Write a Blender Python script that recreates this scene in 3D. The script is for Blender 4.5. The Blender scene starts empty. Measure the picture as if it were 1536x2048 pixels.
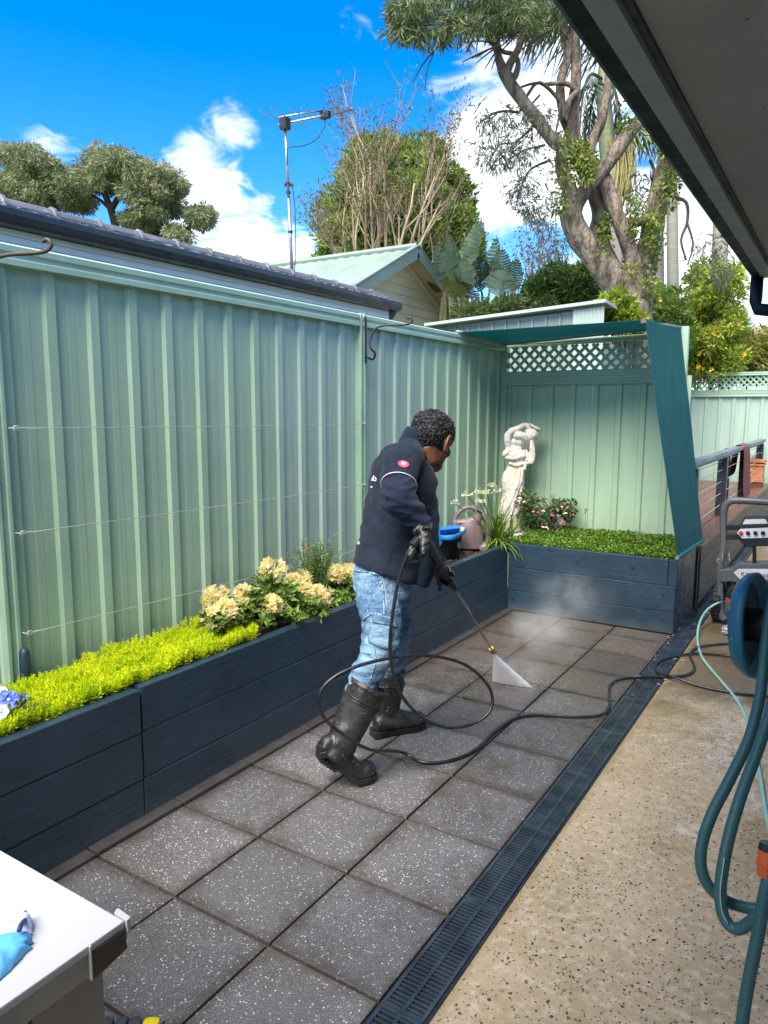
import bpy, bmesh, math, random
import numpy as np
from mathutils import Vector, Matrix, noise
from mathutils.bvhtree import BVHTree
random.seed(7); RNG = np.random.default_rng(11)
scene = bpy.context.scene
COL = scene.collection
rad = math.radians

# ------------------------------------------------------------------ camera
FPX = 1455.07                       # focal length in photo pixels (photo 1536 x 2048)
CAM = Vector((1.73166, -1.47539, 1.56703))
YAW, PITCH, ROLL = -0.563767, 0.138666, 0.00285
_f = Vector((math.sin(YAW)*math.cos(PITCH), math.cos(YAW)*math.cos(PITCH), -math.sin(PITCH)))
_r = Vector((math.cos(YAW), -math.sin(YAW), 0)); _u = _r.cross(_f)
R3 = math.cos(ROLL)*_r + math.sin(ROLL)*_u
U3 = -math.sin(ROLL)*_r + math.cos(ROLL)*_u
FH = Vector((math.sin(YAW), math.cos(YAW), 0)); RH = _r.copy(); ZU = Vector((0, 0, 1))
cd = bpy.data.cameras.new('camera'); cam = bpy.data.objects.new('camera', cd); COL.objects.link(cam)
cd.sensor_fit = 'VERTICAL'; cd.sensor_height = 36.0; cd.lens = FPX/2048*36.0
cd.clip_start = 0.05; cd.clip_end = 3000
mw = Matrix((R3, U3, -_f)).transposed().to_4x4(); mw.translation = CAM
cam.matrix_world = mw
scene.camera = cam

# ------------------------------------------------------------------ light and exposure
scene.view_settings.view_transform = 'Standard'; scene.view_settings.look = 'None'
scene.cycles.volume_bounces = 14; scene.view_settings.gamma = 1.0; scene.view_settings.use_curve_mapping = False
scene.view_settings.exposure = 2.1
SUN_EL, SUN_AZ = rad(56), rad(179)      # azimuth of the direction TO the sun, clockwise from +Y
to_sun = Vector((math.sin(SUN_AZ)*math.cos(SUN_EL), math.cos(SUN_AZ)*math.cos(SUN_EL), math.sin(SUN_EL)))
sd = bpy.data.lights.new('sun', 'SUN'); sd.energy = 2.4; sd.angle = rad(48); sd.color = (1.0, 0.92, 0.80)
so = bpy.data.objects.new('sun', sd); COL.objects.link(so)
so.rotation_euler = (-to_sun).to_track_quat('-Z', 'Y').to_euler(); so.location = (0, 0, 30)

def pdir(px, py):
    return _f + R3*((px-768)/FPX) + U3*((1024-py)/FPX)
def P(px, py, X=None, Y=None, Z=None, D=None):
    d = pdir(px, py)
    if X is not None: t = (X-CAM.x)/d.x
    elif Y is not None: t = (Y-CAM.y)/d.y
    elif Z is not None: t = (Z-CAM.z)/d.z
    else: t = D/d.dot(FH)
    return CAM + d*t

world = bpy.data.worlds.new('World'); scene.world = world; world.use_nodes = True
nt = world.node_tree; nt.nodes.clear()
def wn(t, **k):
    n = nt.nodes.new(t)
    for a, b in k.items(): setattr(n, a, b)
    return n
def wm(op, a, b=None, c=None, clamp=False):
    n = wn('ShaderNodeMath', operation=op, use_clamp=clamp)
    for i, v in enumerate((a, b, c)):
        if v is None: continue
        if isinstance(v, (int, float)): n.inputs[i].default_value = v
        else: nt.links.new(v, n.inputs[i])
    return n.outputs[0]
sky = wn('ShaderNodeTexSky', sky_type='NISHITA', sun_disc=False, sun_elevation=SUN_EL, sun_rotation=SUN_AZ,
         altitude=0, air_density=1.0, dust_density=0.35, ozone_density=2.2)
hs = wn('ShaderNodeHueSaturation'); hs.inputs['Saturation'].default_value = 1.52; hs.inputs['Value'].default_value = 1.0
hs.inputs['Hue'].default_value = 0.508
nt.links.new(sky.outputs[0], hs.inputs['Color'])
tc = wn('ShaderNodeTexCoord'); sx = wn('ShaderNodeSeparateXYZ'); nt.links.new(tc.outputs['Generated'], sx.inputs[0])
zz = wm('ADD', wm('MAXIMUM', sx.outputs[2], 0.0), 0.22)
cx = wm('DIVIDE', sx.outputs[0], zz); cy = wm('DIVIDE', sx.outputs[1], zz)
cb = wn('ShaderNodeCombineXYZ'); nt.links.new(cx, cb.inputs[0]); nt.links.new(cy, cb.inputs[1]); cb.inputs[2].default_value = 3.7
n1 = wn('ShaderNodeTexNoise'); n1.inputs['Scale'].default_value = 2.3; n1.inputs['Detail'].default_value = 9; n1.inputs['Roughness'].default_value = 0.56
n1.inputs['Distortion'].default_value = 0.35
nt.links.new(cb.outputs[0], n1.inputs['Vector'])
dens = wm('ADD', wm('MULTIPLY', wm('SUBTRACT', n1.outputs['Fac'], .5), 1.75), .48)
n3 = wn('ShaderNodeTexNoise'); n3.inputs['Scale'].default_value = 8.5; n3.inputs['Detail'].default_value = 8; n3.inputs['Roughness'].default_value = .62; n3.inputs['Distortion'].default_value = .8; nt.links.new(cb.outputs[0], n3.inputs['Vector'])
dens = wm('ADD', dens, wm('MULTIPLY', wm('SUBTRACT', n3.outputs['Fac'], .5), 1.1))
nrm = wn('ShaderNodeVectorMath', operation='NORMALIZE'); nt.links.new(tc.outputs['Generated'], nrm.inputs[0])
CLOUDS = [  # where the photo's clouds stand in the sky: direction by pixel, angular radius in degrees, amount
    (1080, 200, 9.5, .30), (1000, 330, 6, .16), (985, 385, 3.2, .16), (1130, 420, 5, .08), (455, 180, 4.2, .30), (420, 290, 4.0, .24), (505, 225, 3.2, .30), (650, 70, 5, .20), (800, 200, 4, .22),
    (390, 350, 4.5, .18), (440, 470, 4.5, .22), (540, 510, 4.5, .24), (340, 390, 4, .16), (600, 520, 3.5, .2), (115, 295, 3.4, .36), (800, 215, 3.6, .10), (690, 70, 5.5, .05),
    (1420, 480, 11, .27), (1300, 520, 7, .22), (1450, 620, 9, .2), (60, 330, 3, .08), (880, 560, 5, .12),
    # clear blue gaps in the broken cloud
    (200, 60, 17, -.36), (640, 90, 12, -.22), (250, 230, 6, -.14), (700, 330, 8, -.20), (860, 60, 10, -.12), (20, 200, 8, -.16), (1120, 520, 5, -.08), (480, 60, 9, -.14), (850, 420, 6, -.12)]
for (px, py, a, w) in CLOUDS:
    dv = pdir(px, py).normalized()
    dp = wn('ShaderNodeVectorMath', operation='DOT_PRODUCT'); nt.links.new(nrm.outputs[0], dp.inputs[0]); dp.inputs[1].default_value = dv
    mr = wn('ShaderNodeMapRange', interpolation_type='SMOOTHSTEP'); nt.links.new(dp.outputs['Value'], mr.inputs[0])
    mr.inputs[1].default_value = math.cos(rad(a)); mr.inputs[2].default_value = 1.0; mr.inputs[3].default_value = 0; mr.inputs[4].default_value = w*.95
    dens = wm('ADD', dens, mr.outputs[0])
cm = wn('ShaderNodeMapRange', interpolation_type='SMOOTHSTEP'); nt.links.new(dens, cm.inputs[0])
cm.inputs[1].default_value = 0.44; cm.inputs[2].default_value = 0.92; cm.inputs[3].default_value = 0; cm.inputs[4].default_value = 0.97
n2 = wn('ShaderNodeTexNoise'); n2.inputs['Scale'].default_value = 5; n2.inputs['Detail'].default_value = 5; nt.links.new(cb.outputs[0], n2.inputs['Vector'])
cr = wn('ShaderNodeValToRGB'); nt.links.new(n2.outputs['Fac'], cr.inputs[0])
cr.color_ramp.elements[0].position = .3; cr.color_ramp.elements[0].color = (3.6, 4.0, 4.6, 1)
cr.color_ramp.elements[1].position = .6; cr.color_ramp.elements[1].color = (5.9, 6.0, 6.1, 1)
mx = wn('ShaderNodeMix', data_type='RGBA'); nt.links.new(cm.outputs[0], mx.inputs[0]); nt.links.new(hs.outputs[0], mx.inputs[6]); nt.links.new(cr.outputs[0], mx.inputs[7])
bg = wn('ShaderNodeBackground'); bg.inputs['Strength'].default_value = 0.074; nt.links.new(mx.outputs[2], bg.inputs[0])
wo = wn('ShaderNodeOutputWorld'); nt.links.new(bg.outputs[0], wo.inputs[0])

# ------------------------------------------------------------------ materials
MATS = {}
def nodes_of(name):
    m = bpy.data.materials.new(name); m.use_nodes = True
    t = m.node_tree; return m, t, t.nodes['Principled BSDF'], t.nodes['Material Output']
def c4(c): return (c[0], c[1], c[2], 1)
def mixrgb(t, fac, a, b, mode='MIX'):
    n = t.nodes.new('ShaderNodeMix'); n.data_type = 'RGBA'; n.blend_type = mode
    for i, v in ((0, fac), (6, a), (7, b)):
        if isinstance(v, tuple): n.inputs[i].default_value = c4(v)
        elif isinstance(v, (int, float)): n.inputs[i].default_value = v
        else: t.links.new(v, n.inputs[i])
    return n.outputs[2]
def pos(t, scale=(1, 1, 1), kind='pos'):
    if kind == 'pos': o = t.nodes.new('ShaderNodeNewGeometry').outputs['Position']
    else: o = t.nodes.new('ShaderNodeTexCoord').outputs['Object']
    if scale != (1, 1, 1):
        mp = t.nodes.new('ShaderNodeMapping'); mp.inputs['Scale'].default_value = scale
        t.links.new(o, mp.inputs[0]); o = mp.outputs[0]
    return o
def noi(t, vec, scale, detail=4, rough=.55, dist=0):
    n = t.nodes.new('ShaderNodeTexNoise'); n.inputs['Scale'].default_value = scale; n.inputs['Detail'].default_value = detail
    n.inputs['Roughness'].default_value = rough; n.inputs['Distortion'].default_value = dist
    if vec is not None: t.links.new(vec, n.inputs['Vector'])
    return n.outputs['Fac']
def ramp(t, fac, lo, hi, a=0.0, b=1.0, smooth=True):
    n = t.nodes.new('ShaderNodeMapRange'); n.interpolation_type = 'SMOOTHSTEP' if smooth else 'LINEAR'
    t.links.new(fac, n.inputs[0]); n.inputs[1].default_value = lo; n.inputs[2].default_value = hi; n.inputs[3].default_value = a; n.inputs[4].default_value = b
    return n.outputs[0]
def mth(t, op, a, b=0.0, clamp=False):
    n = t.nodes.new('ShaderNodeMath'); n.operation = op; n.use_clamp = clamp
    for i, v in enumerate((a, b)):
        if isinstance(v, (int, float)): n.inputs[i].default_value = v
        else: t.links.new(v, n.inputs[i])
    return n.outputs[0]
def bumpn(t, bs, h, strength=.4, dist=.01, prev=None):
    n = t.nodes.new('ShaderNodeBump'); n.inputs['Strength'].default_value = strength; n.inputs['Distance'].default_value = dist
    t.links.new(h, n.inputs['Height'])
    if prev is not None: t.links.new(prev, n.inputs['Normal'])
    t.links.new(n.outputs[0], bs.inputs['Normal']); return n.outputs[0]
def mat(name, col, rough=.55, col2=None, nscale=6, nstretch=(1, 1, 1), lo=.35, hi=.65, bump=0, bscale=60, bdist=.004, metal=0, spec=.5,
        coat=0, kind='pos', speck=None, sscale=40, rvar=.1):
    """one procedural surface: two tones by noise, optional specks, fine relief"""
    if name in MATS: return MATS[name]
    m, t, bs, out = nodes_of(name)
    col2 = col2 or tuple(c*.8 for c in col)
    v = pos(t, nstretch, kind)
    nf = noi(t, v, nscale, 5, .6)
    c = mixrgb(t, ramp(t, nf, lo, hi), col, col2)
    if speck:
        s = noi(t, v, sscale, 2, .5); c = mixrgb(t, ramp(t, s, .66, .72), c, speck)
    t.links.new(c, bs.inputs['Base Color'])
    rr = ramp(t, noi(t, v, nscale*2.3, 3), .3, .7, max(.02, rough-rvar), min(1, rough+rvar)); t.links.new(rr, bs.inputs['Roughness'])
    bs.inputs['Metallic'].default_value = metal; bs.inputs['Specular IOR Level'].default_value = spec
    if coat: bs.inputs['Coat Weight'].default_value = coat
    if bump: bumpn(t, bs, noi(t, v, bscale, 4, .6), bump, bdist)
    MATS[name] = m; return m
def leafmat(name, cols, rough=.5, trans=.35, spec=.3):
    if name in MATS: return MATS[name]
    m, t, bs, out = nodes_of(name)
    at = t.nodes.new('ShaderNodeAttribute'); at.attribute_name = 'rnd'
    r = t.nodes.new('ShaderNodeValToRGB'); t.links.new(at.outputs['Fac'], r.inputs[0])
    e = r.color_ramp.elements
    for i, c in enumerate(cols):
        x = i/(len(cols)-1) if len(cols) > 1 else 0
        if i < 2 and len(cols) > 1 and i == 0: k = e[0]; k.position = 0
        elif i == len(cols)-1: k = e[-1]; k.position = 1
        else: k = e.new(x)
        k.color = c4(c)
    t.links.new(r.outputs[0], bs.inputs['Base Color']); bs.inputs['Roughness'].default_value = rough; bs.inputs['Specular IOR Level'].default_value = spec
    if trans:
        tr = t.nodes.new('ShaderNodeBsdfTranslucent'); t.links.new(r.outputs[0], tr.inputs[0])
        mxs = t.nodes.new('ShaderNodeMixShader'); mxs.inputs[0].default_value = trans
        t.links.new(bs.outputs[0], mxs.inputs[1]); t.links.new(tr.outputs[0], mxs.inputs[2]); t.links.new(mxs.outputs[0], out.inputs[0])
    MATS[name] = m; return m

# ------------------------------------------------------------------ mesh helpers
class MB:
    """collects vertices and faces of ONE mesh"""
    def __init__(s): s.v = []; s.f = []; s.r = []
    def add(s, v, f, r=None):
        n = len(s.v); s.v += [tuple(x) for x in v]; s.f += [tuple(i+n for i in q) for q in f]; s.r += [random.random() if r is None else r]*len(f)
        return s
    def box(s, lo, hi, rot=None, c=None):
        x0, y0, z0 = lo; x1, y1, z1 = hi
        v = [Vector(q) for q in ((x0, y0, z0), (x1, y0, z0), (x1, y1, z0), (x0, y1, z0), (x0, y0, z1), (x1, y0, z1), (x1, y1, z1), (x0, y1, z1))]
        if rot is not None:
            c = Vector(c) if c is not None else (v[0]+v[6])/2
            v = [rot @ (q-c)+c for q in v]
        return s.add(v, [(0, 3, 2, 1), (4, 5, 6, 7), (0, 1, 5, 4), (1, 2, 6, 5), (2, 3, 7, 6), (3, 0, 4, 7)])
    def hexa(s, q):                         # 8 corners: bottom ring 4, top ring 4
        return s.add(q, [(0, 3, 2, 1), (4, 5, 6, 7), (0, 1, 5, 4), (1, 2, 6, 5), (2, 3, 7, 6), (3, 0, 4, 7)])
    def beam(s, a, b, w, h, up=ZU):
        a, b = Vector(a), Vector(b); d = (b-a).normalized(); sd_ = d.cross(up).normalized(); u2 = sd_.cross(d)
        q = []
        for p in (a, b): q.append([p-sd_*w/2-u2*h/2, p+sd_*w/2-u2*h/2, p+sd_*w/2+u2*h/2, p-sd_*w/2+u2*h/2])
        return s.add(q[0]+q[1], [(0, 1, 2, 3), (7, 6, 5, 4), (0, 4, 5, 1), (1, 5, 6, 2), (2, 6, 7, 3), (3, 7, 4, 0)])
    def tube(s, pts, r, n=8, sub=1, cap=True, ref=None, r0=None):
        v, f = tube(pts, r, n, sub, cap, ref); return s.add(v, f, r0)
    def lathe(s, prof, base, axis=ZU, n=24, close=False):
        axis = Vector(axis).normalized(); a = axis.orthogonal().normalized(); b = axis.cross(a); base = Vector(base)
        v = []; f = []
        for (rr, h) in prof:
            for k in range(n):
                t_ = 2*math.pi*k/n; v.append(base+axis*h+(a*math.cos(t_)+b*math.sin(t_))*rr)
        for i in range(len(prof)-1):
            for k in range(n):
                k2 = (k+1) % n; f.append((i*n+k, i*n+k2, (i+1)*n+k2, (i+1)*n+k))
        return s.add(v, f)
    def prism(s, poly, vec):                # planar polygon extruded
        n = len(poly); vec = Vector(vec); a = [Vector(p) for p in poly]; b = [p+vec for p in a]
        return s.add(a+b, [tuple(range(n-1, -1, -1)), tuple(range(n, 2*n))]+[(i, (i+1) % n, n+(i+1) % n, n+i) for i in range(n)])
    def build(s, name, m=None, parent=None, smooth=False, bevel=0, loc=None, seg=2):
        me = bpy.data.meshes.new(name); me.from_pydata([tuple(q) for q in s.v], [], s.f); me.update()
        return finish(name, me, m, parent, smooth, bevel, s.r, loc, seg)
def finish(name, me, m, parent=None, smooth=False, bevel=0, rnd=None, loc=None, seg=2, recalc=True):
    if recalc or bevel:
        bm = bmesh.new(); bm.from_mesh(me)
        if recalc: bmesh.ops.recalc_face_normals(bm, faces=bm.faces)
        if bevel:
            es = [e for e in bm.edges if len(e.link_faces) == 2 and e.calc_face_angle(0) > .6]
            bmesh.ops.bevel(bm, geom=es, offset=bevel, segments=seg, affect='EDGES', profile=.6, clamp_overlap=True); rnd = None
        bm.to_mesh(me); bm.free()
    if rnd is not None and len(rnd) == len(me.polygons):
        at = me.attributes.new('rnd', 'FLOAT', 'FACE'); at.data.foreach_set('value', np.array(rnd, dtype=np.float32))
    if smooth: me.polygons.foreach_set('use_smooth', np.ones(len(me.polygons), dtype=bool))
    if m is not None: me.materials.append(m)
    o = bpy.data.objects.new(name, me); COL.objects.link(o)
    if loc is not None: o.location = loc
    if parent is not None: o.parent = parent; 
    if parent is not None and loc is None:
        o.matrix_parent_inverse = Matrix.Identity(4)
        # parts are modelled in world space: take off the parent's place
        o.location = -world_loc(parent)
    return o
def world_loc(o):
    l = Vector((0, 0, 0))
    while o is not None: l += o.location; o = o.parent
    return l
def tag(o, label=None, cat=None, group=None, kind=None):
    if label: o['label'] = label
    if cat: o['category'] = cat
    if group: o['group'] = group
    if kind: o['kind'] = kind
    return o
def thing(name, label, cat, loc=(0, 0, 0), group=None, kind=None):
    o = bpy.data.objects.new(name, None); COL.objects.link(o); o.location = loc; o.empty_display_size = .1
    return tag(o, label, cat, group, kind)
def copy_tree(o, parent=None):
    c = o.copy(); COL.objects.link(c)
    if parent is not None: c.parent = parent
    for ch in [q for q in bpy.data.objects if q.parent == o]: copy_tree(ch, c)
    return c
def catmull(pts, sub):
    pts = [np.asarray(p, float) for p in pts]
    if sub <= 1 or len(pts) < 3: return pts
    out = []
    for i in range(len(pts)-1):
        p0 = pts[i-1] if i > 0 else 2*pts[0]-pts[1]; p1, p2 = pts[i], pts[i+1]
        p3 = pts[i+2] if i+2 < len(pts) else 2*pts[-1]-pts[-2]
        for k in range(sub):
            t = k/sub
            out.append(.5*((2*p1)+(-p0+p2)*t+(2*p0-5*p1+4*p2-p3)*t*t+(-p0+3*p1-3*p2+p3)*t**3))
    out.append(pts[-1]); return out
def tube(pts, r, n=8, sub=1, cap=True, ref=None):
    """swept ellipse; r: number, list of numbers or list of (a, b); a lies along ref"""
    k = len(pts)
    if isinstance(r, (int, float)): r = [r]*k
    rr = [(q, q) if isinstance(q, (int, float)) else q for q in r]
    full = [tuple(p)+tuple(q) for p, q in zip(pts, rr)]
    full = catmull(full, sub); C = [Vector(q[:3]) for q in full]; A = [q[3] for q in full]; B = [q[4] for q in full]
    v = []; f = []; prev = None
    for i, c in enumerate(C):
        t = (C[min(i+1, len(C)-1)]-C[max(i-1, 0)])
        if t.length < 1e-9: t = Vector((0, 0, 1))
        t.normalize()
        if ref is not None: a = Vector(ref)-t*Vector(ref).dot(t)
        else:
            a = (prev if prev is not None else t.orthogonal()); a = a-t*a.dot(t)
        if a.length < 1e-6: a = t.orthogonal()
        a.normalize(); prev = a; b = t.cross(a)
        for j in range(n):
            th = 2*math.pi*j/n; v.append(c+a*(math.cos(th)*A[i])+b*(math.sin(th)*B[i]))
    for i in range(len(C)-1):
        for j in range(n):
            j2 = (j+1) % n; f.append((i*n+j, i*n+j2, (i+1)*n+j2, (i+1)*n+j))
    if cap:
        f.append(tuple(range(n-1, -1, -1))); f.append(tuple(range((len(C)-1)*n, len(C)*n)))
    return v, f
def npmesh(name, V, F, m, parent=None, rnd=None, smooth=False, loc=None):
    """fast mesh from numpy arrays (all faces the same size)"""
    V = np.asarray(V, np.float32); F = np.asarray(F, np.int32); me = bpy.data.meshes.new(name)
    k = F.shape[1]; me.vertices.add(len(V)); me.vertices.foreach_set('co', V.ravel())
    me.loops.add(F.size); me.loops.foreach_set('vertex_index', F.ravel())
    me.polygons.add(len(F)); me.polygons.foreach_set('loop_start', np.arange(0, F.size, k, dtype=np.int32))
    me.update(calc_edges=True); me.validate()
    return finish(name, me, m, parent, smooth, 0, rnd, loc, recalc=False)
def unit(a): return a/np.maximum(np.linalg.norm(a, axis=-1, keepdims=True), 1e-9)
def leaves(base, d, L, W, fold=.25, curl=.0, side=None):
    """lens shaped leaves: base points, axis directions, lengths, widths -> verts, quads (two per leaf)"""
    base = np.asarray(base, float); d = unit(np.asarray(d, float)); N = len(base)
    L = np.broadcast_to(L, (N,))[:, None]; W = np.broadcast_to(W, (N,))[:, None]
    s = RNG.normal(size=(N, 3)) if side is None else side
    s = unit(s-d*np.sum(s*d, -1, keepdims=True)); nn = np.cross(s, d)
    mid = base+d*L*.45; tip = base+d*L-nn*L*curl
    V = np.stack([base, mid+s*W*.5+nn*W*fold, tip, mid-s*W*.5+nn*W*fold, mid-nn*L*0.0], 1).reshape(-1, 3)
    i = np.arange(N)[:, None]*5
    F = np.concatenate([i+np.array([[0, 1, 2, 4]]), i+np.array([[0, 4, 2, 3]])], 1).reshape(-1, 4)
    return V, F
def join(parts):
    Vs, Fs, Rs = [], [], []; n = 0
    for V, F, Rr in parts: Vs.append(V); Fs.append(F+n); Rs.append(Rr); n += len(V)
    return np.concatenate(Vs), np.concatenate(Fs), np.concatenate(Rs)
def ball(N, c, r, shell=.0):
    """random points in an ellipsoid, pushed to the outside by shell (0..1)"""
    d = unit(RNG.normal(size=(N, 3))); q = RNG.random(N)**(1/3); q = q*(1-shell)+shell*(.75+.25*RNG.random(N))
    return np.asarray(c, float)+d*np.asarray(r, float)*q[:, None], d
def remeshed(name, parts, m, parent=None, voxel=.008, smooth=6, disp=None, fac=.5):
    """union of closed lofts -> one continuous skin"""
    mb = MB()
    for v, f in parts: mb.add(v, f)
    me = bpy.data.meshes.new('tmp'); me.from_pydata(mb.v, [], mb.f)
    bm = bmesh.new(); bm.from_mesh(me); bmesh.ops.recalc_face_normals(bm, faces=bm.faces); bm.to_mesh(me); bm.free()
    o = bpy.data.objects.new('tmp', me); COL.objects.link(o)
    r_ = o.modifiers.new('r', 'REMESH'); r_.mode = 'VOXEL'; r_.voxel_size = voxel; r_.adaptivity = 0
    if smooth:
        s_ = o.modifiers.new('s', 'SMOOTH'); s_.factor = fac; s_.iterations = smooth
    dg = bpy.context.evaluated_depsgraph_get(); dg.update()
    ev = o.evaluated_get(dg); me2 = bpy.data.meshes.new_from_object(ev)
    bpy.data.objects.remove(o); bpy.data.meshes.remove(me)
    me2.name = name
    if disp:
        nv = len(me2.vertices); co = np.empty(nv*3, np.float32); no = np.empty(nv*3, np.float32)
        me2.vertices.foreach_get('co', co); me2.vertices.foreach_get('normal', no)
        co = co.reshape(-1, 3); no = no.reshape(-1, 3)
        off = np.array([disp(Vector(c), Vector(n)) for c, n in zip(co, no)], np.float32)
        me2.vertices.foreach_set('co', (co+no*off[:, None]).ravel()); me2.update()
    return finish(name, me2, m, parent, True, recalc=False)
def surf_bvh(objs):
    V = []; F = []
    for o in objs:
        w = world_loc(o); n = len(V); V += [v.co+w for v in o.data.vertices]; F += [[i+n for i in p.vertices] for p in o.data.polygons]
    return BVHTree.FromPolygons(V, F)
def on(bvh, px, py, lift=.002):
    d = pdir(px, py).normalized(); h = bvh.ray_cast(CAM, d)
    if h[0] is None: return None, None
    n = h[1] if h[1].dot(d) < 0 else -h[1]
    return h[0]+n*lift, n
def text_mesh(name, s, size, origin, xdir, ydir, m, parent, depth=.001, align='LEFT'):
    cu = bpy.data.curves.new('t', 'FONT'); cu.body = s; cu.size = size; cu.extrude = depth; cu.align_x = align
    o = bpy.data.objects.new('t', cu); COL.objects.link(o)
    dg = bpy.context.evaluated_depsgraph_get(); dg.update()
    me = bpy.data.meshes.new_from_object(o.evaluated_get(dg)); bpy.data.objects.remove(o); bpy.data.curves.remove(cu)
    x = Vector(xdir).normalized(); y = Vector(ydir).normalized(); M4 = Matrix((x, y, x.cross(y))).transposed().to_4x4(); M4.translation = Vector(origin)
    me.transform(M4); me.materials.clear(); me.name = name
    return finish(name, me, m, parent, recalc=False)
# ================================================================== materials of the yard
def paver_mat():
    m, t, bs, out = nodes_of('paver_aggregate'); v = pos(t)
    sep = t.nodes.new('ShaderNodeSeparateXYZ'); t.links.new(v, sep.inputs[0])
    base = mixrgb(t, ramp(t, noi(t, v, 3.2, 5, .62), .35, .68), (.090, .091, .098), (.052, .052, .055))
    g = noi(t, v, 210, 3, .6); base = mixrgb(t, ramp(t, g, .35, .7), base, (.105, .103, .107), 'MIX')
    # pale stone chips of two sizes
    def chips(scale, thr):
        vo = t.nodes.new('ShaderNodeTexVoronoi'); vo.inputs['Scale'].default_value = scale; t.links.new(v, vo.inputs['Vector'])
        sc = t.nodes.new('ShaderNodeSeparateColor'); t.links.new(vo.outputs['Color'], sc.inputs[0])
        keep = ramp(t, sc.outputs[0], thr, thr+.02); size = mth(t, 'MULTIPLY_ADD', sc.outputs[1], .25)
        near = ramp(t, vo.outputs['Distance'], .22, .42, 1, 0); return mth(t, 'MULTIPLY', keep, near), sc.outputs[2]
    k1, h1 = chips(230, .34); k2, h2 = chips(130, .84)
    tone = mixrgb(t, h1, (.40, .40, .40), (.16, .16, .16))
    base = mixrgb(t, k1, base, tone); base = mixrgb(t, k2, base, (.52, .51, .50))
    # grime still on the far, unwashed rows and along the planter edge; darker damp near joints
    ny = mth(t, 'ADD', sep.outputs[1], mth(t, 'MULTIPLY', mth(t, 'SUBTRACT', noi(t, v, 1.7, 5, .65), .5), 2.6))
    dirt = ramp(t, ny, 1.7, 2.6, 0, .62)
    nd = noi(t, v, 2.4, 6, .68, .6); patch = ramp(t, nd, .54, .70, 0, .55)
    dirt = mth(t, 'MAXIMUM', dirt, mth(t, 'MULTIPLY', patch, ramp(t, sep.outputs[1], -.6, 1.4, .25, 1.0)))
    dcol = mixrgb(t, ramp(t, noi(t, v, 1.9, 4), .42, .62), (.075, .052, .032), (.060, .055, .028))
    base = mixrgb(t, dirt, base, dcol)
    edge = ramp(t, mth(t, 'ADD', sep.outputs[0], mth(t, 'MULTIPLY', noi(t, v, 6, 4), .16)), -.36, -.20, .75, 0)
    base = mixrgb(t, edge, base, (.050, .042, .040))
    def jd(o):
        q = mth(t, 'FRACT', mth(t, 'ADD', mth(t, 'MULTIPLY', o, 2.5), 100.5)); return mth(t, 'MULTIPLY', mth(t, 'ABSOLUTE', mth(t, 'SUBTRACT', q, .5)), .4)
    jm = mth(t, 'MINIMUM', jd(sep.outputs[0]), jd(sep.outputs[1]))
    jm = mth(t, 'ADD', jm, mth(t, 'MULTIPLY', mth(t, 'SUBTRACT', noi(t, v, 5.5, 6, .7), .42), .22))
    base = mixrgb(t, ramp(t, jm, .005, .075, .72, 0), base, mixrgb(t, noi(t, v, 2, 3), (.030, .027, .025), (.050, .042, .026)))
    oi = t.nodes.new('ShaderNodeObjectInfo'); base = mixrgb(t, 1.0, base, mixrgb(t, oi.outputs['Random'], (.80, .80, .81), (1.22, 1.21, 1.20)), 'MULTIPLY')
    blot = ramp(t, noi(t, v, 2.9, 7, .72, .9), .50, .66, 0, .55); base = mixrgb(t, mth(t, 'MULTIPLY', blot, ramp(t, sep.outputs[1], -.2, 1.2, .35, 1)), base, (.048, .038, .026))
    t.links.new(base, bs.inputs['Base Color'])
    wet = ramp(t, mth(t, 'ADD', ny, mth(t, 'MULTIPLY', noi(t, v, 4.5, 4), .8)), 1.9, 2.9)
    wet = mth(t, 'MAXIMUM', wet, mth(t, 'MULTIPLY', patch, .5))
    t.links.new(ramp(t, wet, 0, 1, .62, .16, False), bs.inputs['Roughness'])
    h = mth(t, 'ADD', mth(t, 'MULTIPLY', g, .7), mth(t, 'MULTIPLY', k1, .5)); bumpn(t, bs, h, .35, .002)
    return m
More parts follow.
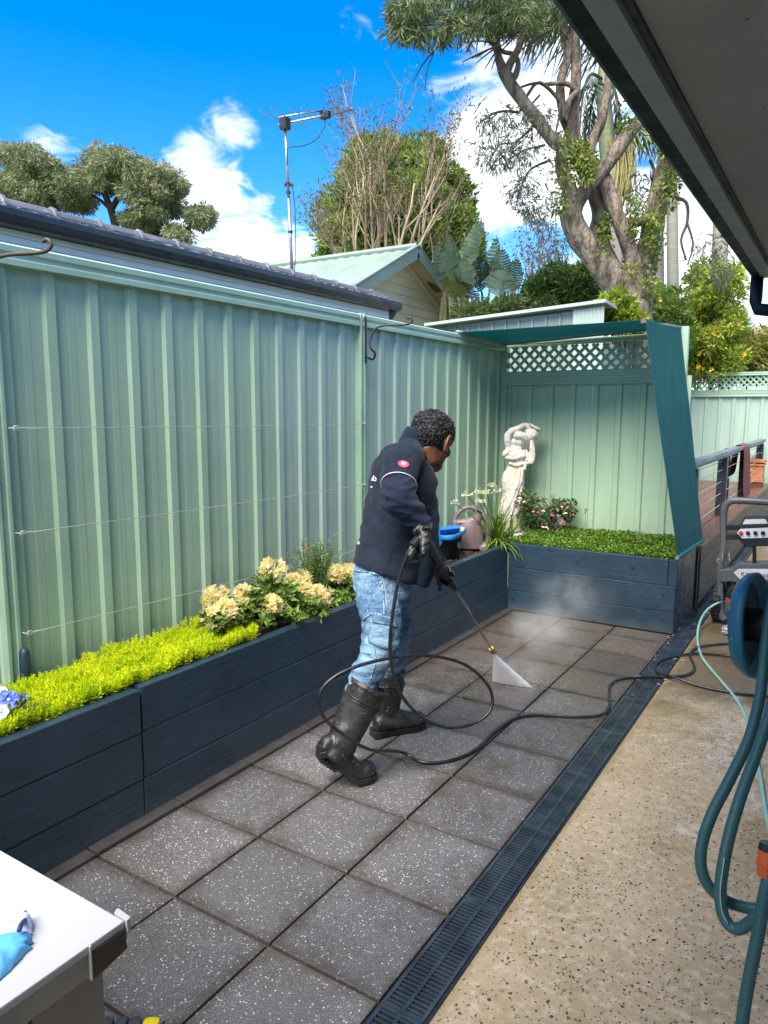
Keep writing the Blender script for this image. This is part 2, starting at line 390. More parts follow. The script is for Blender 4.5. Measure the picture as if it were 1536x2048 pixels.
def concrete_mat():
    m, t, bs, out = nodes_of('exposed_concrete'); v = pos(t)
    sep = t.nodes.new('ShaderNodeSeparateXYZ'); t.links.new(v, sep.inputs[0])
    c = mixrgb(t, ramp(t, noi(t, v, 2.2, 6, .62), .36, .66), (.37, .295, .19), (.29, .23, .14))
    c = mixrgb(t, ramp(t, noi(t, v, 30, 4, .7), .45, .72), c, (.45, .40, .32))
    st = noi(t, v, 1.35, 6, .66, .5); c = mixrgb(t, ramp(t, st, .50, .68, 0, .66), c, (.20, .15, .05))
    # dark pebbles
    def peb(scale, thr, rr):
        dst = t.nodes.new('ShaderNodeTexNoise'); dst.inputs['Scale'].default_value = 70; t.links.new(v, dst.inputs['Vector']); vm = t.nodes.new('ShaderNodeVectorMath'); vm.operation = 'MULTIPLY_ADD'; t.links.new(dst.outputs['Color'], vm.inputs[0]); vm.inputs[1].default_value = (.018, .018, 0); t.links.new(v, vm.inputs[2])
        wv = t.nodes.new('ShaderNodeMapping'); t.links.new(vm.outputs[0], wv.inputs[0]); wv.inputs['Scale'].default_value = (1, .75, 1); wv.inputs['Rotation'].default_value = (0, 0, .5)
        vo = t.nodes.new('ShaderNodeTexVoronoi'); vo.inputs['Scale'].default_value = scale; t.links.new(wv.outputs[0], vo.inputs['Vector'])
        sc = t.nodes.new('ShaderNodeSeparateColor'); t.links.new(vo.outputs['Color'], sc.inputs[0])
        dn = ramp(t, noi(t, v, 3.3, 4), .36, .62, .12, -.10)
        keep = mth(t, 'GREATER_THAN', sc.outputs[0], mth(t, 'SUBTRACT', thr, dn)); d2 = mth(t, 'SUBTRACT', vo.outputs['Distance'], mth(t, 'MULTIPLY', sc.outputs[1], .22))
        return mth(t, 'MULTIPLY', keep, ramp(t, d2, rr-.08, rr+.05, 1, 0)), sc.outputs[2]
    k1, h1 = peb(120, .50, .17); k2, h2 = peb(78, .74, .18)
    c = mixrgb(t, k1, c, mixrgb(t, h1, (.022, .024, .03), (.10, .085, .065))); c = mixrgb(t, k2, c, mixrgb(t, h2, (.02, .02, .025), (.12, .11, .10)))
    # wet, browner beyond the washed part
    wy = mth(t, 'ADD', sep.outputs[1], mth(t, 'MULTIPLY', mth(t, 'SUBTRACT', noi(t, v, 2.2, 5, .6), .5), 2.2))
    wet = ramp(t, wy, 2.4, 3.0); c = mixrgb(t, mth(t, 'MULTIPLY', wet, .86), c, (.105, .074, .034))
    # chalky efflorescence
    efm = None
    for (px, py, r_) in ((1382, 1660, .055), (1440, 1478, .16), (1492, 1520, .20), (1500, 1455, .12), (1465, 1395, .05), (1520, 1600, .10)):
        c_ = P(px, py, Z=0); ds = t.nodes.new('ShaderNodeVectorMath'); ds.operation = 'DISTANCE'; t.links.new(v, ds.inputs[0]); ds.inputs[1].default_value = (c_.x, c_.y, 0)
        e_ = ramp(t, ds.outputs['Value'], r_*.25, r_*1.5, 1, 0); efm = e_ if efm is None else mth(t, 'MAXIMUM', efm, e_)
    efm = mth(t, 'MULTIPLY', efm, ramp(t, noi(t, v, 16, 7, .75, .5), .42, .62)); efm = mth(t, 'MULTIPLY', efm, ramp(t, noi(t, v, 95, 3, .7), .36, .56, 0, .8)); c = mixrgb(t, efm, c, (.60, .59, .58))
    eg = ramp(t, mth(t, 'ADD', sep.outputs[0], mth(t, 'MULTIPLY', noi(t, v, 9, 4), .05)), .955, 1.0, .8, 0); c = mixrgb(t, eg, c, (.24, .19, .09))
    t.links.new(c, bs.inputs['Base Color'])
    pud = ramp(t, noi(t, v, 3.1, 4), .5, .6)
    t.links.new(ramp(t, mth(t, 'MULTIPLY', wet, pud), 0, 1, .72, .12, False), bs.inputs['Roughness'])
    bumpn(t, bs, mth(t, 'ADD', noi(t, v, 140, 4, .65), mth(t, 'MULTIPLY', k1, .4)), .4, .003)
    return m
def plank_mat():
    m, t, bs, out = nodes_of('navy_painted_timber'); v = pos(t)
    # grain runs along the longest way: both planter sides are horizontal boards
    w = t.nodes.new('ShaderNodeMapping'); w.inputs['Scale'].default_value = (2.2, 2.2, 34); t.links.new(v, w.inputs[0])
    gr = noi(t, w.outputs[0], 1.6, 6, .62, .7); kn = noi(t, w.outputs[0], .55, 3, .5)
    c = mixrgb(t, ramp(t, noi(t, v, 2.5, 5, .6), .35, .7), (.0170, .037, .058), (.025, .052, .079))
    c = mixrgb(t, ramp(t, gr, .60, .72, 0, .6), c, (.032, .062, .092))
    sc = ramp(t, noi(t, v, 19, 6, .75), .70, .78, 0, .5); c = mixrgb(t, sc, c, (.16, .18, .2))
    sep = t.nodes.new('ShaderNodeSeparateXYZ'); t.links.new(v, sep.inputs[0])
    sp = ramp(t, mth(t, 'ADD', sep.outputs[2], mth(t, 'MULTIPLY', noi(t, v, 7, 4), .14)), .05, .17, .42, 0); c = mixrgb(t, sp, c, (.10, .105, .115))
    t.links.new(c, bs.inputs['Base Color']); t.links.new(ramp(t, noi(t, v, 12, 3), .3, .7, .24, .44), bs.inputs['Roughness'])
    bumpn(t, bs, mth(t, 'ADD', gr, mth(t, 'MULTIPLY', kn, .5)), .5, .005); return m
def sheet_mat(name, col, col2, rough=.42):
    m, t, bs, out = nodes_of(name); v = pos(t)
    w = t.nodes.new('ShaderNodeMapping'); w.inputs['Scale'].default_value = (5, 5, .45); t.links.new(v, w.inputs[0])
    c = mixrgb(t, ramp(t, noi(t, w.outputs[0], 2.2, 5, .6), .35, .68), col, col2)
    dr = ramp(t, noi(t, v, 26, 5, .75), .70, .76, 0, .35); c = mixrgb(t, dr, c, tuple(q*.5 for q in col))
    sep = t.nodes.new('ShaderNodeSeparateXYZ'); t.links.new(v, sep.inputs[0])
    stk = ramp(t, noi(t, pos(t, (16, 16, .5)), 2.4, 5, .65), .52, .76, 0, .25); c = mixrgb(t, stk, c, tuple(q*.74 for q in col2)); dus = ramp(t, noi(t, pos(t, (3, 3, 1.2)), 2.0, 5, .7), .52, .74, 0, .35); c = mixrgb(t, dus, c, (.42, .50, .40))
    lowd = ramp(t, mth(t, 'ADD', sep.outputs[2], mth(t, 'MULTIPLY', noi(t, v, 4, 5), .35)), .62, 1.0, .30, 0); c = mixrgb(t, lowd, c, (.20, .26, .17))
    t.links.new(c, bs.inputs['Base Color']); t.links.new(ramp(t, noi(t, v, 6, 4), .3, .7, rough-.08, rough+.12), bs.inputs['Roughness'])
    bumpn(t, bs, noi(t, w.outputs[0], 3, 3), .12, .02); return m
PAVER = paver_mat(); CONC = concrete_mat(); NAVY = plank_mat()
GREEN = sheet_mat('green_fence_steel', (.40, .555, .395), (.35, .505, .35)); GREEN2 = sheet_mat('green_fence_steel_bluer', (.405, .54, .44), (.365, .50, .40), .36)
GRAIL = mat('green_fence_rail', (.37, .54, .40), .4, (.32, .48, .35), 3, spec=.5)
DARK = mat('black_plastic', (.012, .013, .015), .42, (.02, .021, .023), 12, bump=.1, bscale=200)
GRATE = mat('drain_grate_plastic', (.018, .027, .038), .3, (.035, .05, .066), 9, bump=.15, bscale=150)
MORT = mat('mortar_strip', (.055, .049, .047), .6, (.036, .034, .034), 9, bump=.5, bscale=90)
SOIL = mat('bark_mulch_soil', (.055, .036, .024), .95, (.10, .065, .045), 18, bump=1, bscale=70, bdist=.02)

# ================================================================== ground
def sheet_obj(name, x0, y0, x1, y1, z, m, kind='structure'):
    o = MB().add([(x0, y0, z), (x1, y0, z), (x1, y1, z), (x0, y1, z)], [(0, 1, 2, 3)]).build(name, m); o['kind'] = kind; return o
GRASS = mat('rough_ground', (.07, .085, .035), .95, (.10, .085, .055), 2, bump=.6, bscale=30, bdist=.03)
sheet_obj('ground', -400, -400, 400, 500, -.09, GRASS)
# paving bed with pavers as pieces
bed = MB().box((-.46, -2.6, -.08), (.80, 3.84, -.016)).build('paving', mat('joint_sand', (.030, .026, .020), .9, (.05, .042, .026), 20, bump=.5, bscale=120)); bed['kind'] = 'structure'
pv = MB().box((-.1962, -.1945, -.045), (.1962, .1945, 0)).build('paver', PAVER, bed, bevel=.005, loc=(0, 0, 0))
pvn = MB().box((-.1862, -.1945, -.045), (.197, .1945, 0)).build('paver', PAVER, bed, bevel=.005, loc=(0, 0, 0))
first = {}
for j in range(-6, 10):
    for i, cx_ in enumerate((-.2, .2, .59)):
        src = pvn if i == 2 else pv
        if src.name not in first: o = src; first[src.name] = 1
        else: o = src.copy(); COL.objects.link(o); o.parent = bed
        y0 = .4*j+.2
        o.location = (cx_+random.uniform(-.001, .001), y0+random.uniform(-.001, .001), random.uniform(-.0025, .001))
        o.rotation_euler = (random.uniform(-.002, .002), random.uniform(-.002, .002), random.uniform(-.003, .003))
        if y0+.2 > 3.84: o.scale.y = .55; o.location.y = y0-.09
for j in range(-6, 10):
    s_ = MB().box((-.457, .4*j+.003, -.02), (-.399, min(.4*j+.397, 3.82), .012)).build('edge_strip', MORT, bed, bevel=.006); s_.location.z += random.uniform(-.003, .002)
slab = MB()
slab.box((.936, -4, -.085), (1.96, 2.79, 0)); slab.box((.936, 2.80, -.085), (1.96, 6.2, -.002)); slab.box((.936, 6.21, -.085), (3.2, 12, -.003))
sl = slab.build('concrete_path', CONC, bevel=.004); sl['kind'] = 'structure'

# channel drain: trough and half metre grates with moulded slots
dr = thing('channel_drain', 'long black slotted channel drain between the grey pavers and the tan concrete', 'drain', (.86, 0, 0))
t_ = MB(); t_.box((.791, -2.6, -.085), (.803, 8, -.004)); t_.box((.922, -2.6, -.085), (.934, 8, -.004)); t_.box((.80, -2.6, -.088), (.925, 8, -.07))
t_.build('trough', DARK, dr)
g = MB(); L0 = .498
for xx, w in ((-.063, .010), (-.0055, .011), (.053, .010)): g.box((xx, 0, -.02), (xx+w, L0, .001))
g.box((-.053, 0, -.02), (.053, .012, .0005)); g.box((-.053, L0-.012, -.02), (.053, L0, .0005))
for k in range(30):
    y = .0175+k*.0158
    for a, b in ((-.0535, -.005), (.005, .0535)): g.box((a, y, -.019), (b, y+.0072, -.0008))
gr = g.build('grate', GRATE, dr, loc=(0, -2.5, 0))
for k in range(1, 21):
    c = gr.copy(); COL.objects.link(c); c.parent = dr; c.location = (random.uniform(-.001, .001), -2.5+.5*k, random.uniform(-.001, .001))

# ================================================================== planter of sleepers
PT = .525; PX = -.455
pl = thing('raised_planter', 'L-shaped navy painted sleeper planter along the green fence', 'planter', (-.5, 2, 0))
zs = [(.004, .158), (.1605, .346), (.3485, PT)]
def plank(a, b, base=pl, sagz=0):
    o = MB().box(a, b).build('plank', NAVY, base, bevel=.005); return o
for (y0, y1, dx) in ((-2.6, .2535, .004), (.2575, 3.818, 0)):
    for k, (a, b) in enumerate(zs):
        plank((PX-.055, y0+(.004*k if y0 > 0 else 0), a), (PX+dx+random.uniform(-.002, .003), y1, b-(.006 if y0 < 0 and k == 2 else 0)))
for k, (a, b) in enumerate(zs):
    h = b+(.012 if k == 2 else 0)
    plank((PX+.004, 3.822, a), (.745 if k == 2 else .80, 3.872, h))
plank((.7475, 3.824, zs[2][0]), (.803, 3.874, PT+.012))
for k, (a, b) in enumerate(zs): plank((.748, 3.876, a), (.80, 4.60, b+(.012 if k == 2 else 0)))
plank((-.85, -2.6, .30), (-.815, 4.62, PT+.015))
for x, y, z in ((.1, 3.8195, .45), (.5, 3.8195, .45), (.72, 3.8195, .28), (.72, 3.8195, .10), (-.38, 3.8195, .44), (-.38, 3.8195, .26), (-.4, 3.8195, .09)):
    MB().lathe([(0, .003), (.006, .002), (.006, 0)], (x, y, z), (0, -1, 0), 8).build('screw', mat('screw_steel', (.02, .025, .03), .4, metal=.5), pl)
so_ = MB(); nx, ny = 10, 90
V = []; F = []
for j in range(ny+1):
    for i in range(nx+1):
        x = -.82+(.36)*i/nx; y = -2.6+6.5*j/ny; V.append((x, y, .455+.02*noise.noise((x*6, y*6, 0))))
for j in range(ny):
    for i in range(nx): F.append((j*(nx+1)+i, j*(nx+1)+i+1, (j+1)*(nx+1)+i+1, (j+1)*(nx+1)+i))
so_.add(V, F); V = []; F = []
for j in range(13):
    for i in range(25):
        x = -.82+1.57*i/24; y = 3.88+.72*j/12; V.append((x, y, .47+.02*noise.noise((x*6, y*6, 4))))
for j in range(12):
    for i in range(24): F.append((j*25+i, j*25+i+1, (j+1)*25+i+1, (j+1)*25+i))
so_.add(V, F); s1 = so_.build('soil', SOIL, smooth=True); s1['kind'] = 'structure'
mb = MB()
for k in range(1500):
    x = random.uniform(-.81, -.52); y = random.uniform(1.3, 3.85); z = .465+.02*noise.noise((x*6, y*6, 0))
    l, w, h = random.uniform(.008, .03), random.uniform(.005, .012), random.uniform(.002, .006)
    R_ = Matrix.Rotation(random.uniform(0, 6.28), 3, 'Z') @ Matrix.Rotation(random.uniform(-.6, .6), 3, 'X')
    mb.box((x-l/2, y-w/2, z-h/2), (x+l/2, y+w/2, z+h/2), R_)
mu = mb.build('bark_mulch', leafmat('bark_chips', [(.05, .028, .018), (.14, .075, .045), (.26, .17, .11), (.06, .04, .03)], .9, 0)); mu['kind'] = 'stuff'

# ================================================================== steel fences
def rib_sheet(x0, n, z0, z1, pitch=.1925, rib=.060, h=.017):
    """profile in (s, out); returns list of (s, out) along the run"""
    pr = []
    for k in range(n):
        a = x0+k*pitch
        pr += [(a, 0), (a+.010, h), (a+rib-.010, h), (a+rib, 0)]
        # two faint stiffening swages in the pan
        q = (pitch-rib)
        pr += [(a+rib+q*.36, 0.0), (a+rib+q*.40, .0014), (a+rib+q*.60, .0014), (a+rib+q*.64, 0.0)]
    pr.append((x0+n*pitch, 0)); return pr
def sheet(name, origin, sdir, odir, pr, z0, z1, m, parent):
    o_ = Vector(origin); s = Vector(sdir); od = Vector(odir); V = []; F = []; T = .0015
    for (a, b) in pr:
        p = o_+s*a+od*b; V += [p+ZU*z0, p+ZU*z1, p-od*T+ZU*z0, p-od*T+ZU*z1]
    for i in range(len(pr)-1):
        j = i*4; k = j+4
        F += [(j, k, k+1, j+1), (j+2, j+3, k+3, k+2), (j+1, k+1, k+3, j+3), (j, j+2, k+2, k)]
    ob = MB().add(V, F).build(name, m, parent); return ob
fl = thing('boundary_fence', 'tall pale green ribbed steel fence running along the left planter', 'fence', (-.9, 2.3, 0))
FX = -.905
def rail(a, b, parent, w=.05, h=.075, m=GRAIL, nm='rail'):
    """folded rail with lip lines"""
    a, b = Vector(a), Vector(b); d = (b-a).normalized(); sd_ = d.cross(ZU); mb = MB()
    prof = [(-w/2, -h/2), (w/2, -h/2), (w/2, -h*.22), (w/2-.006, -h*.16), (w/2-.006, h*.05), (w/2, h*.12), (w/2, h*.4), (w/2-.012, h/2), (-w/2+.012, h/2), (-w/2, h*.4), (-w/2, h*.12), (-w/2+.006, h*.05), (-w/2+.006, -h*.16), (-w/2, -h*.22)]
    ring = lambda p: [p+sd_*x+ZU*z for x, z in prof]; n = len(prof)
    mb.add(ring(a)+ring(b), [tuple(range(n)), tuple(range(2*n-1, n-1, -1))]+[(i, n+i, n+(i+1) % n, (i+1) % n) for i in range(n)])
    return mb.build(nm, m, parent)
for pnl in (-1, 0, 1):
    y0 = .045+2.3725*pnl
    for k in range(3):
        m_ = GREEN2 if (pnl == 0 and k == 2) or (pnl == 1 and k == 0) else GREEN
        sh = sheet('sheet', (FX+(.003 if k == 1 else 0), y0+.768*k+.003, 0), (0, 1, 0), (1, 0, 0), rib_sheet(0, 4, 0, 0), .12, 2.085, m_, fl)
    rail((FX+.018, y0-.03, 2.122), (FX+.018, y0+2.30, 2.122), fl); rail((FX+.018, y0-.03, .14), (FX+.018, y0+2.30, .14), fl)
for y in (-2.36, .022, 2.385, 4.70):
    mb = MB(); mb.box((FX-.02, y-.028, 0), (FX+.042, y-.012, 2.165)); mb.box((FX-.02, y+.012, 0), (FX+.042, y+.028, 2.165)); mb.box((FX-.012, y-.0125, 0), (FX+.032, y+.0125, 2.16))
    mb.build('post', GRAIL, fl, bevel=.003)
    for z in (2.145, 2.10, 2.06): MB().lathe([(0, .004), (.005, .003), (.006, 0)], (FX+.0415, y+.02, z), (1, 0, 0), 8).build('screw', mat('dark_screw', (.03, .05, .045), .4), fl)

# trellis wires with eye hooks
wire_m = mat('galvanised_wire', (.52, .55, .50), .5, (.40, .42, .38), 20, metal=.1)
for i, (z0, z1, lb) in enumerate(((1.60, 1.575, 'topmost thin wire strung along the green fence'), (1.23, 1.235, 'middle thin wire strung along the green fence'), (.86, .865, 'lowest thin wire strung along the green fence above the plants'))):
    w = thing('trellis_wire', lb, 'wire', (FX, 1.2, z0), 'wires strung along the fence')
    a = Vector((FX+.07, .055, P(8, (857, 1072, 1280)[i], X=FX+.07).z)); b = Vector((FX+.06, 2.385, P(716, (848, 972, 1100)[i], X=FX+.06).z))
    MB().tube([a, (a+b)/2-ZU*.004, b], .0016, 5, 6).build('wire', wire_m, w, smooth=True)
    for e, d in ((a, 1), (b, -1)):
        pts = [e+Vector((-.03, 0, 0))]+[e+Vector((0, d*(.012-.012*math.cos(q)), .008*math.sin(q))) for q in np.linspace(0, 6.0, 9)]
        MB().tube(pts, .003, 6, 1).build('eye_hook', wire_m, w, smooth=True)
        MB().tube([e, e+Vector((0, d*.05, 0))], .0035, 6).build('clamp', wire_m, w)

# wrought iron basket brackets
IRON = mat('black_iron', (.02, .018, .016), .5, (.045, .03, .022), 14, bump=.3, bscale=80)
RUST = mat('brown_iron', (.07, .045, .035), .55, (.04, .028, .024), 14, bump=.3, bscale=80)
def bracket(y, label, m):
    b = thing('hanging_bracket', label, 'bracket', (FX+.05, y, 2.05), 'iron brackets on the fence'); x = FX+.05
    MB().box((x-.006, y-.008, 1.86), (x, y+.008, 2.14)).build('back_strap', m, b)
    arm = [(x+.005, y, 1.90), (x+.03, y+.03, 1.885), (x+.055, y+.02, 1.92), (x+.04, y-.005, 1.95), (x+.03, y, 2.0), (x+.06, y+.015, 2.07), (x+.12, y+.04, 2.09), (x+.22, y+.08, 2.092), (x+.262, y+.095, 2.10), (x+.275, y+.10, 2.118), (x+.262, y+.095, 2.134), (x+.245, y+.09, 2.128)]
    MB().tube(arm, .007, 7, 4).build('arm', m, b, smooth=True); return b
bracket(2.40, 'black curled iron bracket on the fence post beside the person', IRON)
bracket(-.02, 'rusty brown iron bracket at the left edge of the fence', RUST)
st = thing('garden_stake', 'dark rounded stake standing in the bed at the far left by the fence', 'stake', (-.86, .03, .46))
MB().tube([(-.842, .045, .40), (-.842, .045, .60), (-.842, .045, .655), (-.842, .045, .672)], [.022, .022, .020, .010], 12).build('stake_body', NAVY, st, smooth=True)

# end fence with lattice
fe = thing('lattice_fence', 'green steel fence with lattice top closing the end of the bed', 'fence', (-.1, 4.66, 0)); EY = 4.66
for k in range(2): sheet('sheet', (-.88+.77*k, EY+.003*k, 0), (1, 0, 0), (0, -1, 0), rib_sheet(0.02, 4, 0, 0), .3, 1.845, GREEN, fe)
rail((-.885, EY-.02, 1.87), (.64, EY-.02, 1.87), fe); rail((-.885, EY-.02, 1.812), (.64, EY-.02, 1.812), fe, h=.045); rail((-.885, EY-.02, 2.135), (.64, EY-.02, 2.155), fe, h=.045)
for x, z1 in ((-.872, 2.14), (.615, 2.215)):
    mb = MB(); mb.box((x-.03, EY-.05, 0), (x+.03, EY-.046, z1)); mb.box((x-.03, EY-.046, 0), (x-.012, EY+.01, z1)); mb.box((x+.012, EY-.046, 0), (x+.03, EY+.01, z1)); mb.build('post', GRAIL, fe, bevel=.002)
def lattice(parent, a, b, z0, z1, y, pitch, w, t, m, n_off=0):
    """two layers of diagonal slats, each slat its own piece, cut at the rails"""
    h = z1-z0; k = a-h-n_off
    while k < b:
        for lay, sgn in ((0, 1), (1, -1)):
            x0, x1 = (k, k+h) if sgn > 0 else (k+h, k)
            za, zb = z0, z1
            def at_(z): return x0+(x1-x0)*(z-z0)/h
            pts = []
            lo, hi = 0.0, 1.0
            for lim, s in ((a, 1), (b, -1)):
                # keep s*(x-lim) >= 0
                d0, d1 = s*(x0-lim), s*(x1-lim)
                if d0 < 0 and d1 < 0: lo, hi = 1, 0
                elif d0 < 0: lo = max(lo, -d0/(d1-d0))
                elif d1 < 0: hi = min(hi, d0/(d0-d1))
            if hi-lo < .08: continue
            p = Vector((x0+(x1-x0)*lo, y-.006*lay*1.2, z0+h*lo)); q = Vector((x0+(x1-x0)*hi, y-.006*lay*1.2, z0+h*hi))
            MB().beam(p, q, t, w, Vector((0, 0, 1))).build('slat', m, parent)
        k += pitch
lattice(fe, -.845, .585, 1.895, 2.118, EY-.008, .088, .026, .006, GRAIL)

# shade cloth on its frame
def cloth_mat():
    m, t, bs, out = nodes_of('teal_shade_cloth'); v = pos(t)
    w1 = t.nodes.new('ShaderNodeTexWave'); w1.inputs['Scale'].default_value = 190; w1.bands_direction = 'Z'; t.links.new(v, w1.inputs[0])
    c = mixrgb(t, ramp(t, noi(t, pos(t, (3, 3, 1)), 5, 5, .6), .3, .7), (.004, .15, .155), (.007, .19, .205))
    c = mixrgb(t, ramp(t, noi(t, v, 14, 6, .7), .6, .72, 0, .35), c, (.10, .30, .33)); t.links.new(c, bs.inputs['Base Color'])
    bs.inputs['Roughness'].default_value = .55; bumpn(t, bs, mth(t, 'ADD', w1.outputs['Fac'], mth(t, 'MULTIPLY', noi(t, pos(t, (6, 6, .8)), 4, 4), 6)), .5, .003)
    tr = t.nodes.new('ShaderNodeBsdfTranslucent'); t.links.new(mixrgb(t, 1.0, c, (1.6, 1.6, 1.6), 'MULTIPLY'), tr.inputs[0]); mxs = t.nodes.new('ShaderNodeMixShader'); mxs.inputs[0].default_value = .42
    t.links.new(bs.outputs[0], mxs.inputs[1]); t.links.new(tr.outputs[0], mxs.inputs[2])
    t.links.new(mxs.outputs[0], out.inputs[0]); return m
CLOTH = cloth_mat()
sc = thing('shade_cloth', 'teal shade cloth stretched over a frame above the end bed', 'shade cloth', (.3, 4.2, .55))
def quad_cloth(c, nu, nv, sag, name):
    A, B, C_, D_ = [Vector(q) for q in c]; V = []; F = []; nrm_ = (B-A).cross(D_-A).normalized()
    for j in range(nv+1):
        for i in range(nu+1):
            u, v = i/nu, j/nv; p = A*(1-u)*(1-v)+B*u*(1-v)+C_*u*v+D_*(1-u)*v
            p = p+nrm_*(sag*math.sin(math.pi*u)*math.sin(math.pi*v)+.004*math.sin(9*u+4*v)*math.sin(math.pi*v)+.003*noise.noise((u*9, v*3, 1))); V.append(p)
    for j in range(nv):
        for i in range(nu): F.append((j*(nu+1)+i, j*(nu+1)+i+1, (j+1)*(nu+1)+i+1, (j+1)*(nu+1)+i))
    n = len(V); V2 = [p-nrm_*.0025 for p in V]
    E_ = [i for i in range(nu+1)]+[(j+1)*(nu+1)+nu for j in range(nv)]+[nv*(nu+1)+i for i in range(nu-1, -1, -1)]+[j*(nu+1) for j in range(nv-1, 0, -1)]
    F2 = [tuple(i+n for i in reversed(q)) for q in F]; side = [(E_[k], E_[(k+1) % len(E_)], E_[(k+1) % len(E_)]+n, E_[k]+n) for k in range(len(E_))]
    return MB().add(V+V2, F+F2+side).build(name, CLOTH, sc, smooth=False)
fl_, fr_, br_, bl_ = Vector((-.865, 3.72, 2.172)), Vector((.492, 3.85, 2.192)), Vector((.585, 4.60, 2.222)), Vector((-.865, 4.60, 2.15))
quad_cloth((fl_, fr_, br_, bl_), 24, 10, .03, 'roof_cloth')
b0, b1 = Vector((.800, 3.842, .555)), Vector((.838, 4.62, .560))
quad_cloth((fr_, br_, b1, b0), 10, 30, .012, 'side_cloth')
TUBE = mat('grey_painted_tube', (.30, .31, .30), .4, (.2, .21, .2), 9)
CTUBE = mat('cloth_wrapped_pole', (.005, .10, .095), .7, (.012, .14, .13), 30, bump=.8, bscale=60, bdist=.01)
MB().tube([fl_+Vector((-.01, -.02, 0)), bl_+Vector((0, .02, 0))], .014, 10).build('pole', TUBE, sc, smooth=True)
MB().tube([fr_+Vector((-.012, -.01, -.012)), br_+Vector((0, .03, -.012))], .013, 10).build('pole', TUBE, sc, smooth=True)
pb_ = [b0+(b1-b0)*t for t in np.linspace(-.02, 1.02, 22)]
MB().tube(pb_, [.017+.004*noise.noise((i*1.3, 0, 0)) for i in range(22)], 10).build('wrapped_pole', CTUBE, sc, smooth=True)
MB().tube([b0+Vector((0, -.03, 0)), b0+Vector((0, .0, 0))], .012, 10).build('pole', TUBE, sc)
rp = [bl_+(br_-bl_)*t+Vector((0, -.02, -.012)) for t in np.linspace(0, 1, 12)]
MB().tube(rp, .008, 6).build('cord', mat('grey_cord', (.3, .3, .28), .7), sc)
MB().box((.470, 3.832, 2.170), (.505, 3.848, 2.200)).build('end_cap', mat('timber_cap', (.16, .12, .09), .7), sc)

# far fence with lattice
ff = thing('lattice_fence', 'pale green steel fence with lattice top beyond the timber deck', 'fence', (.3, 10.8, 0)); GY = 10.8
for k in range(6): sheet('sheet', (-1.9+.772*k, GY+.003*(k % 2), 0), (1, 0, 0), (0, -1, 0), rib_sheet(0, 4, 0, 0), .1, 1.80, GREEN2, ff)
for z, h in ((1.825, .07), (1.875, .035), (2.128, .05)): rail((-1.9, GY-.02, z), (2.75, GY-.02, z), ff, h=h)
for x in (-.45, .98, 2.4):
    MB().box((x-.03, GY-.055, 0), (x+.03, GY-.04, 2.15)).build('post', GRAIL, ff, bevel=.003)
lattice(ff, -.7, 1.35, 1.893, 2.105, GY-.006, .084, .022, .006, GRAIL)
# ================================================================== timber deck
BOARD = mat('oiled_deck_board', (.17, .082, .058), .42, (.115, .052, .038), 4, (14, 1, 14), bump=.35, bscale=30, bdist=.003)
CLAD = mat('brown_cladding_board', (.115, .062, .036), .5, (.07, .038, .024), 3, (14, 1, 14), bump=.3, bscale=30)
BLACKW = mat('charcoal_painted_timber', (.018, .022, .030), .45, (.026, .03, .038), 8, bump=.25, bscale=60)
CAPM = mat('weathered_grey_rail_paint', (.17, .19, .22), .45, (.12, .14, .17), 6, (1, .3, 1), bump=.25, bscale=60)
dk = thing('timber_deck', 'reddish brown timber deck raised behind the lattice fence', 'deck', (.3, 7, 0)); DZ = .507
bd = None
for k in range(9):
    x = .80-.1405*k
    if bd is None:
        bd = MB().box((-.068, 0, -.025), (.068, 6.0, 0)).build('board', BOARD, dk, bevel=.003, loc=(0, 0, 0)); o = bd
    else: o = bd.copy(); COL.objects.link(o); o.parent = dk
    o.location = Vector((x-.068, 4.70, DZ+random.uniform(-.001, .001)))-Vector((.3, 7, 0))
MB().box((.800, 4.70, DZ-.026), (.832, 10.7, DZ+.001)).build('edge_board', BOARD, dk, bevel=.003)
for k in range(5): MB().box((.802, 4.705, .022+.0915*k), (.822, 10.7, .110+.0915*k)).build('cladding_board', CLAD, dk, bevel=.002)
MB().box((.770, 4.64, .0), (.812, 4.698, DZ-.03)).build('corner_post', BLACKW, dk, bevel=.003)
MB().box((-.45, 4.75, .3), (.79, 10.7, DZ-.03)).build('joist_frame', BLACKW, dk)
hr = thing('deck_balustrade', 'charcoal deck balustrade with grey handrail and steel wires', 'balustrade', (.69, 8, DZ)); RX = .69
cap = [(RX, 4.78), (RX, 6.5), (RX+.004, 8.5), (RX, 10.65)]; 
for (xa, ya), (xb, yb) in zip(cap[:-1], cap[1:]): 
    MB().beam((xa, ya, 1.150), (xb, yb-.003, 1.150), .088, .036).build('handrail', CAPM, hr, bevel=.004)
MB().beam((RX, 4.80, 1.117), (RX, 10.6, 1.117), .05, .028).build('under_rail', BLACKW, hr)
for y in (4.90, 6.64, 8.45, 10.35): MB().box((RX-.045, y-.045, DZ+.001), (RX+.045, y+.045, 1.102)).build('post', BLACKW, hr, bevel=.004)
for z in (.62, .74, .86, .98, 1.07): MB().tube([(RX, 4.9, z), (RX, 10.4, z)], .0035, 5).build('wire', wire_m, hr)
for y in (8.40, 10.30):
    for z in (.62, .74, .86, .98): MB().tube([(RX+.03, y-.06, z), (RX+.02, y-.01, z)], .008, 6).build('wire_tensioner', wire_m, hr)
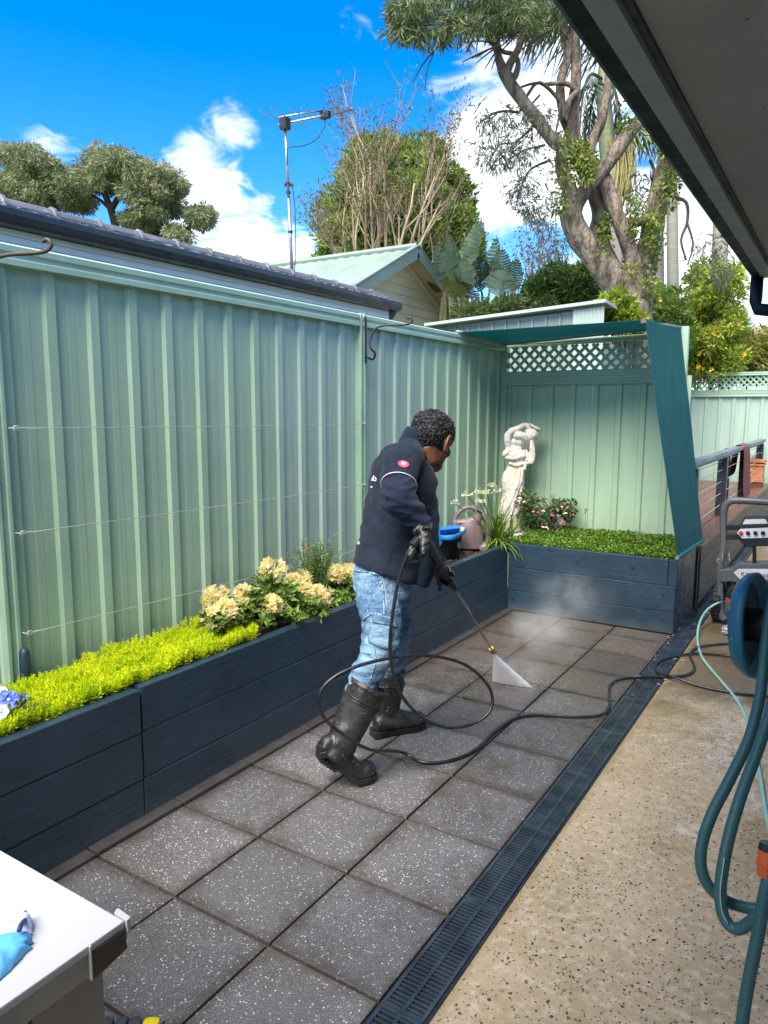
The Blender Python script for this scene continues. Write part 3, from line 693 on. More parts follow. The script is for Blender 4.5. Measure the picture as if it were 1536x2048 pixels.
# strip of reddish mat over the handrail
MATM = mat('red_brown_felt', (.20, .052, .046), .9, (.12, .032, .030), 14, bump=1, bscale=90, bdist=.01, speck=(.26, .10, .09), sscale=50)
rm = thing('rubber_strip', 'long red-brown mat strip hung over the deck handrail', 'mat', (RX, 7.45, 1.17))
def strip(path, w, th, yc):
    """path of (x, z) extruded along y"""
    V = []; F = []; n = len(path)
    for (x, z, dw) in path:
        for yy in (-w/2*dw, 0, w/2*dw): V.append((x, yc+yy, z+.0))
    for i in range(n-1):
        for j in range(2): a = i*3+j; F.append((a, a+1, a+4, a+3))
    o = MB().add(V, F); return o
cy0 = P(1484, 890, X=RX).y
path = [(RX+.10, .55, 1.35), (RX+.085, .75, 1.2), (RX+.075, .95, 1.1), (RX+.066, 1.10, 1.0), (RX+.055, 1.165, .95), (RX+.02, 1.186, .95), (RX-.02, 1.190, .95), (RX-.055, 1.17, .95), (RX-.07, 1.09, 1), (RX-.085, .92, 1.1), (RX-.10, .80, 1.2)]
o = strip(path, .62, .01, cy0).build('mat_body', MATM, rm, smooth=True); s_ = o.modifiers.new('t', 'SOLIDIFY'); s_.thickness = .012; ss = o.modifiers.new('s', 'SUBSURF'); ss.levels = ss.render_levels = 2
bk = thing('coat', 'black garment hung on the inner side of the deck handrail', 'coat', (RX-.09, cy0-.5, 1.1))
MB().tube([(RX-.10, cy0-.45, 1.12), (RX-.12, cy0-.40, 1.0), (RX-.13, cy0-.38, .80), (RX-.12, cy0-.40, .62), (RX-.11, cy0-.42, .56)], [(.04, .07), (.055, .12), (.06, .15), (.055, .13), (.04, .08)], 14, 4, ref=(1, 0, 0)).build('garment_body', mat('black_cloth', (.010, .011, .013), .9, (.016, .016, .018), 20, bump=.6, bscale=40), bk, smooth=True)
# terracotta pot
tp = thing('terracotta_pot', 'square terracotta planter pot at the far end of the deck', 'pot', tuple(P(1506, 957, Y=10.1)))
px_, py_, pz_ = tp.location; TERRA = mat('terracotta', (.50, .20, .085), .75, (.42, .16, .07), 10, bump=.3, bscale=60)
def ringbox(cx, cy, z0, z1, r): return MB().box((cx-r, cy-r, z0), (cx+r, cy+r, z1))
pz_ = DZ; sc_ = .14
ringbox(px_, py_, pz_, pz_+.07, .125).build('saucer', mat('dark_terracotta', (.12, .06, .035), .8), tp, bevel=.006)
ringbox(px_, py_, pz_+.07, pz_+.115, .14).build('foot_band', TERRA, tp, bevel=.008); ringbox(px_, py_, pz_+.115, pz_+.33, .128).build('body', TERRA, tp, bevel=.006)
ringbox(px_, py_, pz_+.30, pz_+.33, .142).build('rim_band', TERRA, tp, bevel=.008); ringbox(px_, py_, pz_+.345, pz_+.385, .148).build('rim', TERRA, tp, bevel=.008)
MB().lathe([(0, .015), (.02, .012), (.035, 0)], (px_-.02, py_-.128, pz_+.22), (0, -1, 0), 12).build('rosette', TERRA, tp, smooth=True)
for k in range(5): MB().tube([(px_+random.uniform(-.08, .08), py_, pz_+.38), (px_+random.uniform(-.1, .1), py_, pz_+.47)], .004, 5).build('stem', mat('dry_stem', (.08, .07, .05), .8), tp)

# ================================================================== own house: eave over the path
EAVEG = mat('dark_green_gutter', (.003, .010, .012), .6, (.005, .013, .015), 5, bump=.05, spec=.15); SOFF = mat('grey_soffit_sheet', (.31, .29, .28), .75, (.265, .25, .24), 2.2, bump=.25, bscale=25, bdist=.004)
TRIM = mat('grey_fascia_trim', (.27, .29, .29), .6, (.235, .25, .25), 4)
hs_ = thing('house', 'own house with grey soffit and dark green gutter overhanging the path', 'house', (3, -2, 0)); Y0, Y1 = -7, 4.45
def ext(prof, name, m, y0=Y0, y1=Y1, par=None, bevel=0): return MB().prism([(x, y0, z) for x, z in prof], (0, y1-y0, 0)).build(name, m, par or hs_, bevel=bevel)
gut = ext([(1.139, 2.50), (1.095, 2.50), (1.075, 2.515), (1.050, 2.56), (1.048, 2.62), (1.062, 2.622), (1.064, 2.565), (1.086, 2.522), (1.10, 2.510), (1.139, 2.51)], 'gutter', EAVEG)
ext([(1.141, 2.499), (1.207, 2.499), (1.207, 2.56), (1.141, 2.64)], 'fascia', TRIM, bevel=.002)
ext([(1.2075, 2.522), (1.226, 2.522), (1.226, 2.56), (1.2075, 2.56)], 'gap_shade_strip', mat('gap_shade_dark', (.10, .095, .09), .8, (.05, .05, .05), 5), y1=Y1-.01)  # dark strip in the soffit gap, the gap's shade put into its colour
for k in range(4): 
    ya = Y0+.05+2.9*k; MB().box((1.228, ya, 2.532), (2.03, min(ya+2.896, Y1-.02), 2.539)).build('soffit_sheet', SOFF, hs_)
for k in range(9): 
    MB().lathe([(0, .0015), (.004, .001), (.005, 0)], (1.42+.03*math.sin(k*7), -1.2+.62*k, 2.5318), (0, 0, -1), 8).build('nail', mat('nail_dark', (.05, .05, .05), .5), hs_)
ext([(1.06, 2.63), (5.0, 3.9), (5.0, 3.95), (1.05, 2.65)], 'roof', mat('dark_roof_steel', (.05, .06, .06), .5), y1=Y1+.05)
MB().box((2.0, Y0, 0), (2.22, 3.2, 2.531)).build('wall', mat('cream_render', (.55, .50, .42), .8, (.5, .45, .38), 3, bump=.3), hs_)
ext([(1.10, 2.525), (1.14, 2.60), (2.2, 2.60), (2.2, 2.54), (1.23, 2.54)], 'eave_end_panel', TRIM, Y1-.012, Y1-.002)
dp = MB(); dp.tube([(1.118, 4.39, 2.51), (1.118, 4.39, 2.335), (1.135, 4.375, 2.28), (1.42, 4.2, 2.21), (1.75, 3.7, 2.12), (1.95, 3.3, 2.0), (1.96, 3.28, 0.05)], [(.030, .042)]*7, 14, ref=(0, 1, 0))
dp.build('downpipe', EAVEG, hs_, smooth=True)

# ================================================================== neighbour's house beyond the fence
TILE = mat('grey_concrete_roof_tile', (.15, .155, .175), .62, (.105, .108, .125), 3, bump=.5, bscale=60, bdist=.01, speck=(.25, .24, .22), sscale=22)
WHITEW = mat('white_fascia_board', (.84, .86, .90), .5, (.78, .80, .85), 4); CHARG = mat('charcoal_gutter', (.022, .026, .034), .28, (.03, .034, .042), 5)
nh = thing('neighbour_house', 'neighbour house with charcoal gutter and grey tiled roof behind the fence', 'house', (-4, 1, 0)); NX, NZ, NS = -2.0, 2.578, .288
NE = P(800, 612, X=-2.0).y
gp = [(NX, 2.515), (NX+.012, 2.53), (NX+.02, 2.56), (NX+.02, 2.592), (NX+.008, 2.60), (NX+.008, 2.594), (NX+.01, 2.562), (NX, 2.536), (NX-.06, 2.532), (NX-.10, 2.532), (NX-.10, 2.515)]
MB().prism([(x, -6, z) for x, z in gp], (0, NE+6, 0)).build('gutter', CHARG, nh)
MB().prism([(NX-.10, NE, 2.515), (NX+.02, NE, 2.535), (NX+.02, NE, 2.592), (NX-.10, NE, 2.592)], (0, .006, 0)).build('gutter_end', CHARG, nh)
for k in range(5): MB().box((-2.105, -6, 2.335+.036*k), (-2.088+.002*(k % 2), NE-.06, 2.369+.036*k)).build('fascia_board', WHITEW, nh, bevel=.003)
MB().box((-6.2, -6, 0), (-2.115, NE-.15, 2.5)).build('wall', mat('pale_rendered_wall', (.55, .55, .54), .8), nh)
RXX = -3.62; RZ = NZ+NS*(NX-RXX); RE = P(742, 592, X=RXX).y
roof = MB().add([(NX-.02, -6, NZ-.03), (NX-.02, NE, NZ-.03), (RXX, RE, RZ-.03), (RXX, -6, RZ-.03), (-5.2, NE, NZ-.03), (-5.2, -6, NZ-.03)], [(0, 1, 2, 3), (3, 2, 4, 5), (1, 4, 2), (0, 3, 5)]).build('roof_deck', CHARG, nh)
def tile_mesh():
    mb = MB(); W_, L_ = .298, .36; prof = [(0, 0), (.02, .010), (.05, .013), (.08, .009), (.11, .002), (.16, .001), (.19, .008), (.22, .012), (.25, .009), (.28, .002), (.298, .0)]
    V = []; F = []; n = len(prof)
    for (u, z0, z1) in ((0, .030, .012), (L_, .0, -.018)):
        for (a, h) in prof: V.append((-u, a, h+z0)) 
    for (a, h) in prof: V.append((0, a, h+.008))
    for i in range(n-1): F += [(i, i+1, n+i+1, n+i), (2*n+i, 2*n+i+1, i+1, i)]
    return mb.add(V, F)
tl = None; sl_ = math.atan(NS)
for r in range(5):
    for c in range(34):
        y = -4.6+.298*c; u = .02+.335*r; x = NX+.02-u*math.cos(sl_); z = NZ-.028+u*math.sin(sl_)
        yend = NE-(NE-RE)*(NX-x)/(NX-RXX)
        if y+.298 > yend+.12 or y < -3.5: continue
        if tl is None: tl = tile_mesh().build('roof_tile', TILE, nh, loc=(0, 0, 0)); tl.rotation_euler = (0, sl_, 0); o = tl
        else: o = tl.copy(); COL.objects.link(o); o.parent = nh
        o.location = Vector((x, y, z+random.uniform(0, .004)))-nh.location; o.rotation_euler = (random.uniform(-.01, .01), sl_+random.uniform(-.008, .008), 0)
rc = None
def ridge_piece(a, b):
    V, F = tube([a, a+(b-a)*.06, a+(b-a)*.08, b], [(.115, .085), (.115, .085), (.098, .068), (.095, .062)], 12, ref=(0, 0, 1) if abs((b-a).normalized().z) < .9 else (1, 0, 0))
    return MB().add(V, F)
def ridge_line(a, b, n):
    a, b = Vector(a), Vector(b)
    for k in range(n):
        p, q = a+(b-a)*(k/n), a+(b-a)*((k+1.03)/n); ridge_piece(q, p).build('ridge_cap', TILE, nh, smooth=False)
ridge_line((RXX, -3.6, RZ-.035), (RXX, RE, RZ-.035), 25); ridge_line((RXX, RE, RZ-.035), (NX-.12, NE-.02, NZ-.03), 6)

# TV antenna on that roof
an = thing('tv_antenna', 'tall television antenna on a guyed mast on the neighbour roof', 'antenna', tuple(P(585, 553, X=RXX)))
ALU = mat('aluminium', (.42, .43, .45), .35, (.34, .35, .37), 12, metal=.8); base = P(585, 553, X=RXX); Dm = (base-CAM).dot(FH); top = P(570, 250, D=Dm); top.x, top.y = base.x, base.y; top.z = P(570, 250, D=Dm).z
mid = base.lerp(top, .5)
off = P(570, 250, D=Dm)-top; off.z = 0
top = top+off
MB().tube([base-ZU*.1, base.lerp(top, .52)], .019, 10).build('mast', ALU, an, smooth=True); MB().tube([base.lerp(top, .5), top+ZU*.03], .015, 10).build('upper_mast', ALU, an, smooth=True)
blk = mat('black_fitting', (.02, .02, .024), .5)
for t_ in (.30, .56, .62): MB().tube([base.lerp(top, t_)-ZU*.012, base.lerp(top, t_)+ZU*.012], .026, 8).build('clamp', blk, an)
MB().beam(base.lerp(top, .61)-RH*.04, base.lerp(top, .61)+RH*.06, .02, .03).build('bracket', blk, an)
ba, bb = P(556, 250, D=Dm-.02), P(704, 220, D=Dm+.22)
MB().tube([ba, bb], .012, 8).build('boom', ALU, an, smooth=True); MB().tube([ba+ZU*.075, P(648, 224, D=Dm+.13)+ZU*.02], .010, 8).build('boom', ALU, an, smooth=True)
MB().box(top-Vector((.045, .045, .05)), top+Vector((.045, .045, .07))).build('mast_bracket', blk, an, bevel=.008)
jb = P(650, 230, D=Dm+.14); MB().box(jb-Vector((.055, .03, .04)), jb+Vector((.06, .03, .035))).build('balun_box', blk, an, bevel=.006)
for k, (t_, l_) in enumerate(((.02, .62), (.16, .60), (.34, .46), (.47, .42), (.60, .20), (.68, .19), (.76, .18), (.84, .18), (.92, .17), (.985, .16))):
    c = ba.lerp(bb, t_)+ZU*(.04 if k < 4 else 0); MB().tube([c-Vector((0, l_/2, 0)), c+Vector((0, l_/2, 0))], .0055, 6).build('element', ALU, an)
cab = [jb-ZU*.03, P(648, 255, D=Dm+.12), P(628, 282, D=Dm+.06), P(600, 293, D=Dm), P(576, 296, D=Dm-.02), P(574, 330, D=Dm-.02)]
MB().tube(cab, .006, 6, 5).build('cable', blk, an, smooth=True)
MB().tube([base.lerp(top, .6)+RH*.05, base.lerp(top, .45)+RH*.065, base.lerp(top, .2)+RH*.05, base+RH*.02], .005, 5, 4).build('cable', blk, an, smooth=True)

# ================================================================== cream weatherboard building
cbg = thing('weatherboard_house', 'cream weatherboard gable end under a pale green steel roof', 'house', (-6, 8.5, 0)); GX = -4.0
ap = P(835, 496, X=GX); GYc, GZ = ap.y, ap.z; er = P(935, 637, X=GX); half = er.y-GYc; EZ = er.z; SL = (GZ-EZ)/half
CREAM = mat('cream_weatherboard', (.82, .70, .45), .55, (.76, .64, .41), 3, (1, .3, 3), bump=.15, bscale=20); PG = mat('pale_green_roof_steel', (.25, .32, .26), .45, (.21, .28, .23), 3, (1, .3, 1), bump=.05); SOFC = mat('cream_soffit', (.62, .50, .30), .6, (.56, .44, .26), 4)
nb = 24; bz = GZ-.1; pitchb = .135
for k in range(nb):
    z1 = GZ-.13-k*pitchb; z0 = z1-pitchb
    hy = lambda z: min(half-.28, max(.02, (GZ-.12-z)/SL))
    xo = GX-.28
    q = [(xo-.02, GYc-hy(z0), z0), (xo+.022, GYc-hy(z0), z0), (xo+.022, GYc+hy(z0), z0), (xo-.02, GYc+hy(z0), z0), (xo-.02, GYc-hy(z1), z1), (xo+.004, GYc-hy(z1), z1), (xo+.004, GYc+hy(z1), z1), (xo-.02, GYc+hy(z1), z1)]
    MB().hexa(q).build('weatherboard', CREAM, cbg)
MB().box((-10, GYc-half+.3, 0), (GX-.31, GYc+half-.3, EZ+.02)).build('wall', CREAM, cbg)
for s in (-1, 1):
    e = Vector((0, s*half, EZ-GZ)); a0 = Vector((GX, GYc, GZ)); L_ = 6.5
    # corrugated sheets
    nC = 60; V = []; F = []
    for i in range(nC+1):
        x = GX-L_*i/nC; h = .012*(1 if i % 2 else 0); nrm_ = Vector((0, -s*(EZ-GZ), half)).normalized()
        p = Vector((x, GYc, GZ))+nrm_*h; V += [p, p+e*1.03]
    for i in range(nC): F.append((2*i, 2*i+1, 2*i+3, 2*i+2))
    o = MB().add(V, F).build('roof_sheet', PG, cbg); so2 = o.modifiers.new('s', 'SOLIDIFY'); so2.thickness = .006
    nrm_ = Vector((0, -s*(EZ-GZ)*1.0, half)).normalized()
    MB().beam(a0+Vector((.012, 0, -.06)), a0+e*1.04+Vector((.012, 0, -.06)), .022, .17, nrm_).build('barge_board', PG, cbg)
    MB().beam(a0+Vector((-.02, 0, .035)), a0+e*1.04+Vector((-.02, 0, .035)), .10, .02, nrm_).build('barge_cap', PG, cbg)
    MB().prism([a0+Vector((0, 0, -.115)), a0+e+Vector((0, 0, -.115)), a0+e+Vector((-.27, 0, -.115)), a0+Vector((-.27, 0, -.115))], Vector((0, 0, .02))).build('soffit', SOFC, cbg)
    MB().beam(a0+Vector((-.25, 0, -.15)), a0+e*.98+Vector((-.25, 0, -.15)), .03, .05, nrm_).build('soffit_bead', CREAM, cbg)
MB().tube([(GX+.0, GYc, GZ+.03), (GX-6.5, GYc, GZ+.03)], .05, 8).build('ridge_roll', PG, cbg)
MB().box((GX-.30, er.y-.36, EZ-.17), (GX, er.y+.1, EZ-.115)).build('eave_return', SOFC, cbg)

# ================================================================== green shed
sh_ = thing('garden_shed', 'pale green steel shed with skillion roof behind the shade cloth', 'shed', (-1.6, 6.6, 0)); SY = 6.5
SHG = sheet_mat('grey_green_shed_steel', (.30, .36, .31), (.26, .32, .28)); SHL = mat('pale_shed_steel', (.44, .52, .45), .45, (.40, .48, .42), 4)
tz = lambda x: P(865, 650, Y=SY).z+(x-P(865, 650, Y=SY).x)*((P(1150, 617, Y=SY).z-P(865, 650, Y=SY).z)/(P(1150, 617, Y=SY).x-P(865, 650, Y=SY).x))
xa, xb, xc = P(865, 650, Y=SY).x, P(1150, 616, Y=SY).x, P(1212, 600, Y=SY).x
n_ = 11; w_ = (xb-xa)/n_
for k in range(n_):
    x = xa+w_*k; q = [(x, SY, 0), (x+w_-.003, SY, 0), (x+w_-.003, SY+.02, 0), (x, SY+.02, 0), (x, SY, tz(x)-.03), (x+w_-.003, SY, tz(x+w_)-.03), (x+w_-.003, SY+.02, tz(x+w_)-.03), (x, SY+.02, tz(x)-.03)]
    MB().hexa(q).build('wall_sheet', SHG, sh_)
    MB().box((x-.012, SY-.022, 0), (x+.012, SY-.001, tz(x)-.05)).build('rib', SHG, sh_, bevel=.005)
V = []; F = []; n2_ = 16
for k in range(n2_+1):
    x = xb+(xc-xb)*k/n2_; yy = SY-.05-(.012 if k % 2 else 0); V += [(x, yy, 0), (x, yy, tz(x)-.02)]
for k in range(n2_): F.append((2*k, 2*k+2, 2*k+3, 2*k+1))
MB().add(V, F).build('side_sheet', SHL, sh_).modifiers.new('s', 'SOLIDIFY').thickness = .004
MB().prism([(xa-.05, SY-.12, tz(xa-.05)-.02), (xc+.03, SY-.12, tz(xc)+.012), (xc+.03, SY-.12, tz(xc)+.045), (xa-.05, SY-.12, tz(xa)+.012)], (0, 2.0, -.10)).build('roof', SHL, sh_)
MB().box((xa, SY+.03, 0), (xc, SY+1.9, 2.3)).build('body', SHG, sh_)
# distant neighbour house at the right edge
rn = thing('distant_house', 'white gabled house glimpsed beyond the shrubs at the right edge', 'house', (9, 28, 0))
rc_ = P(1500, 660, Y=24); WB = mat('white_cladding', (.72, .73, .76), .6, (.66, .67, .70), 3)
MB().box((rc_.x-.4, 24.3, 0), (rc_.x+6, 30, rc_.z-.35)).build('wall', WB, rn)
pk = Vector((rc_.x+2.5, 24, rc_.z+1.0))
MB().prism([(rc_.x-.7, 24.0, rc_.z-.35), (pk.x, 24, pk.z), (rc_.x+5.7, 24, rc_.z-.35)], (0, 6, 0)).build('roof', mat('grey_roof_far', (.28, .29, .31), .6), rn)
MB().beam((rc_.x-.8, 23.95, rc_.z-.4), (pk.x, 23.95, pk.z), .1, .16).build('barge_board', WB, rn); MB().beam((rc_.x+5.8, 23.95, rc_.z-.4), (pk.x, 23.95, pk.z-.003), .1, .16).build('barge_board', WB, rn)
MB().box((rc_.x-.2, 24.2, rc_.z-1.6), (rc_.x+1.2, 24.29, rc_.z-.7)).build('window', mat('dark_window', (.03, .04, .05), .1), rn)
# ================================================================== vegetation: trees beyond the fences
def pxm(D): return FPX/D                     # photo pixels per metre at a distance
BARKG = mat('rough_grey_bark', (.31, .245, .175), .9, (.085, .064, .046), 11, (1, 1, .3), bump=1, bscale=26, bdist=.09)
BARKP = mat('pale_stem_bark', (.48, .37, .25), .8, (.34, .25, .165), 9, (1, 1, .4), bump=.4, bscale=30)
BARKD = mat('dark_branch_bark', (.09, .068, .055), .9, (.05, .04, .034), 9, (1, 1, .4), bump=.6, bscale=30)
PALMT = mat('ringed_palm_trunk', (.36, .34, .28), .75, (.24, .23, .18), 9, (.4, .4, 9), bump=.5, bscale=12)
PALMG = mat('palm_crownshaft', (.20, .24, .10), .5, (.30, .29, .16), 5, (.6, .6, 5))
def limb(pts, D, sub=4, n=10, wob=0.0):
    """pts: (px, py, radius in px[, extra depth])"""
    C = []; Rr = []
    for q in pts:
        d = D+(q[3] if len(q) > 3 else 0); C.append(P(q[0], q[1], D=d)); Rr.append(q[2]/pxm(d))
    return C, Rr
def limbs(name, lists, D, m, parent, n=10, sub=5, rough=.0):
    mb = MB()
    for L in lists:
        C, Rr = limb(L, D); Rr = [q*(.86 if rough else 1) for q in Rr]; v, f = tube(C, Rr, n, sub)
        if rough: v = [q+Vector(noise.noise_vector(q*2.2))*rough+Vector(noise.noise_vector(q*7))*rough*.4 for q in v]
        mb.add(v, f)
    return mb.build(name, m, parent, smooth=True)
def crown(name, clumps, m, parent, droop=.3, upd=None, L=.1, W=.02, shell=.3, curl=.1, fold=.15):
    """clumps: (px, py, rx px, ry px, depth, N, depth radius m)"""
    parts = []
    for (px, py, rx, ry, D, N, rz) in clumps:
        c = P(px, py, D=D); s = pxm(D); q, d = ball(N, (0, 0, 0), (1, 1, 1), shell)
        p = np.array(c)+q[:, :1]*np.array(RH)*rx/s+q[:, 1:2]*np.array(FH)*rz+q[:, 2:3]*np.array([0, 0, 1])*ry/s
        dd = unit(d+RNG.normal(size=(N, 3))*.6); dd[:, 2] -= droop
        if upd is not None: dd[:, 2] += upd
        V, F = leaves(p, dd, L*(.6+.8*RNG.random(N)), W*(.7+.6*RNG.random(N)), fold, curl)
        base = .5+.25*RNG.normal()*.6
        parts.append((V, F, np.clip(np.repeat(base+.22*RNG.normal(size=N)+.10*q[:, 2], 2), 0, 1)))
    V, F, Rr = join(parts); return npmesh(name, V, F, m, parent, Rr)

GUM = leafmat('gum_leaves', [(.09, .12, .05), (.17, .205, .085), (.26, .29, .13), (.36, .37, .19)], .45, .3)
# --- gum trees on the left, far behind the neighbour's roof
def clumpify(outline, n, D, depth, N, r0=(12, 22)):
    out = []
    for k in range(n):
        (px, py, rx, ry) = random.choice(outline); a = random.uniform(0, 6.28); q = math.sqrt(random.random())
        out.append((px+rx*q*math.cos(a), py+ry*q*math.sin(a), random.uniform(*r0), random.uniform(*r0)*.8, D+random.uniform(-depth, depth), N, random.uniform(.35, .7)))
    return out
for (lab, o, tr, n) in (
    ('gum tree with rounded grey-green crown at the far left', [(35, 315, 50, 26), (10, 365, 35, 40), (95, 335, 22, 22), (135, 365, 42, 22), (160, 395, 36, 18), (60, 385, 40, 16), (70, 350, 50, 22), (110, 385, 40, 20)],
        [[(110, 470, 10), (112, 420, 8), (95, 370, 6), (60, 330, 4)], [(112, 425, 6), (140, 380, 4), (160, 350, 3)], [(112, 430, 5), (60, 400, 3), (20, 380, 2)]], 95),
    ('gum tree with two spreading grey-green crowns rising behind the roof', [(208, 318, 34, 18), (185, 345, 26, 14), (245, 322, 18, 14), (290, 345, 36, 22), (335, 365, 28, 26), (300, 388, 30, 16), (345, 405, 20, 18), (402, 432, 22, 14), (285, 440, 34, 14), (350, 470, 24, 10), (250, 350, 40, 22), (200, 365, 30, 20), (270, 375, 36, 20), (310, 420, 40, 20)],
        [[(235, 470, 8), (222, 420, 7), (205, 380, 5), (190, 345, 3)], [(222, 420, 6), (245, 380, 5), (262, 345, 4), (300, 330, 2)], [(250, 470, 8), (290, 430, 6), (320, 400, 5), (345, 370, 3)], [(300, 470, 7), (360, 465, 5), (385, 450, 4), (410, 430, 2)], [(222, 420, 4), (200, 400, 3), (175, 385, 2)]], 120)):
    D = 24; t_ = thing('gum_tree', lab, 'tree', tuple(P(230 if n > 100 else 90, 480, D=D)-ZU*6), 'gum trees behind the neighbour roof')
    limbs('trunk', tr, D, BARKD, t_, 7)
    crown('crown', clumpify(o, int(n*1.6), D, 1.7, 260), GUM, t_, droop=.55, L=.15, W=.034, curl=.2)

# --- clipped conifer
CON = leafmat('conifer_foliage', [(.04, .08, .016), (.11, .19, .028), (.21, .30, .045), (.34, .39, .08)], .6, .25)
D = 16; t_ = thing('conifer_tree', 'dense bright green domed conifer behind the bare stems', 'tree', tuple(P(790, 600, D=D)-ZU*1.5))
cl = []
for k in range(330):
    a = random.uniform(0, 6.28); v = random.random(); py = 285+(545-285)*v**.8; wid = 165*math.sqrt(max(.02, 1-((545-py)/275)**2.3))*(1.0)
    q = random.random()**.4; cl.append((795+wid*q*math.cos(a)*1.0, py, random.uniform(12, 24), random.uniform(16, 30), D+math.sin(a)*1.6*q*wid/165, 150, random.uniform(.15, .3)))
crown('crown', cl, CON, t_, droop=-.35, L=.16, W=.05, shell=.5, curl=-.1)
limbs('trunk', [[(795, 620, 16), (795, 520, 14), (795, 380, 8), (795, 300, 3)]], D, BARKD, t_, 8)
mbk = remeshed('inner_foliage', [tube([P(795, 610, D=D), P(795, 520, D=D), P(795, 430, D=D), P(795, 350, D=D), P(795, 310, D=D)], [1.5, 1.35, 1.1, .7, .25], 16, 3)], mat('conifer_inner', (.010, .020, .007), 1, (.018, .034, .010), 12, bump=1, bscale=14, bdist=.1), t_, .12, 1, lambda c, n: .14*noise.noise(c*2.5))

# --- bare pale stemmed shrub in front of it
D = 13.2; t_ = thing('bare_shrub', 'tall shrub of bare pale stems with few leaf buds before the conifer', 'shrub', tuple(P(745, 600, D=D)-ZU*1.0))
mb = MB(); tips = []; mbt = MB()
def grow(p, d, l, r, lev):
    n = 4; pts = [p]; q = p.copy(); dd = d.copy()
    for i in range(n):
        dd = (dd+Vector([random.gauss(0, .10) for _ in range(3)])+ZU*.06).normalized(); q = q+dd*l/n; pts.append(q.copy())
    (mb if lev < 2 else mbt).tube(pts, [r*(1-.16*i) for i in range(n+1)], 6 if lev < 2 else 4, 1)
    if lev >= 3: tips.append((q.copy(), dd.copy())); return
    for i in range({0: 4, 1: 4, 2: 3}[lev]):
        k = random.randint(1, n); b = (pts[k]-pts[k-1]).normalized(); sd_ = Vector([random.gauss(0, 1) for _ in range(3)]); sd_ = (sd_-b*sd_.dot(b)).normalized()
        grow(pts[k], (b*.8+sd_*random.uniform(.3, .7)+ZU*.25).normalized(), l*random.uniform(.42, .68), r*.5*(1-.1*k)+.0015, lev+1)
    tips.append((q.copy(), dd.copy()))
for (bx, by, tx, ty, w) in ((700, 540, 668, 330, 6), (712, 540, 705, 250, 7), (730, 540, 745, 240, 8), (742, 540, 780, 330, 6), (755, 535, 770, 220, 8), (775, 535, 800, 210, 9), (790, 530, 840, 250, 8), (800, 530, 880, 230, 9), (812, 530, 905, 320, 8), (822, 540, 930, 260, 7), (690, 540, 640, 360, 6), (675, 540, 650, 400, 5), (830, 540, 930, 420, 5), (760, 540, 730, 300, 6)):
    a = P(bx, by+30, D=D+random.uniform(-.5, .5)); b = P(tx, ty, D=D+random.uniform(-.9, .9)); grow(a, (b-a).normalized(), (b-a).length*.66, w/pxm(D)*.46, 0)
mb.build('stems', BARKP, t_, smooth=True); mbt.build('twigs', mat('twig_bark', (.36, .26, .17), .85, (.18, .12, .085), 9), t_)
N = 5; pts = np.array([tuple(p) for p, d in tips for _ in range(N)])+RNG.normal(size=(len(tips)*N, 3))*.05
V, F = leaves(pts, RNG.normal(size=pts.shape)+np.array([0, 0, .6]), .05+.05*RNG.random(len(pts)), .022)
npmesh('leaf_buds', V, F, leafmat('bud_leaves', [(.10, .085, .035), (.14, .16, .05), (.20, .15, .09)], .6, .3), t_, np.repeat(RNG.random(len(pts)), 2))

# --- bird of paradise with big paddle leaves
STR = mat('paddle_leaf', (.035, .070, .032), .42, (.075, .115, .055), 6, bump=.3, bscale=25, spec=.6); STRY = mat('yellow_paddle_leaf', (.30, .33, .06), .4, (.20, .27, .06), 6)
D = 12; t_ = thing('bird_of_paradise_plant', 'clump of big torn paddle leaves behind the cream gable', 'plant', tuple(P(960, 640, D=D)-ZU*1.0))
def paddle(a, b, wpx, face, tear=.12):
    a, b = Vector(a), Vector(b); ax = (b-a); L_ = ax.length; ax.normalize(); s = Vector(face)-ax*Vector(face).dot(ax); s.normalize(); nn = ax.cross(s); V = []; F = []
    n = 13
    for i in range(n+1):
        t = i/n; w = wpx*math.sin(math.pi*min(1, t*.93+.07)**.8)**.6*(1-.25*t) if t < 1 else .01
        c = a+ax*L_*t+nn*(-.10*L_*t*t)
        for sgn in (-1, 1):
            k = len(V); t2 = t+.9/n; c2 = a+ax*L_*t2+nn*(-.10*L_*t2*t2); w2 = w*random.uniform(.88, 1.0); sl = ax*(.16*w)+nn*(-random.uniform(.15, .30)*w)
            g_ = random.uniform(.0, tear)
            V += [c, c2, c2+s*sgn*w2+sl-ax*L_/n*g_, c+s*sgn*w2+sl]; F.append((k, k+1, k+2, k+3))
    return MB().add(V, F)
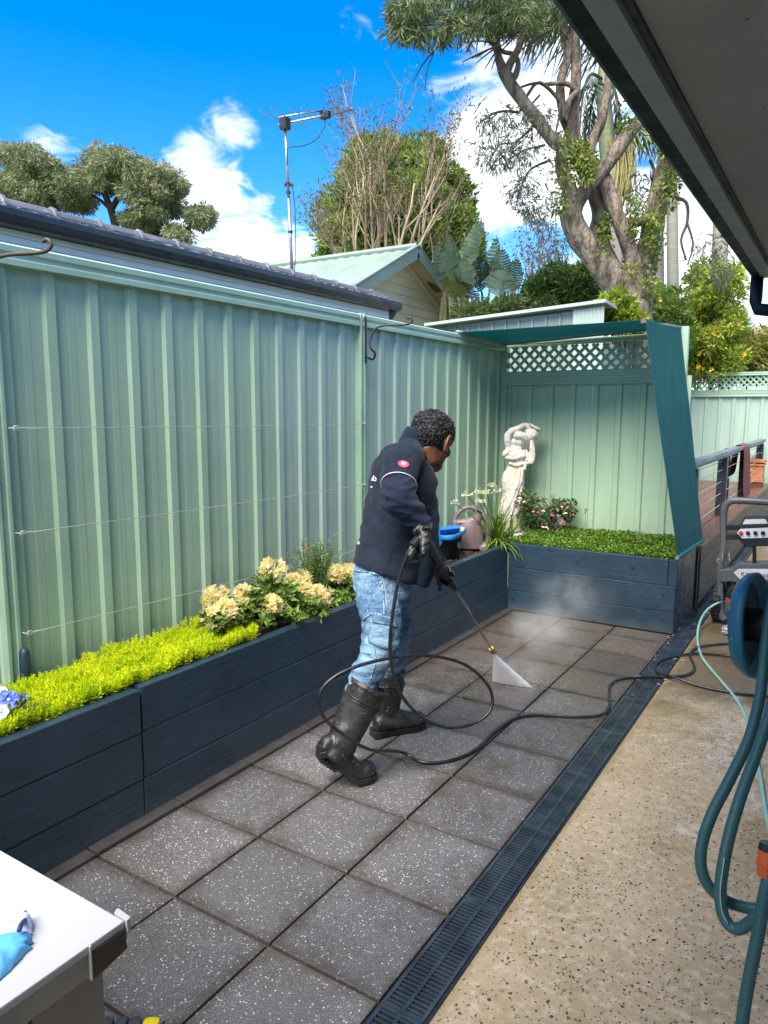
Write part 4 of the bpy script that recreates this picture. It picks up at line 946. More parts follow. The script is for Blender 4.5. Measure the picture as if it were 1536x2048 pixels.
for k, (ax_, ay, bx, by, w, dz, m_) in enumerate(((885, 600, 960, 455, 26, .2, STR), (905, 600, 975, 450, 26, .0, STR), (920, 605, 870, 495, 34, -.3, STR), (925, 600, 905, 470, 32, .1, STR), (935, 600, 940, 480, 34, .3, STR), (900, 600, 885, 520, 36, -.2, STR),
        (1000, 600, 1010, 500, 36, -.3, STR), (1010, 600, 990, 520, 34, .0, STR), (1020, 605, 1040, 520, 32, .2, STR), (950, 610, 900, 545, 36, -.4, STR), (960, 610, 930, 560, 40, -.5, STR), (985, 610, 1015, 545, 42, -.5, STR), (930, 610, 925, 525, 36, -.3, STR),
        (945, 600, 890, 560, 26, -.55, STRY), (975, 605, 1000, 480, 30, .4, STR), (890, 600, 862, 540, 30, .2, STR), (965, 605, 955, 520, 34, -.1, STR), (1030, 610, 1060, 545, 26, .2, STR))):
    a = P(ax_, ay, D=D+dz); b = P(bx, by, D=D+dz+random.uniform(-.3, .3)); fc = RH*random.uniform(.25, 1)+FH*random.choice((-1, 1))*random.uniform(.3, 1.1)
    root = a-ZU*.6+RH*random.uniform(-.1, .1)
    lf = paddle(a.lerp(b, .28), b, w/pxm(D)*1.0, fc).build('leaf', m_, t_)
    MB().tube([root, a, a.lerp(b, .30)], [.035, .025, .014], 6, 2).build('leaf_stalk', PALMG, lf)

# --- the big twisted tree
D = 9.2; t_ = thing('twisted_tree', 'large old tree with twisted grey limbs and hanging fine leaves behind the shade cloth', 'tree', tuple(P(1265, 640, D=D)-ZU*2.4))
L1 = [(1285, 860, 60), (1277, 720, 46), (1266, 640, 42), (1248, 590, 36), (1205, 530, 31), (1165, 480, 27), (1143, 435, 24), (1150, 402, 21)]
big = [L1,
    [(1146, 420, 18), (1172, 378, 17), (1213, 332, 16), (1245, 285, 15), (1268, 255, 13), (1295, 225, 11), (1330, 190, 9)],
    [(1150, 415, 18), (1136, 372, 15), (1124, 335, 14), (1128, 300, 13)],
    [(1215, 480, 10, .3), (1195, 400, 14, .2), (1150, 310, 17, .1), (1110, 284, 15), (1072, 238, 14), (1035, 188, 13), (1010, 155, 12), (998, 128, 9), (990, 98, 7), (975, 72, 5.5), (930, 58, 5), (880, 62, 3.5)],
    [(1010, 155, 10), (1018, 130, 9), (1035, 98, 8), (1047, 62, 7), (1032, 20, 7), (1045, -40, 7)],
    [(1013, 152, 9), (1028, 155, 7), (1035, 130, 6), (1022, 110, 5), (1005, 105, 5), (985, 90, 5), (965, 62, 5), (920, 40, 4)],
    [(1262, 640, 22, .3), (1247, 565, 20, .35), (1218, 520, 18, .35), (1197, 468, 18, .35), (1204, 432, 19, .35), (1192, 385, 18, .35), (1172, 335, 17, .3), (1150, 290, 16, .25), (1146, 225, 14, .2), (1153, 150, 12, .2), (1148, 80, 11, .2), (1150, -40, 10, .2)],
    [(1150, 295, 12, .2), (1128, 230, 11, .2), (1120, 170, 10, .2), (1135, 110, 9, .2), (1128, 50, 8, .2), (1110, -30, 7, .2)],
    [(1128, 245, 7, .1), (1140, 200, 7, .1), (1155, 180, 6, .1), (1128, 165, 5, .1), (1090, 168, 4, .1)],
    [(1274, 700, 36, .1), (1276, 620, 33, .1), (1287, 540, 26, .1), (1302, 470, 25, .1), (1316, 400, 21, .1), (1328, 335, 18, .1), (1345, 270, 15, .1), (1375, 200, 12, .1)],
    [(1275, 600, 24, -.05), (1266, 520, 18, -.05), (1242, 455, 16, -.05), (1222, 395, 16, 0), (1205, 345, 15, .1), (1178, 310, 13, .2), (1200, 250, 10, .2), (1215, 180, 9, .2), (1230, 100, 8, .2)],
    [(1196, 440, 12, .3), (1225, 438, 10, .2), (1258, 445, 10, 0), (1290, 438, 10, .05), (1312, 408, 10, .1)],
    [(1316, 400, 9, .1), (1338, 350, 8, .2), (1360, 320, 7, .3), (1376, 280, 6, .4)]]
limbs('trunk', big, D, BARKG, t_, 14, 7, .022)
tw = []
for L in ([(1340, 392, 3), (1372, 405, 3.5), (1374, 445, 3), (1362, 480, 2.5), (1372, 520, 2)], [(1374, 445, 2.5), (1386, 490, 2), (1375, 530, 1.5)], [(1128, 240, 4), (1122, 205, 4), (1080, 165, 3.5), (1055, 190, 3), (1040, 222, 2.5)], [(1080, 165, 3), (1060, 168, 2.5), (1040, 175, 2)], [(1122, 200, 3), (1115, 250, 2), (1105, 280, 1.5)], [(1080, 190, 2.2), (1060, 215, 2), (1052, 250, 1.6)],
          [(1040, 225, 3), (1010, 222, 2.5), (985, 228, 2), (960, 245, 1.5)], [(1065, 255, 3), (1030, 285, 2), (1000, 290, 1.5), (975, 330, 1)], [(1100, 320, 3), (1060, 340, 2), (1040, 380, 1.5), (1030, 420, 1)], [(1090, 290, 2.5), (1050, 300, 2), (1015, 320, 1.4)], [(900, 70, 2.5), (870, 100, 2), (845, 130, 1.4), (825, 165, 1)], [(870, 100, 1.5), (855, 140, 1), (850, 180, .8)]): tw.append(L)
for k in range(46):
    x, y = random.choice([(960, 50), (900, 50), (850, 40), (1000, 90), (930, 40), (1040, 60), (1100, 60)]); a = random.uniform(2.0, 4.6); l = random.uniform(40, 90)
    tw.append([(x, y, 2.2, random.uniform(-.6, .6)), (x+l*.5*math.cos(a), y-l*.3*math.sin(a)+8, 1.5, random.uniform(-.6, .6)), (x+l*math.cos(a), y-l*.5*math.sin(a)+22, .9, random.uniform(-.6, .6))])
limbs('branches', tw, D, BARKD, t_, 5, 4)['kind'] = 'stuff'
TEA = leafmat('fine_dark_leaves', [(.04, .065, .028), (.075, .11, .04), (.13, .17, .055), (.23, .26, .09)], .5, .25); TEAL = leafmat('fine_grey_leaves', [(.07, .085, .06), (.11, .13, .085), (.15, .18, .10), (.10, .09, .08)], .5, .35)
cl = []
for k in range(120):
    x = random.uniform(785, 1075); y = random.uniform(-25, 78 if x < 960 else 60); 
    if x < 830: y = random.uniform(10, 75)
    cl.append((x, y, random.uniform(14, 28), random.uniform(8, 16), D+random.uniform(-.8, .8), 58, random.uniform(.1, .25)))
for k in range(30): cl.append((random.uniform(1080, 1140), random.uniform(-10, 60), 18, 16, D+random.uniform(0, .8), 40, .2))
crown('crown', cl, TEA, t_, droop=.75, L=.13, W=.018, curl=.15)
cl = []
for k in range(95):
    t = random.random(); x = random.uniform(960, 1125); y = 215+(x-960)*.05+random.random()*(90+ (x-960)*1.2); cl.append((x, y, random.uniform(10, 20), random.uniform(10, 22), D+random.uniform(-.6, .6), 26, .15))
for k in range(25): cl.append((random.uniform(1385, 1450), random.uniform(470, 560), 14, 18, D+random.uniform(0, .6), 18, .15))
for k in range(14): cl.append((random.uniform(1270, 1310), random.uniform(340, 420), 12, 14, D+.4, 18, .15))
crown('hanging_leaves', cl, TEAL, t_, droop=.9, L=.12, W=.014, curl=.2)
IVY = leafmat('ivy_leaves', [(.05, .085, .014), (.12, .18, .025), (.22, .27, .04), (.32, .34, .07)], .45, .3)
cl = []
for (x, y, rx, ry, n) in ((1150, 312, 28, 34, 14), (1122, 290, 20, 18, 6), (1128, 375, 14, 45, 9), (1172, 318, 18, 24, 7), (1165, 345, 20, 18, 5), (1305, 470, 12, 60, 14), (1335, 320, 14, 60, 16), (1262, 490, 10, 60, 9), (1290, 560, 14, 40, 10), (1340, 380, 12, 30, 6), (1350, 270, 12, 30, 6), (1270, 440, 8, 40, 5), (1255, 230, 10, 24, 4), (1210, 470, 10, 40, 5)):
    for k in range(n): cl.append((x+random.uniform(-rx, rx), y+random.uniform(-ry, ry), 13, 15, D-.10+random.uniform(-.15, .18), 42, .16))
crown('ivy', cl, IVY, t_, droop=.5, L=.055, W=.026)

# --- palms
def frond(pts, D, lmax, m, parent, name='frond', n=34, hang=.6, dense=1.0, wid=.03):
    C = [Vector(q) for q in catmull([P(x, y, D=D+dz) for (x, y, dz) in pts], 10)]; mb = MB(); mb.tube(C, [.03*(1-.8*i/len(C)) for i in range(len(C))], 5)
    B, Dd, Ls = [], [], []
    for i in range(int(n*dense)):
        t = .12+.86*i/(n*dense); k = t*(len(C)-1); j = int(min(k, len(C)-2)); p = C[j].lerp(C[j+1], k-j); ax = (C[j+1]-C[j]).normalized(); s = ax.cross(ZU)
        if s.length < .1: s = RH.copy()
        s.normalize()
        for sg in (-1, 1): B.append(tuple(p)); Dd.append(tuple(s*sg*.7+ax*.45-ZU*hang+Vector([random.gauss(0, .08) for _ in range(3)]))); Ls.append(lmax*math.sin(math.pi*(.15+.8*t))**.7)
    V, F = leaves(B, Dd, np.array(Ls), wid, .1, .25)
    mb.add(V.tolist(), F.tolist(), .5); return mb.build(name, m, parent)
PF = mat('palm_frond_dark', (.022, .045, .022), .4, (.04, .07, .03), 6, spec=.5); PFG = mat('palm_frond_green', (.09, .15, .04), .4, (.16, .20, .06), 5); PFY = mat('palm_seed_spray', (.42, .36, .12), .7, (.34, .30, .12), 12); PFD = mat('dry_palm_frond', (.16, .12, .07), .8, (.09, .065, .04), 6)
D = 11.5
p1 = thing('palm_tree', 'tall palm with ringed green trunk and yellow seed sprays behind the twisted tree', 'palm', tuple(P(1225, 620, D=D)-ZU*2), 'palm trees behind the twisted tree')
limbs('trunk', [[(1250, 700, 18), (1240, 600, 17), (1228, 450, 16), (1218, 330, 15)]], D, PALMT, p1, 12)
limbs('crownshaft', [[(1218, 335, 15), (1212, 260, 15), (1208, 200, 13), (1206, 140, 9), (1212, 80, 6)]], D, PALMG, p1, 12)
for pts, l, h, m_ in (([(1205, 130, 0), (1150, 60, 0), (1090, 55, 0), (1050, 80, 0)], .75, 1.0, PF), ([(1208, 160, 0), (1180, 150, -.3), (1165, 200, -.4), (1158, 290, -.4)], .5, 1.2, PF), ([(1210, 120, 0), (1240, 60, 0), (1290, 40, 0), (1330, 80, 0)], .8, .9, PF), ([(1206, 120, 0), (1170, 20, 0), (1110, -20, 0), (1040, 0, 0)], .8, .9, PF), ([(1212, 120, 0), (1222, 60, .8), (1235, 40, 1.2), (1250, 60, 1.6)], .7, 1, PF), ([(1206, 140, 0), (1185, 200, .3), (1178, 260, .4), (1176, 320, .4)], .35, 1.4, PF), ([(1212, 150, 0), (1232, 190, -.2), (1238, 250, -.2), (1240, 300, -.2)], .3, 1.3, PF)): frond(pts, D, l, m_, p1, hang=h)
frond([(1222, 268, 0), (1262, 255, -.1), (1300, 265, -.1), (1330, 300, -.1)], D, .55, PFG, p1, hang=.8); frond([(1222, 262, 0), (1280, 235, .2), (1330, 245, .3), (1370, 290, .3)], D, .6, PF, p1, hang=.8)
frond([(1300, 320, .1), (1312, 350, .1), (1320, 370, .1)], D, .5, PF, p1, hang=1.2, n=20)
mb = MB()
for k in range(150):
    x0 = random.gauss(1246, 16); y0 = 272+abs(random.gauss(0, 14)); a = P(x0*.75+1225*.25, y0, D=D+random.uniform(-.2, .2)); l = random.uniform(.5, 1.0); b = a-ZU*l+RH*random.gauss(.04, .05)
    mb.tube([a, a.lerp(b, .5)+RH*random.gauss(.03, .02), b], [.010, .010, .005], 4, 2)
mb.build('seed_spray', PFY, p1)
for (lab, x0, x1, yt, r, dd) in (('slim pale palm trunk left of the pair beyond the hedge', 1318, 1315, 330, 10, 14), ('slim pale palm trunk right of the pair beyond the hedge', 1346, 1343, 320, 11, 13.5), ('thick pale palm trunk rising above the yellow-flowered hedge', 1436, 1448, 300, 15, 13)):
    p2 = thing('palm_tree', lab, 'palm', tuple(P(x0, 640, D=dd)-ZU*2), 'palm trees behind the twisted tree')
    limbs('trunk', [[(x0-2, 760, r*1.1), (x0, 600, r), ((x0+x1)/2, 450, r*.95), (x1, yt, r*.9)]], dd, PALMT, p2, 12)
    if r == 11: frond([(1340, 380, 0), (1320, 430, 0), (1312, 480, 0), (1310, 520, 0)], dd, .25, PFD, p2, hang=1.3); limbs('crownshaft', [[(1343, 330, 11), (1345, 280, 10), (1348, 200, 8)]], dd, PALMG, p2)

# --- hedges and shrubs to the right
HED = leafmat('jasmine_leaves', [(.10, .15, .02), (.22, .29, .03), (.36, .42, .05), (.52, .52, .09)], .45, .35); HED2 = leafmat('dark_shrub_leaves', [(.025, .06, .014), (.065, .12, .026), (.13, .20, .04)], .45, .3)
YF = mat('yellow_petal', (.75, .55, .03), .5, (.70, .45, .02), 8)
def bush(name, lab, o, D, n, N, m, L=.09, W=.03, rz=.25, r0=(14, 24), depth=.7, flowers=0, group=None, droop=.1, inner=None):
    b = thing(name, lab, 'shrub', tuple(P(o[0][0], 800, D=D)*1), group); b.location.z = 0
    cl = []
    tot = sum(q[2]*q[3] for q in o)
    for (px, py, rx, ry) in o:
        for k in range(max(3, int(n*rx*ry/tot))):
            a = random.uniform(0, 6.28); q = random.random()**.5; cl.append((px+rx*q*math.cos(a), py+ry*q*math.sin(a), random.uniform(*r0), random.uniform(*r0), D+random.uniform(-depth, depth), N, rz))
    crown('foliage', cl, m, b, droop=droop, L=L, W=W)
    if flowers:
        for k in range(flowers):
            (px, py, rx, ry) = random.choice(o); a = random.uniform(0, 6.28); p = P(px+rx*.9*math.cos(a)*random.random(), py+ry*.9*math.sin(a)*random.random(), D=D-depth-.1); 
            V, F = leaves([tuple(p)]*6, [(math.cos(q)*1, -.7, math.sin(q)) for q in np.linspace(0, 5.2, 6)], .05, .04); npmesh('flower', V, F, YF, b)
    mb = MB()
    for k in range(9):
        (px, py, rx, ry) = random.choice(o); a = Vector((b.location.x+random.uniform(-.4, .4), b.location.y+random.uniform(-.3, .3), .0)); c = P(px+random.uniform(-rx, rx)*.5, py, D=D+random.uniform(-.3, .3))
        mb.tube([a, a.lerp(c, .5)+Vector((random.gauss(0, .1), random.gauss(0, .1), .1)), c], [.03, .02, .008], 6, 3)
    mb.build('stems', BARKD, b, smooth=True)['kind'] = 'stuff'; return b
bush('climber_hedge', 'tall bright green climber hedge with yellow flowers beyond the far fence', [(1430, 570, 48, 40), (1425, 640, 60, 50), (1390, 690, 75, 50), (1440, 720, 60, 35), (1395, 735, 90, 25)], 11.9, 150, 210, HED, flowers=9)
bush('shrub', 'dark green feathery shrub at the foot of the twisted tree', [(1320, 610, 38, 35), (1335, 660, 50, 40), (1350, 710, 50, 40)], 11.4, 80, 190, leafmat('feathery_leaves', [(.07, .13, .02), (.15, .24, .035), (.26, .34, .06)], .5, .35), flowers=2)
bush('shrub', 'olive green shrub behind the far fence at the right edge', [(1490, 690, 45, 28), (1520, 720, 45, 30), (1470, 725, 60, 22), (1560, 700, 40, 40)], 12.6, 90, 190, leafmat('olive_leaves', [(.10, .12, .02), (.22, .25, .04), (.36, .35, .08), (.42, .30, .14)], .45, .3), L=.11)
bush('climber', 'bright lime climber spilling over the end of the shed roof', [(1235, 615, 26, 20), (1228, 640, 30, 22), (1255, 645, 26, 20)], 8.5, 34, 170, leafmat('lime_leaves', [(.10, .16, .015), (.22, .30, .02), (.34, .40, .05)], .4, .4), L=.08, W=.035, rz=.15, r0=(10, 16), depth=.2)
bush('shrub', 'rounded deep green shrub above the shed roof', [(1130, 560, 48, 28), (1105, 590, 50, 25), (1160, 590, 45, 25), (1190, 560, 26, 26)], 11.6, 85, 190, HED2, depth=.5)
bush('shrub', 'low bushy green shrub behind the shed beside the paddle leaves', [(1085, 614, 34, 14), (1020, 622, 30, 12), (960, 628, 40, 10)], 11.2, 34, 170, leafmat('mid_leaves', [(.04, .075, .02), (.10, .15, .03), (.20, .22, .08)], .5, .3), depth=.4)
bush('shrub', 'thin dark shrub glimpsed between the limbs of the twisted tree', [(1245, 520, 20, 30), (1230, 560, 26, 22)], 12.5, 22, 80, HED2, depth=.3)
# bare twiggy shrub
D = 14; bt = thing('bare_shrub', 'thin twiggy shrub with small dry leaves right of the paddle leaves', 'shrub', tuple(P(1070, 640, D=D)-ZU*1)); mb = MB(); mbt = MB(); tips = []
for k in range(14):
    a = P(random.uniform(1030, 1110), 640, D=D+random.uniform(-.4, .4)); b = P(random.uniform(1000, 1135), random.uniform(445, 540), D=D+random.uniform(-.5, .5)); grow(a, (b-a).normalized(), (b-a).length*.7, .02, 1)
mb.build('stems', BARKP, bt, smooth=True); mbt.build('twigs', mat('grey_twig', (.22, .19, .18), .8), bt)
pts = np.array([tuple(p) for p, d in tips for _ in range(4)])+RNG.normal(size=(len(tips)*4, 3))*.06
V, F = leaves(pts, RNG.normal(size=pts.shape)+np.array([0, 0, .4]), .05+.05*RNG.random(len(pts)), .03); npmesh('leaves', V, F, leafmat('dry_leaves', [(.10, .10, .08), (.16, .17, .10), (.22, .17, .13)], .6, .3), bt, np.repeat(RNG.random(len(pts)), 2))
# background greenery line far behind, so that the horizon is closed off-frame as well
mb_parts = []
for k in range(260):
    ang = random.uniform(0, 6.28); rr = random.uniform(45, 60); c = np.array([rr*math.cos(ang), rr*math.sin(ang), random.uniform(.5, 2.5)])
    q, d = ball(120, c, (3.2, 3.2, 1.6), .5); V, F = leaves(q, d, .5, .22); mb_parts.append((V, F, np.repeat(RNG.random(120), 2)))
V, F, Rr = join(mb_parts); o = npmesh('distant_treeline', V, F, HED2, None, Rr); o['kind'] = 'stuff'
# ================================================================== the person with the lance
SKIN = mat('brown_skin', (.155, .066, .036), .5, (.125, .050, .028), 9, kind='pos', bump=.15, bscale=160, spec=.4)
SKIN.node_tree.nodes['Principled BSDF'].inputs['Subsurface Weight'].default_value = .08
def cloth_noise_mat(name, col, col2, seams=False, rough=.85):
    m, t, bs, out = nodes_of(name); v = pos(t)
    c = mixrgb(t, ramp(t, noi(t, v, 6, 5, .6), .35, .7), col, col2); t.links.new(c, bs.inputs['Base Color']); bs.inputs['Roughness'].default_value = rough; bs.inputs['Specular IOR Level'].default_value = .3
    bs.inputs['Sheen Weight'].default_value = .06; bs.inputs['Sheen Roughness'].default_value = .4
    w = t.nodes.new('ShaderNodeTexWave'); w.inputs['Scale'].default_value = 330; w.bands_direction = 'DIAGONAL'; t.links.new(v, w.inputs[0])
    bumpn(t, bs, mth(t, 'ADD', mth(t, 'MULTIPLY', noi(t, v, 16, 5, .6, .6), 4), mth(t, 'MULTIPLY', w.outputs['Fac'], .12)), .45, .006); return m
VEST = cloth_noise_mat('navy_softshell', (.0042, .0105, .023), (.0065, .0145, .031)); SLEEVE = cloth_noise_mat('navy_knit_sleeve', (.006, .011, .031), (.009, .015, .042))
def denim_mat():
    m, t, bs, out = nodes_of('faded_denim'); v = pos(t)
    fade = noi(t, v, 5.5, 5, .62, .5); creases = noi(t, pos(t, (9, 9, 24)), 1.5, 5, .65, 1.2); mot = noi(t, v, 60, 4, .7)
    c = mixrgb(t, ramp(t, fade, .30, .68), (.045, .115, .235), (.24, .40, .56)); c = mixrgb(t, ramp(t, creases, .52, .70, 0, .75), c, (.028, .072, .15)); c = mixrgb(t, ramp(t, creases, .28, .42, .65, 0), c, (.52, .64, .72))
    c = mixrgb(t, ramp(t, mot, .5, .75, 0, .35), c, (.55, .66, .74)); t.links.new(c, bs.inputs['Base Color']); bs.inputs['Roughness'].default_value = .9; bs.inputs['Specular IOR Level'].default_value = .2
    w = t.nodes.new('ShaderNodeTexWave'); w.inputs['Scale'].default_value = 260; w.bands_direction = 'DIAGONAL'; t.links.new(v, w.inputs[0])
    bumpn(t, bs, mth(t, 'ADD', mth(t, 'MULTIPLY', creases, 5), mth(t, 'MULTIPLY', w.outputs['Fac'], .2)), .5, .006); return m
DENIM = denim_mat(); SEAM = mat('denim_seam', (.06, .12, .22), .9, (.30, .42, .52), 90, lo=.45, hi=.55); STITCH = mat('pale_stitching', (.42, .52, .60), .9)
RUB = mat('dusty_black_rubber', (.016, .0165, .018), .38, (.055, .054, .055), 7, lo=.42, hi=.75, bump=.25, bscale=120, rvar=.14, speck=(.16, .155, .15), sscale=75)
SOLE = mat('black_rubber_sole', (.012, .012, .013), .55, (.02, .02, .021), 20, bump=.3, bscale=120); GLOVE = mat('black_nitrile_glove', (.0075, .008, .009), .30, (.013, .0135, .015), 20, bump=.9, bscale=60, bdist=.006)
HAIR = mat('black_curly_hair', (.010, .010, .011), .34, (.06, .06, .063), 40, lo=.5, hi=.75, spec=.6)

TH = rad(25); FW = (RH*math.cos(TH)+FH*math.sin(TH)); RT = (RH*math.sin(TH)-FH*math.cos(TH))   # the way the trunk faces, and its right
person = thing('person', 'man in navy vest, jeans and black gumboots washing the pavers with a pressure lance', 'person', (.0, 1.25, 0))
def C(px, py, D): return P(px, py, D=D)
DC = 3.17
# ---- skin body: one continuous figure (trunk, neck, head, arms, legs) inside the clothes
HC = C(862, 884, 3.14)                                  # between the ears
hy = rad(50); hp = rad(28)
HF0 = RH*math.cos(hy)+FH*math.sin(hy); HR = RH*math.sin(hy)-FH*math.cos(hy)
HF = HF0*math.cos(hp)-ZU*math.sin(hp); HU = HF0*math.sin(hp)+ZU*math.cos(hp)
def H(f, r, u): return HC+HF*f+HR*r+HU*u
def ell(c, ax, n=20, m_=14):
    """closed ellipsoid from three axis vectors"""
    V = []; F = []
    for i in range(m_+1):
        p = math.pi*(.02+.96*i/m_)
        for j in range(n): t = 2*math.pi*j/n; V.append(c+ax[0]*math.sin(p)*math.cos(t)+ax[1]*math.sin(p)*math.sin(t)+ax[2]*math.cos(p))
    for i in range(m_):
        for j in range(n): F.append((i*n+j, i*n+(j+1) % n, (i+1)*n+(j+1) % n, (i+1)*n+j))
    F.append(tuple(range(n))); F.append(tuple(range(m_*n+n-1, m_*n-1, -1))); return V, F
neckb = C(826, 912, 3.17); chest = C(805, 965, DC); pel = C(764, 1150, DC)
rs, re, rw = C(804, 925, 2.995), C(794, 998, 2.845), C(849, 1052, 2.86)
ls, le, lw = C(812, 925, 3.33), C(838, 1085, 3.32), C(880, 1134, 3.29)
body = [
    ell(H(.008, 0, .045), (HF*.097, HR*.076, HU*.085)), ell(H(.03, 0, -.02), (HF*.072, HR*.062, HU*.095)), ell(H(.058, 0, -.078), (HF*.042, HR*.045, HU*.036)),
    tube([H(-.02, 0, -.02), H(.02, 0, -.075), H(.055, 0, -.09)], [.058, .056, .035], 14),
    tube([H(.088, 0, .030), H(.105, 0, -.005), H(.113, 0, -.028), H(.095, 0, -.036)], [.008, .012, .017, .012], 10),
    tube([H(.086, -.045, .034), H(.094, 0, .036), H(.086, .045, .034)], [.010, .011, .010], 8),
    tube([H(.082, .022, -.062), H(.094, 0, -.058), H(.082, -.022, -.062)], [.007, .011, .007], 8), tube([H(.080, .020, -.073), H(.092, 0, -.072), H(.080, -.020, -.073)], [.007, .010, .007], 8),
    ell(H(.066, .042, -.015), (HF*.025, HR*.022, HU*.022)), ell(H(.066, -.042, -.015), (HF*.025, HR*.022, HU*.022)),
    tube([H(-.035, 0, -.02), neckb.lerp(H(-.035, 0, -.02), .5), neckb], [.058, .057, .064], 16),
    tube([neckb, C(812, 935, DC), chest, C(786, 1040, DC), C(770, 1100, DC), pel], [(.05, .07), (.085, .155), (.10, .165), (.095, .145), (.10, .14), (.10, .15)], 20, 3, ref=FW),
    tube([rs, re, rw], [.048, .040, .030], 12, 3), tube([ls, le, lw], [.048, .040, .030], 12, 3),
    tube([C(755, 1160, 3.09), C(762, 1270, 2.98), C(722, 1380, 2.96), C(705, 1440, 2.925)], [.075, .055, .045, .03], 14, 3), tube([C(782, 1160, 3.27), C(785, 1260, 3.34), C(775, 1350, 3.42), C(773, 1400, 3.405)], [.075, .055, .045, .03], 14, 3)]
for s in (1, -1):      # ears: helix ring, lobe and bowl
    ring = [H(.002+.024*math.cos(a), s*(.080+.010*(1-math.cos(a)*.9)), -.004+.036*math.sin(a)) for a in np.linspace(.3, 5.7, 12)]
    body.append(tube(ring, .0065, 8)); body.append(ell(H(.008, s*.078, -.030), (HF*.011, HR*.008, HU*.013), 10, 8)); body.append(ell(H(.006, s*.076, .0), (HF*.018, HR*.007, HU*.028), 10, 8))
bodyo = remeshed('body', body, SKIN, person, .0055, 4)
for s in (1, -1):
    e_ = MB().add(*ell(H(.079, s*.031, .010), (HF*.012, HR*.012, HU*.012), 12, 8)).build('eye', mat('eye_white', (.6, .57, .52), .3), person, smooth=True)
    MB().add(*ell(H(.0885, s*.031, .008), (HF*.003, HR*.0055, HU*.0055), 10, 6)).build('pupil', mat('dark_iris', (.02, .012, .008), .2), e_, smooth=True)
# ---- hair: cap with hundreds of small curls
capp = [ell(H(-.010, 0, .052), (HF*.099, HR*.081, HU*.074)), ell(H(-.040, 0, .022), (HF*.062, HR*.075, HU*.060))]
hair = remeshed('hair', capp, HAIR, person, .006, 2, lambda c, n: .005*noise.noise(c*60)+.004*noise.noise(c*130))
mb = MB(); hv = hair.data; w0 = world_loc(hair); fs = [(p.center+w0, p.normal.copy()) for p in hv.polygons]
fs = [q for q in fs if (q[0]-HC).dot(HU) > -.035 and not ((q[0]-HC).dot(HF) > .070 and (q[0]-HC).dot(HU) < .075) and not ((q[0]-HC).dot(HF) > -.01 and (q[0]-HC).dot(HU) < .035)]
for k in range(2300):
    c, n_ = random.choice(fs); a = n_.orthogonal().normalized(); b = n_.cross(a); ph = random.uniform(0, 6.28); r_ = random.uniform(.0032, .0072); tilt = Vector([random.gauss(0, .35) for _ in range(3)])
    hk = random.uniform(.5, 1.35); ax = (n_+tilt).normalized(); a = ax.orthogonal().normalized(); b = ax.cross(a)
    pts = [c-n_*.004+ax*(.014*i/7)*hk+(a*math.cos(ph+i*1.15)+b*math.sin(ph+i*1.15))*r_ for i in range(8)]
    mb.tube(pts, [.0020]*7+[.0007], 4)
mb.build('curls', HAIR, hair, smooth=True)
# side burn and stubble shadow as short hair shell
# ---- vest with short sleeves and stand collar
def sec(px, py, D, a, b): return C(px, py, D), (a, b)
vs = [sec(828, 900, 3.17, .055, .085), sec(818, 918, 3.17, .095, .165), sec(809, 945, 3.17, .125, .195), sec(803, 985, 3.17, .132, .198), sec(797, 1030, 3.17, .138, .19), sec(788, 1075, 3.165, .140, .19), sec(779, 1115, 3.16, .142, .195), sec(771, 1142, 3.155, .140, .198)]
vest = [tube([q[0] for q in vs], [q[1] for q in vs], 28, 3, ref=FW)]
vest.append(tube([C(815, 915, 3.08), rs+ZU*.005, rs.lerp(re, .35), rs.lerp(re, .62)], [.075, .086, .080, .074], 18, 3))
vest.append(tube([C(818, 915, 3.25), ls+ZU*.005, ls.lerp(le, .3), ls.lerp(le, .42)], [.075, .085, .078, .072], 18, 3))
vest.append(tube([C(845, 985, 3.14), C(848, 1050, 3.13), C(838, 1110, 3.12), C(823, 1160, 3.11)], [(.035, .10), (.045, .13), (.05, .14), (.042, .13)], 16, 3, ref=FW))
def wrinkle(c, n):
    return .012*noise.noise(Vector((c.x*6, c.y*6, c.z*4)))+.011*noise.noise(Vector((c.x*11+c.z*9, c.y*11, c.z*15)))+.006*(.3-abs(noise.noise(Vector((c.x*9-c.z*8, c.y*9-c.z*5, c.z*12)))))+.0025*abs(noise.noise(Vector((c.x*22, c.y*22, c.z*30+c.x*20))))
vesto = remeshed('vest', vest, VEST, person, .0075, 7, wrinkle)
colr = MB(); nC = 30; V = []; F = []
cb_, ct_ = C(838, 905, 3.165), C(856, 880, 3.155)
for i, (c, ra, rb, tilt, dz) in enumerate(((cb_-ZU*.03, .100, .102, -.50, 0), (cb_, .094, .097, -.50, .0), (cb_.lerp(ct_, .5), .093, .096, -.50, .012), (ct_, .097, .100, -.50, .014), (ct_+ZU*.002, .090, .093, -.50, .014), (cb_.lerp(ct_, .4), .083, .086, -.50, .006))):
    for k in range(nC):
        t = rad(14)+(2*math.pi-rad(28))*k/(nC-1); dv = FW*math.cos(t)*ra+RT*math.sin(t)*rb
        V.append(c+dv+ZU*(dv.dot(FW)*tilt+dz*(1-math.cos(t))*.5))
for i in range(5):
    for k in range(nC-1): F.append((i*nC+k, i*nC+k+1, (i+1)*nC+k+1, (i+1)*nC+k))
co_ = colr.add(V, F).build('collar', VEST, person, smooth=True); q = co_.modifiers.new('s', 'SOLIDIFY'); q.thickness = .004; q = co_.modifiers.new('u', 'SUBSURF'); q.levels = q.render_levels = 1
